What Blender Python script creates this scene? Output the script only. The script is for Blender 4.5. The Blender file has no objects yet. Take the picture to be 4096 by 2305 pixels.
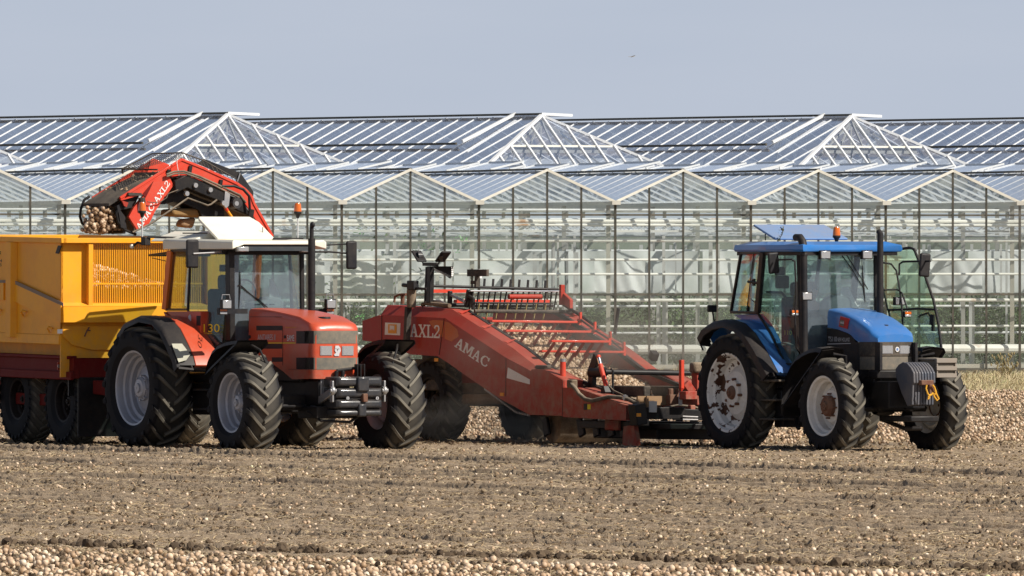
import bpy, bmesh, math, random
import numpy as np
from mathutils import Vector, Matrix
R_ = math.radians
random.seed(7); rng = np.random.default_rng(11)
sc = bpy.context.scene
col = sc.collection

# ------------------------------------------------------------ camera, sky, sun, exposure
CAM_H = 2.6            # eye height of the photographer
FPX = 51300.0          # focal length in pixels of the 4096 px wide photograph (a very long lens)
PITCH = math.atan((1152.5-1060.0)/FPX)
cd = bpy.data.cameras.new('camera'); cam = bpy.data.objects.new('camera', cd); col.objects.link(cam)
cam.location = (0, 0, CAM_H); cam.rotation_euler = (R_(90)-PITCH, 0, 0)
cd.sensor_width = 36; cd.lens = 36*FPX/4096; cd.clip_start = 1; cd.clip_end = 20000
sc.camera = cam
SUN_EL = R_(40); SUN_AZ = R_(119)     # azimuth clockwise from +Y
SUN = Vector((math.sin(SUN_AZ)*math.cos(SUN_EL), math.cos(SUN_AZ)*math.cos(SUN_EL), math.sin(SUN_EL)))
w = bpy.data.worlds.new('World'); sc.world = w; w.use_nodes = True
nt = w.node_tree; nt.nodes.clear()
sky = nt.nodes.new('ShaderNodeTexSky'); sky.sky_type = 'NISHITA'; sky.sun_disc = False
sky.sun_elevation = SUN_EL; sky.sun_rotation = SUN_AZ; sky.air_density = 1.0; sky.dust_density = 1.2; sky.ozone_density = 1.5
tc = nt.nodes.new('ShaderNodeTexCoord'); sx = nt.nodes.new('ShaderNodeSeparateXYZ')
nt.links.new(tc.outputs['Generated'], sx.inputs[0])
# a thin grey-blue band of distant cloud low over the horizon (elevation 0 - 8 degrees)
mr = nt.nodes.new('ShaderNodeMapRange'); mr.inputs[1].default_value = 0.06; mr.inputs[2].default_value = 0.55
mr.inputs[3].default_value = 1.0; mr.inputs[4].default_value = 0.0
nt.links.new(sx.outputs['Z'], mr.inputs[0])
nz = nt.nodes.new('ShaderNodeTexNoise'); nz.inputs['Scale'].default_value = 26; nz.inputs['Detail'].default_value = 5
mp = nt.nodes.new('ShaderNodeMapping'); mp.inputs['Scale'].default_value = (1, 1, 6)
nt.links.new(tc.outputs['Generated'], mp.inputs[0]); nt.links.new(mp.outputs[0], nz.inputs['Vector'])
cr = nt.nodes.new('ShaderNodeMixRGB'); cr.inputs[1].default_value = (7.35, 8.35, 10.1, 1); cr.inputs[2].default_value = (8.25, 9.05, 10.6, 1)
nt.links.new(nz.outputs['Fac'], cr.inputs[0])
mx = nt.nodes.new('ShaderNodeMixRGB'); nt.links.new(mr.outputs[0], mx.inputs[0])
nt.links.new(sky.outputs[0], mx.inputs[1]); nt.links.new(cr.outputs[0], mx.inputs[2])
bg = nt.nodes.new('ShaderNodeBackground'); bg.inputs['Strength'].default_value = 0.05
out = nt.nodes.new('ShaderNodeOutputWorld')
nt.links.new(mx.outputs[0], bg.inputs['Color']); nt.links.new(bg.outputs[0], out.inputs['Surface'])
ld = bpy.data.lights.new('sun', 'SUN'); ld.energy = 5.0; ld.angle = R_(0.53); ld.color = (1.0, 0.94, 0.84)
sun = bpy.data.objects.new('sun', ld); col.objects.link(sun)
sun.rotation_euler = (-SUN).to_track_quat('-Z', 'Y').to_euler(); sun.location = (20, 80, 60)
sc.view_settings.view_transform = 'Standard'; sc.view_settings.look = 'None'
sc.view_settings.exposure = 0.32; sc.view_settings.gamma = 1.0

# ------------------------------------------------------------ survey: reading points of the place off the photograph
ZM = {'s': (0, 0, 1.0), 'd': (0, 0, 2576/4096),
      'z1': (0, 800, 1.3808), 'z2': (400, 850, 2.4165), 'z3': (750, 1150, 2.071), 'z4': (300, 580, 3.0306), 'z5': (1400, 950, 2.231),
      'y1': (2200, 1100, 1.933), 'y2': (2700, 850, 2.0608), 'y3': (2700, 1150, 2.0608), 'y4': (0, 420, 1.84), 'y5': (1400, 420, 1.84),
      'y6': (2700, 420, 1.845), 'a1': (650, 950, 4.143), 'a2': (2950, 950, 4.143), 'a3': (3450, 1350, 3.624), 'a4': (1600, 950, 3.22),
      'a5': (2300, 1400, 3.625), 'a6': (1600, 1450, 2.862), 'a7': (0, 900, 2.9), 'b3': (0, 1380, 3.223), 'b4': (950, 1150, 3.625),
      'b5': (1700, 1050, 4.293), 'b6': (3050, 1100, 3.68)}
def ray(z, u, v):
    a = ZM[z]; U = a[0]+u/a[2]; V = a[1]+v/a[2]
    xc = (U-2048)/FPX; zc = -(V-1152.5)/FPX; c, s = math.cos(PITCH), math.sin(PITCH)
    return Vector((xc, c+s*zc, -s+c*zc))
class Frame:                                     # a machine's own axes: x forward, y to its left, z up
    def __init__(self, ox, oy, head, pitch=0, roll=0, oz=0):
        self.M = Matrix.Translation((ox, oy, oz)) @ Matrix.Rotation(R_(head-90), 4, 'Z') @ Matrix.Rotation(R_(pitch), 4, 'Y') @ Matrix.Rotation(R_(roll), 4, 'X')
        self.I = self.M.inverted(); self.o = self.I @ Vector((0, 0, CAM_H)); self.I3 = self.I.to_3x3()
    def p(self, z, u, v, **k):
        d = self.I3 @ ray(z, u, v); ax, val = list(k.items())[0]; i = 'xyz'.index(ax)
        t = (val-self.o[i])/d[i]; r = self.o+d*t; r[i] = val
        return r
    def xz(self, z, pts, y):
        return [(q.x, q.z) for q in (self.p(z, a, b, y=y) for a, b in pts)]

# ------------------------------------------------------------ mesh builder
class MB:
    def __init__(s): s.v = []; s.f = []
    def add(s, vs, fs):
        n = len(s.v); s.v += [tuple(q) for q in vs]; s.f += [tuple(i+n for i in f) for f in fs]; return s
    def box(s, c, d, rot=None):
        M = Matrix.Rotation(rot[0], 3, rot[1]) if isinstance(rot, tuple) else (rot or Matrix.Identity(3))
        vs = [Vector(c)+M @ Vector((d[0]*.5*i, d[1]*.5*j, d[2]*.5*k)) for i in (-1, 1) for j in (-1, 1) for k in (-1, 1)]
        return s.add(vs, [(0, 1, 3, 2), (4, 6, 7, 5), (0, 4, 5, 1), (2, 3, 7, 6), (0, 2, 6, 4), (1, 5, 7, 3)])
    def bb(s, a, b):
        return s.box([(a[i]+b[i])/2 for i in range(3)], [abs(a[i]-b[i]) for i in range(3)])
    def loft(s, secs, caps=True, ring=True):
        n = len(secs[0]); vs = [p for q in secs for p in q]; fs = []
        for i in range(len(secs)-1):
            for j in range(n if ring else n-1):
                k = (j+1) % n; fs.append((i*n+j, i*n+k, (i+1)*n+k, (i+1)*n+j))
        if caps: fs += [tuple(range(n))[::-1], tuple(range((len(secs)-1)*n, len(secs)*n))]
        return s.add(vs, fs)
    def pry(s, xz, y0, y1): return s.loft([[(x, y0, z) for x, z in xz], [(x, y1, z) for x, z in xz]])
    def prx(s, yz, x0, x1): return s.loft([[(x0, y, z) for y, z in yz], [(x1, y, z) for y, z in yz]])
    def prz(s, xy, z0, z1): return s.loft([[(x, y, z0) for x, y in xy], [(x, y, z1) for x, y in xy]])
    def tube(s, path, r, n=10, caps=True):
        P = [Vector(q) for q in path]; secs = []
        rr = r if isinstance(r, (list, tuple)) else [r]*len(P)
        up = Vector((0.31, 0.17, 0.93)).normalized(); prev = None
        for i, q in enumerate(P):
            t = (P[min(i+1, len(P)-1)]-P[max(i-1, 0)]).normalized()
            if prev is None:
                a = t.cross(up)
                if a.length < .05: a = t.cross(Vector((1, 0, 0)))
                a.normalize()
            else:
                a = prev-t*prev.dot(t); a.normalize()
            prev = a; b = t.cross(a)
            secs.append([q+(a*math.cos(6.28318*k/n)+b*math.sin(6.28318*k/n))*rr[i] for k in range(n)])
        return s.loft(secs, caps)
    def bar(s, a, b, wd, h, up=(0, 0, 1)):            # rectangular bar from a to b
        a = Vector(a); b = Vector(b); t = (b-a).normalized(); u = Vector(up)
        sd = t.cross(u)
        if sd.length < .02: sd = t.cross(Vector((1, 0, 0)))
        sd.normalize(); u = sd.cross(t)
        return s.loft([[q+sd*wd/2*i+u*h/2*j for i, j in ((-1, -1), (1, -1), (1, 1), (-1, 1))] for q in (a, b)])
    def lathe(s, prof, c=(0, 0, 0), n=48, axis='y', a0=0, a1=360):
        full = abs(a1-a0) >= 360; m = n if full else n+1; secs = []
        for r, h in prof:
            q = []
            for k in range(m):
                t = R_(a0+(a1-a0)*k/n); ca, sa = r*math.cos(t), r*math.sin(t)
                q.append({'y': (c[0]+ca, c[1]+h, c[2]+sa), 'z': (c[0]+ca, c[1]+sa, c[2]+h), 'x': (c[0]+h, c[1]+ca, c[2]+sa)}[axis])
            secs.append(q)
        return s.loft(secs, caps=False, ring=full)
    def ell(s, c, r, n=12, m=8):
        pr = [(math.sin(math.pi*i/m), -math.cos(math.pi*i/m)) for i in range(m+1)]
        secs = [[(c[0]+r[0]*a*math.cos(6.28318*k/n), c[1]+r[1]*a*math.sin(6.28318*k/n), c[2]+r[2]*b) for k in range(n)] for a, b in pr]
        return s.loft(secs, caps=False)
    def islands(s):                # separate pieces, pieces that touch counted as one
        n = len(s.v); par = list(range(n))
        def f(a):
            while par[a] != a: par[a] = par[par[a]]; a = par[a]
            return a
        for q in s.f:
            r = f(q[0])
            for i in q[1:]: par[f(i)] = r
        g = {}
        for i in range(n): g.setdefault(f(i), []).append(i)
        B = [[ids, [min(s.v[i][k] for i in ids)-.004 for k in range(3)], [max(s.v[i][k] for i in ids)+.004 for k in range(3)]] for ids in g.values()]
        if len(B) > 60: return None
        ch = True
        while ch:
            ch = False
            for i in range(len(B)):
                for j in range(i+1, len(B)):
                    if all(B[i][1][k] <= B[j][2][k] and B[j][1][k] <= B[i][2][k] for k in range(3)):
                        B[i][0] = B[i][0]+B[j][0]; B[i][1] = [min(a, b) for a, b in zip(B[i][1], B[j][1])]; B[i][2] = [max(a, b) for a, b in zip(B[i][2], B[j][2])]; B.pop(j); ch = True; break
                if ch: break
        return [b[0] for b in B]
    def build(s, name, mat, parent=None, bevel=0, smooth=35, seg=2, split=True):
        if parent is not None and split and len(s.v) < 4000:
            I = s.islands()
            if I and 1 < len(I) < 10:
                first = None
                for ids in I:
                    st = set(ids); mp = {k: j for j, k in enumerate(ids)}; t = MB(); t.v = [s.v[k] for k in ids]; t.f = [tuple(mp[k] for k in q) for q in s.f if q[0] in st]
                    o = t.build(name, mat, parent, bevel, smooth, seg, False); first = first or o
                return first
        me = bpy.data.meshes.new(name); me.from_pydata(s.v, [], s.f)
        bm = bmesh.new(); bm.from_mesh(me)
        bmesh.ops.remove_doubles(bm, verts=bm.verts, dist=1e-5)
        bmesh.ops.recalc_face_normals(bm, faces=bm.faces); bm.to_mesh(me); bm.free()
        if mat: me.materials.append(mat)
        if smooth: me.shade_smooth(); me.set_sharp_from_angle(angle=R_(smooth))
        o = bpy.data.objects.new(name, me); col.objects.link(o)
        if parent: o.parent = parent
        if bevel:
            b = o.modifiers.new('bevel', 'BEVEL'); b.width = bevel; b.segments = seg; b.limit_method = 'ANGLE'; b.angle_limit = R_(40)
            b.harden_normals = False
        return o
def empty(name, M=None, parent=None):
    o = bpy.data.objects.new(name, None); col.objects.link(o); o.empty_display_size = .3
    if parent: o.parent = parent
    if M is not None: o.matrix_local = M
    return o
def tag(o, label=None, cat=None, group=None, kind=None):
    if label: o['label'] = label
    if cat: o['category'] = cat
    if group: o['group'] = group
    if kind: o['kind'] = kind
    return o
def qmesh(name, V, F, mat, smooth=True, attr=None):   # numpy arrays -> one mesh
    me = bpy.data.meshes.new(name); n = F.shape[1]
    me.vertices.add(len(V)); me.vertices.foreach_set('co', V.astype(np.float32).ravel())
    me.loops.add(F.size); me.loops.foreach_set('vertex_index', F.astype(np.int32).ravel())
    me.polygons.add(len(F)); me.polygons.foreach_set('loop_start', np.arange(0, F.size, n, dtype=np.int32))
    me.polygons.foreach_set('use_smooth', np.full(len(F), smooth, dtype=bool))
    me.update(calc_edges=True)
    if attr is not None:
        a = me.attributes.new('tint', 'FLOAT', 'POINT'); a.data.foreach_set('value', attr.astype(np.float32))
    me.materials.append(mat); o = bpy.data.objects.new(name, me); col.objects.link(o); return o

# ------------------------------------------------------------ materials
def newmat(name):
    m = bpy.data.materials.new(name); m.use_nodes = True; nt = m.node_tree
    b = nt.nodes['Principled BSDF']; return m, nt, b
def noise(nt, scale, detail=4, rough=.55, vec=None, stretch=None):
    n = nt.nodes.new('ShaderNodeTexNoise'); n.inputs['Scale'].default_value = scale; n.inputs['Detail'].default_value = detail
    n.inputs['Roughness'].default_value = rough
    t = nt.nodes.new('ShaderNodeTexCoord'); src = t.outputs['Object']
    if stretch:
        mp = nt.nodes.new('ShaderNodeMapping'); mp.inputs['Scale'].default_value = stretch; nt.links.new(src, mp.inputs[0]); src = mp.outputs[0]
    nt.links.new(src, n.inputs['Vector']); return n
def ramp(nt, src, a, b, lo=0.0, hi=1.0):
    m = nt.nodes.new('ShaderNodeMapRange'); m.inputs[1].default_value = a; m.inputs[2].default_value = b
    m.inputs[3].default_value = lo; m.inputs[4].default_value = hi; nt.links.new(src, m.inputs[0]); return m.outputs[0]
def mix(nt, fac, a, b, mode='MIX'):
    m = nt.nodes.new('ShaderNodeMixRGB'); m.blend_type = mode
    for i, q in ((0, fac), (1, a), (2, b)):
        if isinstance(q, (int, float)): m.inputs[i].default_value = q
        elif isinstance(q, tuple): m.inputs[i].default_value = (*q[:3], 1)
        else: nt.links.new(q, m.inputs[i])
    return m.outputs[0]
def math_(nt, op, a, b=None, c=None):
    m = nt.nodes.new('ShaderNodeMath'); m.operation = op
    for i, q in enumerate((a, b, c)):
        if q is None: continue
        if isinstance(q, (int, float)): m.inputs[i].default_value = q
        else: nt.links.new(q, m.inputs[i])
    return m.outputs[0]
DUST = (.30, .235, .17)
def paint(name, rgb, rough=.4, dust=.35, metal=0, coat=.25, bump=0, scale=3.0, second=None, lo=.45, hi=.8, streak=None, spec=.22, low=None):
    m, nt, b = newmat(name)
    n1 = noise(nt, scale, 6, .65, stretch=streak); n2 = noise(nt, scale*9, 4)
    n3 = noise(nt, 70, 3, .7)
    f = math_(nt, 'MULTIPLY', ramp(nt, n1.outputs[0], .38, .72), dust)
    f2 = math_(nt, 'MULTIPLY', ramp(nt, n2.outputs[0], .5, .75), dust*.6)
    c = rgb
    if second: c = mix(nt, ramp(nt, noise(nt, second[1], 6, .6).outputs[0], lo, hi), rgb, second[0])
    geo = nt.nodes.new('ShaderNodeNewGeometry'); sp = nt.nodes.new('ShaderNodeSeparateXYZ'); nt.links.new(geo.outputs['Normal'], sp.inputs[0])
    up = math_(nt, 'MULTIPLY', ramp(nt, sp.outputs['Z'], .3, 1.0), min(.9, dust*.7))   # dust settles on what faces up
    sm = math_(nt, 'ADD', math_(nt, 'ADD', f, f2), up)
    if low:                    # mud splashed up from the field on the lower panels
        tcl = nt.nodes.new('ShaderNodeTexCoord'); sl = nt.nodes.new('ShaderNodeSeparateXYZ'); nt.links.new(tcl.outputs['Object'], sl.inputs[0])
        nl = noise(nt, 7, 6, .7)
        sm = math_(nt, 'ADD', sm, math_(nt, 'MULTIPLY', math_(nt, 'MULTIPLY', ramp(nt, sl.outputs['Z'], low[0], low[1], 1, 0), ramp(nt, nl.outputs[0], .38, .66)), low[2]))
    fs = math_(nt, 'MINIMUM', sm, .92)
    c = mix(nt, fs, c, DUST)
    spk = math_(nt, 'MULTIPLY', ramp(nt, n3.outputs[0], .66, .72), dust*.5)
    c = mix(nt, spk, c, (.12, .09, .06))
    nt.links.new(c, b.inputs['Base Color'])
    b.inputs['Metallic'].default_value = metal; b.inputs['Specular IOR Level'].default_value = spec
    nt.links.new(math_(nt, 'ADD', math_(nt, 'MULTIPLY', fs, .5), rough), b.inputs['Roughness'])
    b.inputs['Coat Weight'].default_value = coat; b.inputs['Coat Roughness'].default_value = .12
    if bump:
        bp = nt.nodes.new('ShaderNodeBump'); bp.inputs['Strength'].default_value = bump; bp.inputs['Distance'].default_value = .01
        nt.links.new(n2.outputs[0], bp.inputs['Height']); nt.links.new(bp.outputs[0], b.inputs['Normal'])
    return m
def glassmat(name, tint, refl=1.0, veil=0.0, veilcol=(.6, .62, .58), rough=.02, base=.04):
    m = bpy.data.materials.new(name); m.use_nodes = True; nt = m.node_tree; nt.nodes.clear()
    o = nt.nodes.new('ShaderNodeOutputMaterial'); tr = nt.nodes.new('ShaderNodeBsdfTransparent'); tr.inputs[0].default_value = (*tint, 1)
    gl = nt.nodes.new('ShaderNodeBsdfGlossy'); gl.inputs['Roughness'].default_value = rough; gl.inputs[0].default_value = (.95, .97, 1, 1)
    lw = nt.nodes.new('ShaderNodeLayerWeight'); lw.inputs[0].default_value = .5      # same from both faces of the pane
    f5 = math_(nt, 'POWER', lw.outputs['Facing'], 5.0)
    f = math_(nt, 'MINIMUM', math_(nt, 'MULTIPLY', math_(nt, 'ADD', math_(nt, 'MULTIPLY', f5, .96), .04), 1.8*refl), .9)
    m1 = nt.nodes.new('ShaderNodeMixShader'); nt.links.new(f, m1.inputs[0]); nt.links.new(tr.outputs[0], m1.inputs[1]); nt.links.new(gl.outputs[0], m1.inputs[2])
    last = m1
    if veil:
        df = nt.nodes.new('ShaderNodeBsdfDiffuse'); df.inputs[0].default_value = (*veilcol, 1)
        tl = nt.nodes.new('ShaderNodeBsdfTranslucent'); tl.inputs[0].default_value = (*veilcol, 1)
        ms = nt.nodes.new('ShaderNodeMixShader'); ms.inputs[0].default_value = .5
        nt.links.new(df.outputs[0], ms.inputs[1]); nt.links.new(tl.outputs[0], ms.inputs[2])
        nn = noise(nt, 1.4, 5, .7, stretch=(1, 1, .35))
        oi = nt.nodes.new('ShaderNodeObjectInfo')          # every pane is veiled in its own measure
        vf = math_(nt, 'MULTIPLY', ramp(nt, nn.outputs[0], .3, .7, veil*.5, veil*1.5), ramp(nt, oi.outputs['Random'], 0, 1, .55, 1.45))
        m2 = nt.nodes.new('ShaderNodeMixShader'); nt.links.new(vf, m2.inputs[0]); nt.links.new(m1.outputs[0], m2.inputs[1]); nt.links.new(ms.outputs[0], m2.inputs[2]); last = m2
    nt.links.new(last.outputs[0], o.inputs['Surface']); return m
M = {}
M['red'] = paint('red_paint', (.50, .050, .013), .3, .14, scale=2, coat=.12, spec=.4, low=(.8, 1.5, .5))
M['red_side'] = M['red']
M['hred'] = paint('harvester_red', (.35, .020, .009), .5, .16, scale=1.3, second=((.25, .018, .010), 1.2), coat=.03, low=(.6, 1.5, .55))
M['hredlit'] = M['hred']
M['hvred'] = paint('elevator_red', (.60, .045, .02), .4, .16, scale=2.5)
M['maroon'] = paint('chassis_maroon', (.13, .007, .006), .6, .05, coat=0, spec=.1)
M['blue'] = paint('blue_paint', (.020, .160, .47), .28, .13, coat=.3, spec=.4, scale=1.6, low=(.9, 1.5, .35))
M['yellow'] = paint('yellow_paint', (.86, .375, .012), .45, .12, coat=.05, scale=1.4, second=((.74, .29, .02), 2.0), streak=(1, 1, .35), low=(1.2, 1.9, .3))
M['yellowstripe'] = paint('grey_dirt_stripe', (.25, .19, .15), .8, .3, coat=0)
M['cream'] = paint('cream_roof', (.80, .76, .64), .5, .12, coat=.1)
M['black'] = paint('black_paint', (.010, .010, .012), .4, .06, coat=0)
M['plastic'] = paint('black_plastic', (.013, .013, .016), .5, .07, coat=0)
M['plastdust'] = paint('dusty_black_plastic', (.028, .026, .025), .6, .32, coat=0)
M['iron'] = paint('weight_iron', (.026, .028, .034), .35, .10, coat=.3, scale=5, bump=.2)
M['ironblue'] = paint('weight_grey', (.07, .08, .105), .5, .22, coat=.1, scale=4)
M['rim_silver'] = paint('rim_silver', (.36, .38, .44), .4, .25, metal=.2, scale=4)
M['rim_white'] = paint('rim_white', (.72, .71, .68), .5, .3, coat=0, scale=3)
M['rim_rust'] = paint('rim_white_rusted', (.72, .71, .68), .5, .15, coat=0, scale=3, second=((.06, .022, .012), 5.5), lo=.535, hi=.55, streak=(1, 1, .45))
M['rust'] = paint('rust', (.13, .05, .03), .7, .35, coat=0, scale=5)
M['steel'] = paint('steel', (.42, .42, .43), .38, .25, metal=.8, coat=0)
M['galv'] = paint('galvanised', (.55, .56, .56), .5, .15, metal=.3, coat=0)
M['chrome'] = paint('chrome', (.85, .85, .86), .12, .02, metal=1, coat=0)
M['rubberhose'] = paint('dusty_hose', (.07, .062, .05), .6, .6, coat=0)
M['brown'] = paint('earth_covered_metal', (.13, .095, .065), .85, .8, coat=0, scale=4, bump=.5)
M['wood'] = paint('old_wood', (.28, .17, .09), .75, .35, coat=0, streak=(1, 8, 8))
M['greywood'] = paint('grey_wood', (.25, .22, .19), .8, .4, coat=0)
M['white'] = paint('white_lettering', (.78, .76, .74), .5, .12, coat=0)
M['greytext'] = paint('pale_lettering', (.5, .5, .52), .5, .1, coat=0)
M['decal_yel'] = paint('yellow_decal', (.75, .6, .02), .5, .1, coat=0)
M['decal_or'] = paint('orange_decal', (.8, .33, .02), .5, .1, coat=0)
M['fade_or'] = paint('faded_orange_patch', (.55, .12, .02), .5, .3, coat=0)
M['grille'] = paint('grille_grey', (.12, .115, .10), .6, .5, coat=0, scale=8)
M['interior'] = paint('cab_trim', (.30, .31, .30), .8, .1, coat=0)
M['interior_dark'] = paint('cab_dark', (.035, .045, .055), .8, .1, coat=0)
M['lampglass'] = paint('lamp_glass', (.62, .62, .62), .18, .1, metal=.8, coat=.8)
def amber(name, c):
    m, nt, b = newmat(name); b.inputs['Base Color'].default_value = (*c, 1); b.inputs['Roughness'].default_value = .15
    b.inputs['Transmission Weight'].default_value = .25; b.inputs['Coat Weight'].default_value = .5; return m
M['amber'] = amber('amber_lens', (.75, .16, .012))
M['cabglass'] = glassmat('cab_glass', (.72, .83, .80), .7, .05, (.22, .27, .33))
M['windscreen'] = glassmat('dusty_windscreen', (.82, .90, .90), .8, .20, (.36, .40, .46))
M['doorglass'] = glassmat('green_door_glass', (.74, .86, .78), .4, .06, (.5, .55, .5))
def tyremat():
    m, nt, b = newmat('tyre_rubber'); t = nt.nodes.new('ShaderNodeTexCoord'); s = nt.nodes.new('ShaderNodeSeparateXYZ'); nt.links.new(t.outputs['Object'], s.inputs[0])
    r = math_(nt, 'SQRT', math_(nt, 'ADD', math_(nt, 'MULTIPLY', s.outputs['X'], s.outputs['X']), math_(nt, 'MULTIPLY', s.outputs['Z'], s.outputs['Z'])))
    at = nt.nodes.new('ShaderNodeAttribute'); at.attribute_type = 'OBJECT'; at.attribute_name = 'tread_radius'
    d = math_(nt, 'SUBTRACT', r, at.outputs['Fac'])
    n = noise(nt, 6, 5, .6)
    f = math_(nt, 'MULTIPLY', ramp(nt, d, -.065, -.005, .04, 1), ramp(nt, n.outputs[0], .25, .7, .6, 1.0))
    c = mix(nt, f, (.011, .011, .014), (.20, .18, .145))
    nt.links.new(c, b.inputs['Base Color']); b.inputs['Roughness'].default_value = .75; b.inputs['Specular IOR Level'].default_value = .12; return m
M['tyre'] = tyremat()
def onionmat(name, dark=1.0):
    m, nt, b = newmat(name); at = nt.nodes.new('ShaderNodeAttribute'); at.attribute_name = 'tint'
    r = nt.nodes.new('ShaderNodeValToRGB'); e = r.color_ramp.elements
    cs = [(0, (.13, .085, .05)), (.2, (.34, .22, .125)), (.5, (.56, .40, .27)), (.75, (.72, .56, .40)), (.93, (.76, .66, .52)), (1.0, (.45, .50, .2))]
    e[0].position = 0; e[0].color = (*cs[0][1], 1); e[1].position = 1; e[1].color = (*cs[-1][1], 1)
    for p, c in cs[1:-1]:
        q = e.new(p); q.color = (*[x*dark for x in c], 1)
    nt.links.new(at.outputs['Fac'], r.inputs[0]); n = noise(nt, 22, 4, .6)
    c = mix(nt, ramp(nt, n.outputs[0], .5, .72, 0, .6), r.outputs[0], (.25, .16, .09))
    nt.links.new(c, b.inputs['Base Color']); b.inputs['Roughness'].default_value = .5; b.inputs['Specular IOR Level'].default_value = .3; return m
M['onion'] = onionmat('onion_skin')
def soilmat():
    m, nt, b = newmat('soil'); n1 = noise(nt, 1.2, 6, .6); n2 = noise(nt, 14, 6, .7); n3 = noise(nt, 45, 4, .7)
    c = mix(nt, ramp(nt, n1.outputs[0], .35, .7), (.245, .177, .118), (.335, .252, .175))
    c = mix(nt, ramp(nt, n2.outputs[0], .42, .62, 0, .7), c, (.40, .31, .22))
    c = mix(nt, ramp(nt, n3.outputs[0], .56, .66, 0, .8), c, (.50, .40, .28))
    c = mix(nt, ramp(nt, n3.outputs[0], .44, .32, 0, .7), c, (.10, .07, .045))
    nt.links.new(c, b.inputs['Base Color']); b.inputs['Roughness'].default_value = .95; b.inputs['Specular IOR Level'].default_value = .1
    bp = nt.nodes.new('ShaderNodeBump'); bp.inputs['Strength'].default_value = .8; bp.inputs['Distance'].default_value = .03
    nt.links.new(n3.outputs[0], bp.inputs['Height']); nt.links.new(bp.outputs[0], b.inputs['Normal']); return m
M['soil'] = soilmat()
def tintmat(name, cols, rough=.9):
    m, nt, b = newmat(name); at = nt.nodes.new('ShaderNodeAttribute'); at.attribute_name = 'tint'
    r = nt.nodes.new('ShaderNodeValToRGB'); e = r.color_ramp.elements
    e[0].position = 0; e[0].color = (*cols[0], 1); e[1].position = 1; e[1].color = (*cols[-1], 1)
    for i, c in enumerate(cols[1:-1]):
        q = e.new((i+1)/(len(cols)-1)); q.color = (*c, 1)
    nt.links.new(at.outputs['Fac'], r.inputs[0]); nt.links.new(r.outputs[0], b.inputs['Base Color']); b.inputs['Roughness'].default_value = rough; b.inputs['Specular IOR Level'].default_value = .1; return m
M['clod'] = tintmat('soil_clods', [(.07, .05, .035), (.15, .108, .07), (.25, .19, .125)])
M['straw'] = tintmat('dry_onion_tops', [(.30, .21, .12), (.48, .36, .21), (.62, .50, .33), (.40, .32, .18)])
M['grass'] = tintmat('dry_grass', [(.38, .30, .16), (.50, .41, .24), (.58, .50, .33), (.22, .25, .09)])
M['crop'] = tintmat('crop_row_leaves', [(.06, .10, .04), (.10, .145, .06), (.13, .17, .08)])
M['leaf'] = tintmat('crop_leaves', [(.035, .08, .025), (.07, .14, .04), (.12, .20, .07), (.16, .22, .12)])

# ------------------------------------------------------------ lettering and flat marks
def map3(bl, br, tl): return lambda x, y: bl+(br-bl)*x+(tl-bl)*y
def mark(name, mat, parent, corners, polys, n, th=.003):
    f = map3(*corners); mb = MB(); n = Vector(n)
    for i, P in enumerate(polys):
        d = n*(th+.0002*(i % 5)); q = [f(x, y) for x, y in P]; mb.loft([q, [p+d for p in q]])
    return mb.build(name, mat, parent, smooth=0)
RECT = [(0, 0), (1, 0), (1, 1), (0, 1)]
def word(name, mat, parent, corners, text, n, th=.003, spacing=1.0):
    cu = bpy.data.curves.new('w', 'FONT'); cu.body = text; cu.size = 1; cu.space_character = spacing
    o = bpy.data.objects.new('w', cu); col.objects.link(o); bpy.context.view_layer.update()
    me = bpy.data.meshes.new_from_object(o.evaluated_get(bpy.context.evaluated_depsgraph_get())); bpy.data.objects.remove(o)
    xs = [v.co.x for v in me.vertices]; ys = [v.co.y for v in me.vertices]; x0, x1, y0, y1 = min(xs), max(xs), min(ys), max(ys)
    f = map3(*corners); n = Vector(n)*th
    for v in me.vertices: v.co = f((v.co.x-x0)/(x1-x0), (v.co.y-y0)/(y1-y0))+n
    me.materials.clear(); me.materials.append(mat); me.name = name
    o = bpy.data.objects.new(name, me); col.objects.link(o); o.parent = parent; return o
s_ = .16
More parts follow.
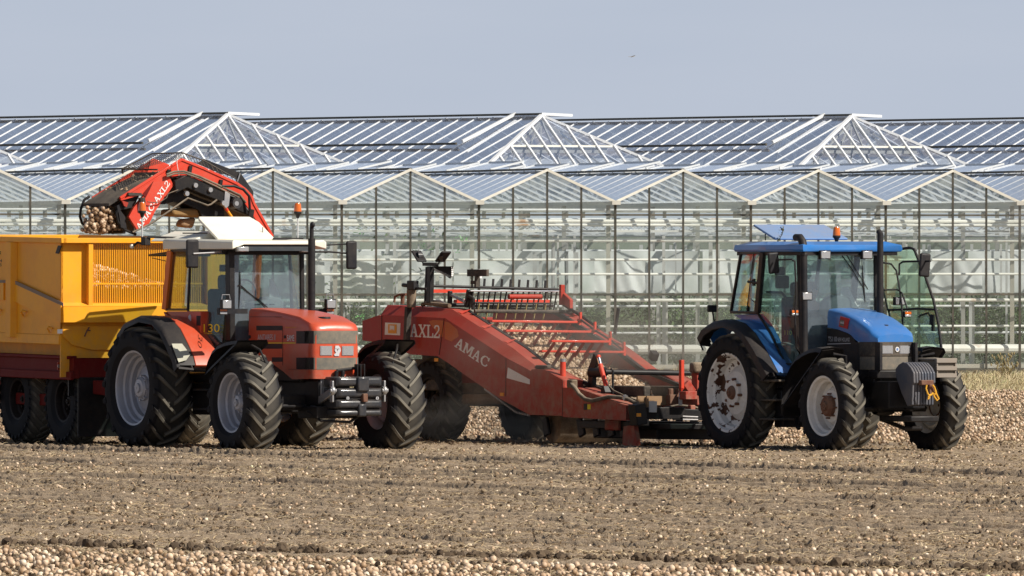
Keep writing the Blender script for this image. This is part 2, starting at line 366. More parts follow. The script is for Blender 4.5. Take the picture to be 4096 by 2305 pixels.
SLAB = {'A': [[(0, 0), (.36, 0), (.36, .1), (0, .1)], [(.6, 0), (1, 0), (1, .1), (.6, .1)], [(.1, .1), (.24, .1), (.5, .86), (.42, 1), (.4, 1)],
              [(.42, 1), (.58, 1), (.9, .1), (.68, .1)], [(.27, .3), (.68, .3), (.64, .42), (.31, .42)]],
        'M': [[(0, 0), (.3, 0), (.3, .1), (0, .1)], [(.7, 0), (1, 0), (1, .1), (.7, .1)], [(0, .9), (.22, .9), (.22, 1), (0, 1)], [(.78, .9), (1, .9), (1, 1), (.78, 1)],
              [(.08, .1), (.22, .1), (.22, .9), (.08, .9)], [(.78, .1), (.94, .1), (.94, .9), (.78, .9)], [(.22, 1), (.22, .7), (.46, .15), (.54, .15), (.34, .75), (.3, 1)],
              [(.46, .15), (.54, .15), (.78, .7), (.78, 1), (.68, 1)]],
        'C': [[(1, .3), (.86, .32), (.78, .16), (.6, .1), (.6, 0), (.82, .04), (.95, .14)], [(.6, .1), (.42, .14), (.28, .3), (.1, .24), (.3, .05), (.6, 0)],
              [(.28, .3), (.22, .5), (.28, .7), (.1, .76), (0, .5), (.1, .24)], [(.28, .7), (.42, .86), (.6, .9), (.6, 1), (.3, .95), (.1, .76)],
              [(.6, .9), (.78, .84), (.88, .66), (1, .66), (1, 1), (.9, 1), (.85, .94), (.6, 1)]],
        'X': [[(0, 0), (.34, 0), (.34, .1), (0, .1)], [(.6, 0), (1, 0), (1, .1), (.6, .1)], [(0, .9), (.4, .9), (.4, 1), (0, 1)], [(.66, .9), (1, .9), (1, 1), (.66, 1)],
              [(.1, .1), (.24, .1), (.88, .9), (.74, .9)], [(.68, .1), (.9, .1), (.34, .9), (.1, .9)]],
        'L': [[(0, 0), (1, 0), (1, .1), (0, .1)], [(.84, .1), (1, .1), (1, .36), (.88, .36)], [(.14, .1), (.36, .1), (.36, .9), (.14, .9)], [(0, .9), (.52, .9), (.52, 1), (0, 1)]],
        '2': [[(0, 0), (1, 0), (1, .13), (0, .13)], [(.86, .13), (1, .13), (1, .3), (.9, .3)], [(.02, .13), (.26, .13), (.9, .56), (.72, .6)],
              [(.72, .6), (.9, .56), (.98, .76), (.76, .76)], [(.76, .76), (.98, .76), (.84, .96), (.5, 1), (.5, .9), (.68, .88)], [(.5, 1), (.18, .96), (.04, .76), (.26, .72), (.3, .86), (.5, .9)]],
        '-': [[(.2, .42), (.8, .42), (.8, .56), (.2, .56)]], ' ': []}
def slab(name, mat, parent, corners, text, n, widths=None, th=.004):
    wd = {'M': 1.15, '2': .72, 'L': .8, '-': .5, ' ': .35}; tot = sum(wd.get(c, .95)+.06 for c in text); x = 0; P = []
    for c in text:
        k = wd.get(c, .95)
        P += [[((x+a*k)/tot, b) for a, b in q] for q in SLAB[c]]; x += k+.06
    return mark(name, mat, parent, corners, P, n, th)
def corners_y(F, z, bl, br, tl, y): return [F.p(z, *q, y=y) for q in (bl, br, tl)]
def corners_x(F, z, bl, br, tl, x): return [F.p(z, *q, x=x) for q in (bl, br, tl)]

# ------------------------------------------------------------ wheels
def wheel(parent, pos, R, wd, rim, side, mats, style, N=20, steer=0, hub=None, lugh=.045, smoothed=False):
    """side -1: the outer face looks towards -y"""
    e = empty('wheel', Matrix.Translation(pos) @ Matrix.Rotation(R_(steer), 4, 'Z') @ Matrix.Rotation(R_(random.uniform(0, 18)), 4, 'Y'), parent)
    Rc = R-lugh; h = wd/2; t = MB()
    sec = Rc-rim
    prof = [(rim-.01, -.34*wd), (rim+.03, -.40*wd), (rim+.25*sec, -.485*wd), (rim+.5*sec, -.5*wd), (rim+.75*sec, -.475*wd), (Rc-.035, -.44*wd), (Rc-.012, -.36*wd), (Rc, -.18*wd), (Rc+.002, 0)]
    prof = prof+[(r, -y) for r, y in prof[::-1][1:]]
    t.lathe(prof, n=72)
    if not smoothed:
        for sd in (-1, 1):
            for k in range(N):
                a0 = 2*math.pi*(k+(.5 if sd > 0 else 0))/N; secs = []
                for q in range(8):
                    u = q/7; y = sd*(-.018+u*(h*.97+.018)) if u < .99 else sd*h*1.0
                    lag = (.80*u+.25*u*u)*h/R
                    cr = Rc-.012*(abs(y)/h)**2-(.06 if q == 7 else (.018 if q == 6 else 0))
                    ht = lugh*(1.0 if q < 7 else .7); wb = .032+.012*u; wt = wb*.62
                    if sd > 0: pass
                    pts = []
                    for rr, ww in ((cr-.03, -wb), (cr-.03, wb), (cr+ht, wt), (cr+ht, -wt)):
                        a = a0-lag+ww/rr            # angle from the top, turning forward (+x)
                        pts.append((rr*math.sin(a), y*(1.04 if rr > cr and q == 7 else 1), rr*math.cos(a)))
                    secs.append(pts)
                t.loft(secs)
    ty = t.build('tyre', M['tyre'], e, smooth=28); ty['tread_radius'] = float(R)
    m = MB(); o = side; f = .36*wd
    pr = {'deep': [(rim+.028, o*f), (rim+.022, o*(f+.018)), (rim-.005, o*(f+.01)), (rim-.02, o*(f-.03)), (rim-.022, o*(f-.08)), (rim-.05, o*(f-.10)), (rim-.055, o*(f-.16)),
                   (rim-.10, o*(f-.175)), (rim-.105, o*(f-.24)), (rim*.70, o*(f-.27)), (rim*.62, o*(f-.21)), (rim*.36, o*(f-.16)), (rim*.34, o*(f-.12)), (.02, o*(f-.12))],
          'flat': [(rim+.028, o*f), (rim+.02, o*(f+.02)), (rim-.01, o*(f+.008)), (rim-.03, o*(f-.05)), (rim-.06, o*(f-.075)), (rim-.065, o*(f-.17)), (rim*.72, o*(f-.20)),
                   (rim*.56, o*(f-.12)), (rim*.34, o*(f-.10)), (rim*.33, o*(f-.06)), (.02, o*(f-.06))]}[style]
    if style == 'flat': MB().lathe(pr[6:], n=64).build('rim_disc', M['rim_white'], e, smooth=30); pr = pr[:7]
    m.lathe(pr, n=64)
    m.lathe([(rim+.02, -o*f), (rim-.02, -o*(f-.03)), (rim-.06, -o*(f-.12)), (rim-.07, o*(f-.2))], n=64)
    m.build('rim', mats[0], e, smooth=30)
    b = MB(); hr = hub or rim*.30; dd = f-(.14 if style == 'deep' else .09)
    b.lathe([(hr, o*(dd-.04)), (hr, o*(dd+.04)), (hr*.8, o*(dd+.07)), (hr*.45, o*(dd+.075)), (hr*.4, o*(dd+.10)), (.01, o*(dd+.10))], n=24)
    for k in range(8):
        a = k*math.pi/4; q = 1.9 if hr < .12 else 1.13; c = (math.cos(a)*hr*q, o*(dd+.0), math.sin(a)*hr*q); br_ = .02 if hr < .12 else .012
        b.lathe([(.001, o*.045), (br_, o*.045), (br_*1.1, -o*.02)], c=c, n=8)
    b.build('hub', mats[1], e, smooth=30)
    return e
# ============================================================ RED TRACTOR
def posts(name, mat, parent, items, wd=.06, dp=.06):
    mb = MB()
    for a, b in items: mb.bar(a, b, wd, dp)
    return mb.build(name, mat, parent, bevel=.008)
def pane(name, mat, parent, quad, th=.006):
    q = [Vector(p) for p in quad]; n = (q[1]-q[0]).cross(q[2]-q[0]).normalized()*th
    return MB().loft([q, [p+n for p in q]]).build(name, mat, parent, smooth=0)
def lamp(parent, c, d, name='work_lamp', body='plastic', glass='lampglass', front=(1, 0, 0)):
    """rectangular lamp looking along +x: housing tapering to the back, lens in front"""
    c = Vector(c); x, y, z = d
    mb = MB()
    f = [(c.x+x/2, c.y+a*y/2, c.z+b*z/2) for a, b in ((-1, -1), (1, -1), (1, 1), (-1, 1))]
    m = [(c.x, p[1], p[2]) for p in f]; r = [(c.x-x/2, c.y+a*y*.28, c.z+b*z*.25) for a, b in ((-1, -1), (1, -1), (1, 1), (-1, 1))]
    mb.loft([r, m, f]); o = mb.build(name, M[body], parent, bevel=.008)
    g = MB().box((c.x+x/2+.002, c.y, c.z), (.012, y*.84, z*.80)).build('lens', M[glass], o, bevel=.004)
    return o
def indicator(parent, c, d, name='indicator_lamp'):
    c = Vector(c); o = MB().box(c, d).build(name, M['plastic'], parent, bevel=.006)
    x, y, z = d
    MB().box((c.x+x/2, c.y, c.z+z*.2), (.014, y*.86, z*.42)).build('amber_lens', M['amber'], o, bevel=.004)
    MB().box((c.x+x/2, c.y, c.z-z*.24), (.014, y*.86, z*.36)).build('clear_lens', M['lampglass'], o, bevel=.004)
    return o
def beacon(parent, base, top, r=.055):
    base = Vector(base); top = Vector(top); h = top.z-base.z
    st = MB().tube([base, top-Vector((0, 0, .2))], .012).build('beacon_pole', M['galv'], parent)
    c = top-Vector((0, 0, .21))
    MB().lathe([(.02, 0), (.035, .05), (r*1.02, .07), (r*1.02, .095), (.01, .096)], c=c, axis='z', n=20).build('beacon_base', M['plastic'], st)
    MB().lathe([(r, .095), (r*.98, .12), (r*.86, .19), (r*.66, .215), (.001, .22)], c=c, axis='z', n=20).build('beacon_lens', M['amber'], st)
    return st

red = Frame(-4.138, 182.5, 30)
rt = empty('tractor', red.M)
tag(rt, 'red tractor with cream cab roof and two orange beacons, in front of the yellow trailer', 'tractor')
HB = .38
crease = red.xz('b4', [(200, 318), (400, 322), (700, 385), (1000, 462), (1138, 522), (1160, 600)], -HB)
sil = red.xz('b4', [(240, 298), (560, 288), (860, 312), (1100, 352), (1400, 420), (1600, 480), (1672, 530), (1690, 590)], .2)
xf = red.p('b4', 1432, 800, y=0).x; x0 = red.p('b4', 165, 700, y=-HB).x
zb = red.p('b4', 1300, 1325, x=xf).z
def ip(pts, x):
    pts = sorted(pts); 
    if x <= pts[0][0]: return pts[0][1]
    for a, b in zip(pts, pts[1:]):
        if x <= b[0]: return a[1]+(b[1]-a[1])*(x-a[0])/(b[0]-a[0]+1e-9)
    return pts[-1][1]
secs = []
ztop = red.p('b4', 1400, 626, x=xf).z
for x in [x0, x0+.15, x0+.4, x0+.7, x0+1.0, x0+1.25, x0+1.42, xf-.14, xf-.06, xf-.02, xf]:
    ze = max(ip(crease, x), ztop); zc = max(ip(sil, x), ztop+.005)
    if x > xf-.15:
        k = (x-(xf-.14))/.14; ze = min(ze, ztop+.10*(1-k**2)); zc = min(zc, ztop+.005+.125*math.sqrt(max(0, 1-k**2)))
    hb = HB-(0 if x < xf-.07 else .06*((x-(xf-.07))/.07)**2)
    zc = max(zc, ze+.004)
    bot = ip(red.xz('b4', [(150, 900), (560, 1140), (620, 1160), (740, 1330), (1150, 1335)], -HB), x) if x < xf-.3 else zb
    half = [(hb, bot), (hb, ze-.10), (hb-.004, ze-.03), (hb-.03, ze+(zc-ze)*.35), (hb-.11, ze+(zc-ze)*.8), (hb*.4, zc), (0, zc+.004)]
    secs.append([(x, -y, z) for y, z in half]+[(x, y, z) for y, z in half[::-1][1:]])
hood = MB().loft(secs).build('bonnet', M['red'], rt, smooth=40)
def rmark(nm, mat, z, u0, v0, u1, v1, y=-HB, par=None, th=.004):     # rectangular mark on the near side
    return mark(nm, mat, par or hood, corners_y(red, z, (u0, v1), (u1, v1), (u0, v0), y), [RECT], (0, -1, 0), th)
rmark('vent_slot', M['plastic'], 'b4', 275, 556, 648, 624)
rmark('vent_slot', M['plastic'], 'b4', 262, 818, 645, 890)
rmark('vent_slot', M['plastic'], 'b4', 500, 1014, 655, 1080)
rmark('side_grille', M['plastic'], 'b4', 855, 633, 1108, 815)
rmark('side_grille', M['plastic'], 'b4', 855, 1018, 1108, 1188)
rmark('pinstripe', M['decal_yel'], 'b4', 360, 800, 840, 812)
rmark('panel_seam', M['black'], 'b4', 655, 560, 659, 1130)
rmark('panel_seam', M['black'], 'b4', 180, 424, 640, 430)
word('lettering', M['greytext'], hood, corners_y(red, 'b4', (295, 765), (552, 765), (295, 682), -HB), 'ANTARES II', (0, -1, 0), .004)
word('lettering', M['white'], hood, corners_y(red, 'b4', (722, 778), (825, 778), (722, 690), -HB), 'SAME', (0, -1, 0), .004)
word('lettering', M['decal_or'], hood, corners_y(red, 'b4', (700, 592), (858, 592), (700, 572), -HB), 'POWERSHIFT', (0, -1, 0), .004)
mb = MB(); q = red.p('b4', 690, 718, y=-HB); mb.lathe([(.001, -.012), (.022, -.012), (.026, .01)], c=q, n=12)
q = red.p('b4', 180, 718, y=-HB); mb.lathe([(.001, -.012), (.026, -.012), (.03, .01)], c=q, n=12); mb.build('bonnet_catch', M['plastic'], hood)
# the stripes that wrap the nose
def band(nm, mat, v0, v1, grow=.004):
    z1 = red.p('b4', 1400, v0, x=xf).z; z0 = red.p('b4', 1400, v1, x=xf).z; g = grow
    path = [(x, -(HB-(0 if x < xf-.07 else .06*((x-(xf-.07))/.07)**2))-g) for x in (xf-.22, xf-.07, xf-.045, xf-.02)]+[(xf-.003, -(HB-.06)-g*.6), (xf+g, -(HB-.07))]
    path = path+[(x, -y) for x, y in path[::-1]]
    return MB().loft([[(x, y, z0) for x, y in path], [(x, y, z1) for x, y in path]], caps=False, ring=False).build(nm, M[mat], hood, smooth=40)
band('front_grille', 'grille', 630, 815); band('front_grille', 'grille', 1020, 1192)
mb = MB()
def fx(F, z, u0, v0, u1, v1, x): return corners_x(F, z, (u0, v1), (u1, v1), (u0, v0), x)
for a in ((1196, 850, 1368, 985), (1512, 850, 1678, 985)):
    hl = mark('headlight', M['chrome'], hood, fx(red, 'b4', *a, xf), [RECT], (1, 0, 0), .010)
    cx = fx(red, 'b4', a[0]+12, a[1]+10, a[2]-10, a[3]-10, xf); mark('lens', M['lampglass'], hl, cx, [RECT], (1, 0, 0), .016)
em = [(.2, 1), (.7, 1), (.95, .75), (1, .5), (.8, .25), (.75, 0), (.1, 0), (0, .15), (.3, .3), (.1, .55)]
mark('emblem', M['greytext'], hood, fx(red, 'b4', 1395, 845, 1492, 995, xf), [em], (1, 0, 0), .012)
mark('emblem_detail', M['plastic'], hood, fx(red, 'b4', 1405, 855, 1480, 985, xf), [[(.42, .72), (.5, .45), (.58, .72)], [(.15, .78), (.3, .74), (.2, .68)], [(.68, .74), (.85, .78), (.78, .66)]], (1, 0, 0), .016)
q = red.p('b4', 1310, 450, y=0); MB().lathe([(.001, .03), (.085, .028), (.09, .0)], c=(q.x-.1, q.y, ip(sil, q.x-.1)-.022), axis='z', n=24).build('bonnet_cap', M['plastic'], hood)
rmark('bumper_seam', M['black'], 'b4', 740, 1186, 1150, 1190)
# chassis, axle, frame
mb = MB()
mb.bb((.2, -.30, .55), (2.0, .30, 1.15)); mb.bb((1.9, -.26, .62), (xf-.05, .26, zb-.01)); mb.bb((2.0, -.33, .95), (2.9, .33, 1.2))
mb.bb((-.35, -.35, .55), (.35, .35, 1.2)); mb.bb((.5, -.75, .48), (1.35, -.36, .95)); mb.bb((.5, .36, .5), (1.4, .72, .95))
mb.bb((-.15, -1.1, .74), (.15, 1.1, .98)); mb.bb((.2, -.75, .95), (1.6, .75, 1.08))
mb.build('chassis', M['black'], rt, bevel=.03)
mb = MB(); mb.bb((2.68, -.95, .56), (2.92, .95, .78)); mb.lathe([(.14, -.16), (.17, 0), (.14, .16)], c=(2.8, 0, .66), n=16)
mb.tube([(2.95, -.85, .62), (2.95, .85, .62)], .028); mb.build('front_axle', M['black'], rt, bevel=.02)
hz = 2.6-(1560.4-1060)*181.2/FPX; hzf = 2.6-(1612.5-1060)*179.5/FPX
for sd in (-1, 1):
    wheel(rt, (0, sd*1.19, .855), .872, .60, .51, sd, (M['rim_silver'], M['rim_silver']), 'deep', 20)
    wheel(rt, (2.8, sd*1.155, hzf+.005), .715, .545, .40, sd, (M['rim_silver'], M['rim_silver']), 'deep', 18, steer=-2)
# rear fenders
fo = red.xz('z1', [(640, 800), (652, 735), (690, 676), (770, 640), (850, 655), (900, 710), (945, 800), (972, 860), (985, 915)], -1.42)
def fender(parent, prof, ya, yb, yc, m1, m2, sd, th=.03, lip=.09):
    n = len(prof); cx = sum(p[0] for p in prof)/n; cz = min(p[1] for p in prof)
    inn = [(x+(cx-x)*.04, z-th) for x, z in prof]
    ring = [(x, z) for x, z in prof]+inn[::-1]
    o = MB().pry(ring, sd*yb, sd*yc).build('fender', M[m2], parent, smooth=50, bevel=.01)
    mb = MB(); lipp = [(x+(cx-x)*lip/.55*.5, z-lip) for x, z in prof]
    up = [(x, z+.004) for x, z in prof]
    secs = [[(x, sd*(yb+.012), z) for x, z in up], [(x, sd*(ya-.05), z) for x, z in up], [(x, sd*ya, z-.03) for x, z in prof], [(x, sd*(ya+.01), z) for x, z in lipp],
            [(x, sd*(ya-.02), z) for x, z in lipp], [(x, sd*(ya-.03), z-.045) for x, z in prof], [(x, sd*(yb+.012), z-.035) for x, z in inn]]
    mb.loft(secs, caps=False, ring=False); mb.build('fender_flare', M[m1], o, smooth=50)
    return o
for sd in (-1, 1): fender(rt, fo, 1.44, 1.14, .74, 'plastic', 'red', sd)
a, b, c_ = fo[6], fo[7], fo[8]; o3 = Vector((.016, 0, .012))
q0 = [Vector((a[0], -1.42, a[1]))+o3, Vector((c_[0]-.01, -1.42, c_[1]+.03))+o3, Vector((c_[0]-.01, -1.30, c_[1]+.06))+o3, Vector((b[0], -1.20, b[1]))+o3, Vector((a[0]+.01, -1.26, a[1]))+o3]
MB().loft([q0, [p+o3*.3 for p in q0]]).build('reflector', paint('pale_reflector', (.42, .42, .34), .5, .2, coat=0), rt, smooth=0)
# inner red panel with lamp below the rear window
pts = red.xz('z1', [(915, 615), (1108, 615), (1108, 740), (1050, 738)], -.86)
o = MB().pry(pts, -.86, -.72).build('lamp_housing', M['red'], rt, bevel=.01)
mark('lamp_recess', M['plastic'], o, corners_y(red, 'z1', (1086, 695), (1108, 695), (1086, 640), -.86), [RECT], (0, -1, 0), .004)
mark('lamp_plate', M['greytext'], o, corners_y(red, 'z1', (1042, 682), (1056, 682), (1042, 632), -.86), [[(0, .2), (.5, 0), (1, .3), (1, .8), (.6, 1), (0, .8)]], (0, -1, 0), .006)
# rear fender to cab side panel (red, falling forward)
pts = red.xz('z1', [(900, 618), (1060, 735), (1090, 765), (1142, 925), (1030, 925), (985, 800)], -.80)
MB().pry(pts, -.80, -.70).build('side_panel', M['red'], rt, bevel=.01)
# front fenders
ff = red.xz('z3', [(150, 700), (172, 600), (205, 530), (250, 485), (310, 458), (370, 445), (415, 440)], -1.42)
for sd in (-1, 1):
    inn = [(x+.0, z-.025) for x, z in ff]; MBp = MB()
    outr = [[(x, sd*(1.44-.03*abs(k)), z-.035*abs(k)) for x, z in ff] for k in (1, 0)]
    secs = [[(x, sd*1.44, z-.05) for x, z in ff], [(x, sd*1.42, z) for x, z in ff], [(x, sd*.95, z+.01) for x, z in ff], [(x, sd*.93, z-.05) for x, z in ff],
            [(x, sd*.95, z-.015) for x, z in ff], [(x, sd*1.41, z-.025) for x, z in ff]]
    MBp.loft(secs, caps=False); o = MBp.build('front_fender', M['plastic'], rt, smooth=50)
    a = Vector(ff[-2]+(0,)); t = [(ff[-2][0]+.06, sd*1.2, ff[-2][1]-.03), (ff[-2][0]+.22, sd*1.1, ff[-2][1]-.12), (ff[-2][0]+.27, sd*.98, ff[-2][1]-.4), (2.85, sd*.9, .8)]
    MB().tube(t, .017).build('fender_stay', M['black'], o)
# front weights and linkage
xw = xf+.36
zz = [red.p('z3', 1420, v, x=xw).z for v in (735, 828, 924, 1010, 1070)]
y0 = red.p('z3', 1245, 900, x=xw).y; y1 = red.p('z3', 1622, 900, x=xw).y
wt = empty('front_weight', parent=rt)
for k in range(4):
    zc = (zz[k]+zz[k+1])/2; h = zz[k]-zz[k+1]
    sec = lambda x, s: [(x, y, z) for y, z in ((y0+.03*s, zc-h*.42*s), (y1-.0, zc-h*.42*s), (y1, zc+h*.42*s), (y0+.03*s, zc+h*.42*s))]
    mb = MB().loft([[(xw-.42, y0, zc-h*.44), (xw-.42, y1, zc-h*.44), (xw-.42, y1, zc+h*.44), (xw-.42, y0, zc+h*.44)],
                    [(xw-.05, y0, zc-h*.44), (xw-.05, y1, zc-h*.44), (xw-.05, y1, zc+h*.44), (xw-.05, y0, zc+h*.44)],
                    [(xw, y0+.04, zc-h*.3), (xw, y1-.04, zc-h*.3), (xw, y1-.04, zc+h*.3), (xw, y0+.04, zc+h*.3)]])
    mb.build('weight_block', M['iron'], wt, bevel=.025, seg=3)
ya = red.p('z3', 1403, 900, x=xw).y; yb = red.p('z3', 1498, 900, x=xw).y
MB().bb((xw-.1, ya, red.p('z3', 1420, 862, x=xw).z), (xw+.04, yb, zz[0]-.01)).build('weight_clamp', M['iron'], wt, bevel=.02)
MB().bb((xw-.1, ya+.02, zz[4]+.0), (xw+.03, yb-.04, red.p('z3', 1420, 965, x=xw).z)).build('weight_clamp', M['iron'], wt, bevel=.02)
MB().bb((xw-.05, ya+.08, red.p('z3', 1440, 950, x=xw).z), (xw+.045, yb-.03, red.p('z3', 1440, 880, x=xw).z)).build('weight_pin', M['rust'], wt, bevel=.01)
for u, v in ((1328, 917), (1572, 917)):
    word('lettering', M['greytext'], wt, corners_x(red, 'z3', (u-12, v+12), (u+12, v+12), (u-12, v-12), xw+.001), '8', (1, 0, 0), .004)
mb = MB()
for yy in (y0-.05, y1+.05):
    mb.bar((xf-.3, yy, .62), (xw-.1, yy, .82), .05, .10); mb.lathe([(.06, -.03), (.075, 0), (.06, .03)], c=(xw-.08, yy, .84), n=14)
    mb.bar((xw-.08, yy+.0, .68), (xw-.08, yy, .98), .03, .08); mb.tube([(xw-.05, yy-.05, .84), (xw-.05, yy+.05, .84)], .03)
mb.bar((xf-.1, -.1, zb+.02), (xf-.1, -.1, .7), .25, .12)
mb.build('front_linkage', M['steel'], rt, bevel=.008)
mb = MB()
a = red.p('z3', 1235, 690, x=xf+.05); b = red.p('z3', 1395, 668, x=xf+.05)
mb.tube([a, b], .022); mb.tube([a, a+Vector((0, -.01, -.12))], .03); mb.tube([a+Vector((0, .1, 0)), a+Vector((0, .1, -.13))], .028)
for u in (1398, 1425, 1455): c = red.p('z3', u, 700, x=xf+.12); mb.bar(c+Vector((0, 0, -.14)), c+Vector((0, 0, .11)), .02, .09)
mb.build('top_link', M['black'], rt, bevel=.008)
mb = MB(); mb.tube([(xf-.2, -.35, .55), (xf+.1, -.3, .42), (xf+.2, .1, .40), (xf, .4, .5)], .02); mb.bb((xf-.5, -.34, .45), (xf+.05, .34, .62)); mb.build('bumper_plate', M['black'], rt, bevel=.02)
# ---- cab
xc = red.p('z2', 1598, 700, y=0).x                       # windscreen foot
yF = .58
zr = red.p('a1', 700, 200, y=-.8).z                      # roof underside
zs = red.p('z2', 850, 940, y=-.8).z                      # waist
def cabpt(z, u, v, y): return red.p(z, u, v, y=y)
T = {'r': cabpt('z2', 692, 372, -.70), 'b': cabpt('z2', 876, 372, -.80), 'f': cabpt('a1', 1115, 235, -yF)}
Bt = {'r': cabpt('z2', 640, 940, -.72), 'b': cabpt('z2', 850, 940, -.84), 'f': cabpt('a1', 1120, 1290, -yF)}
LO = {'f': cabpt('z2', 1262, 1240, -yF), 'b': cabpt('z2', 1000, 1400, -.80), 'd': cabpt('z2', 1180, 1260, -.66)}
mir = lambda p: Vector((p[0], -p[1], p[2]))
cab = posts('cab_frame', M['black'], rt, [(T['b'], Bt['b']), (mir(T['b']), mir(Bt['b'])), (Bt['r'], Bt['b']), (mir(Bt['r']), mir(Bt['b'])), (T['r'], T['b']), (mir(T['r']), mir(T['b'])), (T['b'], T['f']), (mir(T['b']), mir(T['f']))], .035, .035)
posts('front_pillar', M['black'], cab, [(T['f'], LO['f'])], .085, .13)
posts('front_pillar', M['black'], cab, [(mir(T['f']), mir(LO['f']))], .06, .05)
M['orange'] = paint('orange_pillar', (.78, .17, .02), .4, .1)
posts('rear_pillar', M['orange'], cab, [(T['r'], Bt['r'])], .10, .10); posts('rear_pillar', M['orange'], cab, [(mir(T['r']), mir(Bt['r']))], .10, .10)
posts('door_edge', M['black'], cab, [(Bt['b'], LO['b']), (LO['b'], LO['d'])], .03, .03)
mb = MB(); mb.bb((T['r'].x, -.7, zr-.07), (T['f'].x, .7, zr+.01)); mb.bb((T['f'].x-.05, -yF, red.p('a1', 1700, 292, x=T['f'].x).z), (T['f'].x+.02, yF, zr+.05)); mb.build('roof_rail', M['black'], cab)
for sd in (-1, 1):
    f = (lambda p: Vector(p)) if sd < 0 else mir
    pane('side_window', M['cabglass'], cab, [f(T['r'])+Vector((.03, 0, 0)), f(T['b']), f(Bt['b']), f(Bt['r'])+Vector((.03, 0, 0))])
    pane('door_window', M['cabglass'], cab, [f(T['b']), f(T['f']), f(LO['d']), f(LO['b'])])
    pane('door_window', M['cabglass'], cab, [f(T['b']), f(LO['b']), f(Bt['b'])])
pane('rear_window', M['cabglass'], cab, [T['r'], mir(T['r']), mir(Bt['r']), Bt['r']])
ws = pane('windscreen', M['windscreen'], cab, [T['f'], mir(T['f']), mir(LO['f']), LO['f']])
# opened rear window flap behind the cab
a = red.p('z2', 470, 415, y=-.5); b = red.p('z2', 690, 385, y=-.5)
pane('rear_window', M['cabglass'], cab, [a, b, b+Vector((0, 1.0, 0)), a+Vector((0, 1.0, 0))]); posts('rear_window_frame', M['black'], cab, [(a, b), (a, a+Vector((0, 1, 0)))], .03, .03)
posts('rear_window_strut', M['black'], cab, [(red.p('z2', 500, 440, y=-.5), red.p('z2', 655, 475, y=-.5))], .012, .012)
# firewall below windscreen, floor
mb = MB(); mb.prx([(-yF-.02, .95), (yF+.02, .95), (yF+.02, red.p('a1', 1300, 1215, x=xc).z), (-yF-.02, red.p('a1', 1300, 1215, x=xc).z)], xc-.16, xc-.06); mb.bb((.3, -.7, 1.0), (xc-.1, .7, 1.08)); mb.build('firewall', M['plastdust'], cab)
# interior
st = MB(); st.bb((.28, -.36, 1.35), (.80, .18, 1.62)); st.bb((.18, -.34, 1.6), (.36, .16, 2.26)); st.bb((.22, -.20, 2.24), (.32, .06, 2.46)); st.bb((.4, -.5, 1.2), (1.0, -.32, 1.62)); st.bb((.35, .32, 1.2), (1.1, .56, 1.7))
st.build('driver_seat', M['interior_dark'], cab, bevel=.05)
D1 = lambda u, v: red.p('a1', u, v, x=xc-.25)
mb = MB(); mb.prx([(D1(u, v).y, D1(u, v).z) for u, v in ((1490, 1300), (1495, 1075), (1560, 1060), (1700, 1045), (1730, 985), (1930, 990), (1985, 1060), (2035, 1160), (2035, 1300))], xc-.5, xc-.2); o = mb.build('dashboard', paint('pale_cab_trim', (.52, .52, .50), .8, .1, coat=0), cab, bevel=.03)
for k in range(3): mark('air_vent', M['interior_dark'], o, corners_x(red, 'a1', (1525+k*120, 1122), (1620+k*120, 1122), (1525+k*120, 1100), xc-.2), [RECT], (1, 0, 0), .004)
mark('document_sheet', M['white'], cab, corners_x(red, 'a1', (1770, 1055), (1975, 1055), (1770, 690), xc-.3), [[(0, .1), (1, 0), (.32, 1), (0, 1)]], (1, 0, 0), .004)
MB().prx([(D1(u, v).y, D1(u, v).z) for u, v in ((1490, 1060), (1480, 1000), (1520, 880), (1620, 880), (1690, 1010), (1690, 1060))], xc-.62, xc-.5).build('steering_column', M['cream'], cab, bevel=.02)
MB().lathe([(.19, -.012), (.205, 0), (.19, .012), (.178, 0), (.19, -.012)], c=(xc-.66, D1(1580, 900).y, 2.2), axis='x', n=28).build('steering_wheel', M['plastic'], cab)
MB().bb((.25, .0, 1.2), (.33, .1, zr)).build('inner_post', M['rust'], cab)
a = red.p('a1', 1005, 510, y=-.45); MB().box(a, (.03, .12, .10)).build('inside_mirror', M['plastic'], cab, bevel=.02)
# wiper
xw_ = xc+.03
P = lambda u, v: red.p('a1', u, v, x=xw_)
mb = MB(); mb.tube([P(1700, 1160), P(1560, 1030), P(1305, 800)], .008); mb.tube([P(1740, 1160), P(1600, 1040), P(1250, 790)], .008); mb.tube([P(1285, 570), P(1285, 800), P(1265, 1190)], [.006, .014, .006]); mb.build('wiper', M['plastic'], cab)
# roof
xr0 = red.p('a1', 0, 110, y=-.74).x; xr1 = red.p('a1', 1180, 170, y=-.74).x; xr2 = red.p('a1', 1340, 110, y=-.54).x+.02
zt = red.p('a1', 300, 45, y=-.74).z; zf = red.p('a1', 1340, 130, x=xr2).z; zft = red.p('a1', 1900, 70, x=xr2).z
pl = [(xr0, -.74), (xr1, -.76), (xr2, -.54), (xr2, .54), (xr1, .76), (xr0, .74)]
bot = [zr, zr, zf, zf, zr, zr]; top = [zt, zt-.03, zft-.02, zft-.02, zt-.03, zt]
mb = MB().loft([[(x, y, b) for (x, y), b in zip(pl, bot)], [(x, y, t) for (x, y), t in zip(pl, top)], [(x*.97+.03*1.1, y*.95, t+.03) for (x, y), t in zip(pl, top)]])
roof = mb.build('roof', M['cream'], rt, bevel=.015)
mb = MB(); mb.prz([(T['f'].x-.1, -.6), (xr2-.03, -.52), (xr2-.03, .52), (T['f'].x-.1, .6)], zr-.02, zf+.01); mb.build('roof_underside', M['interior_dark'], roof)
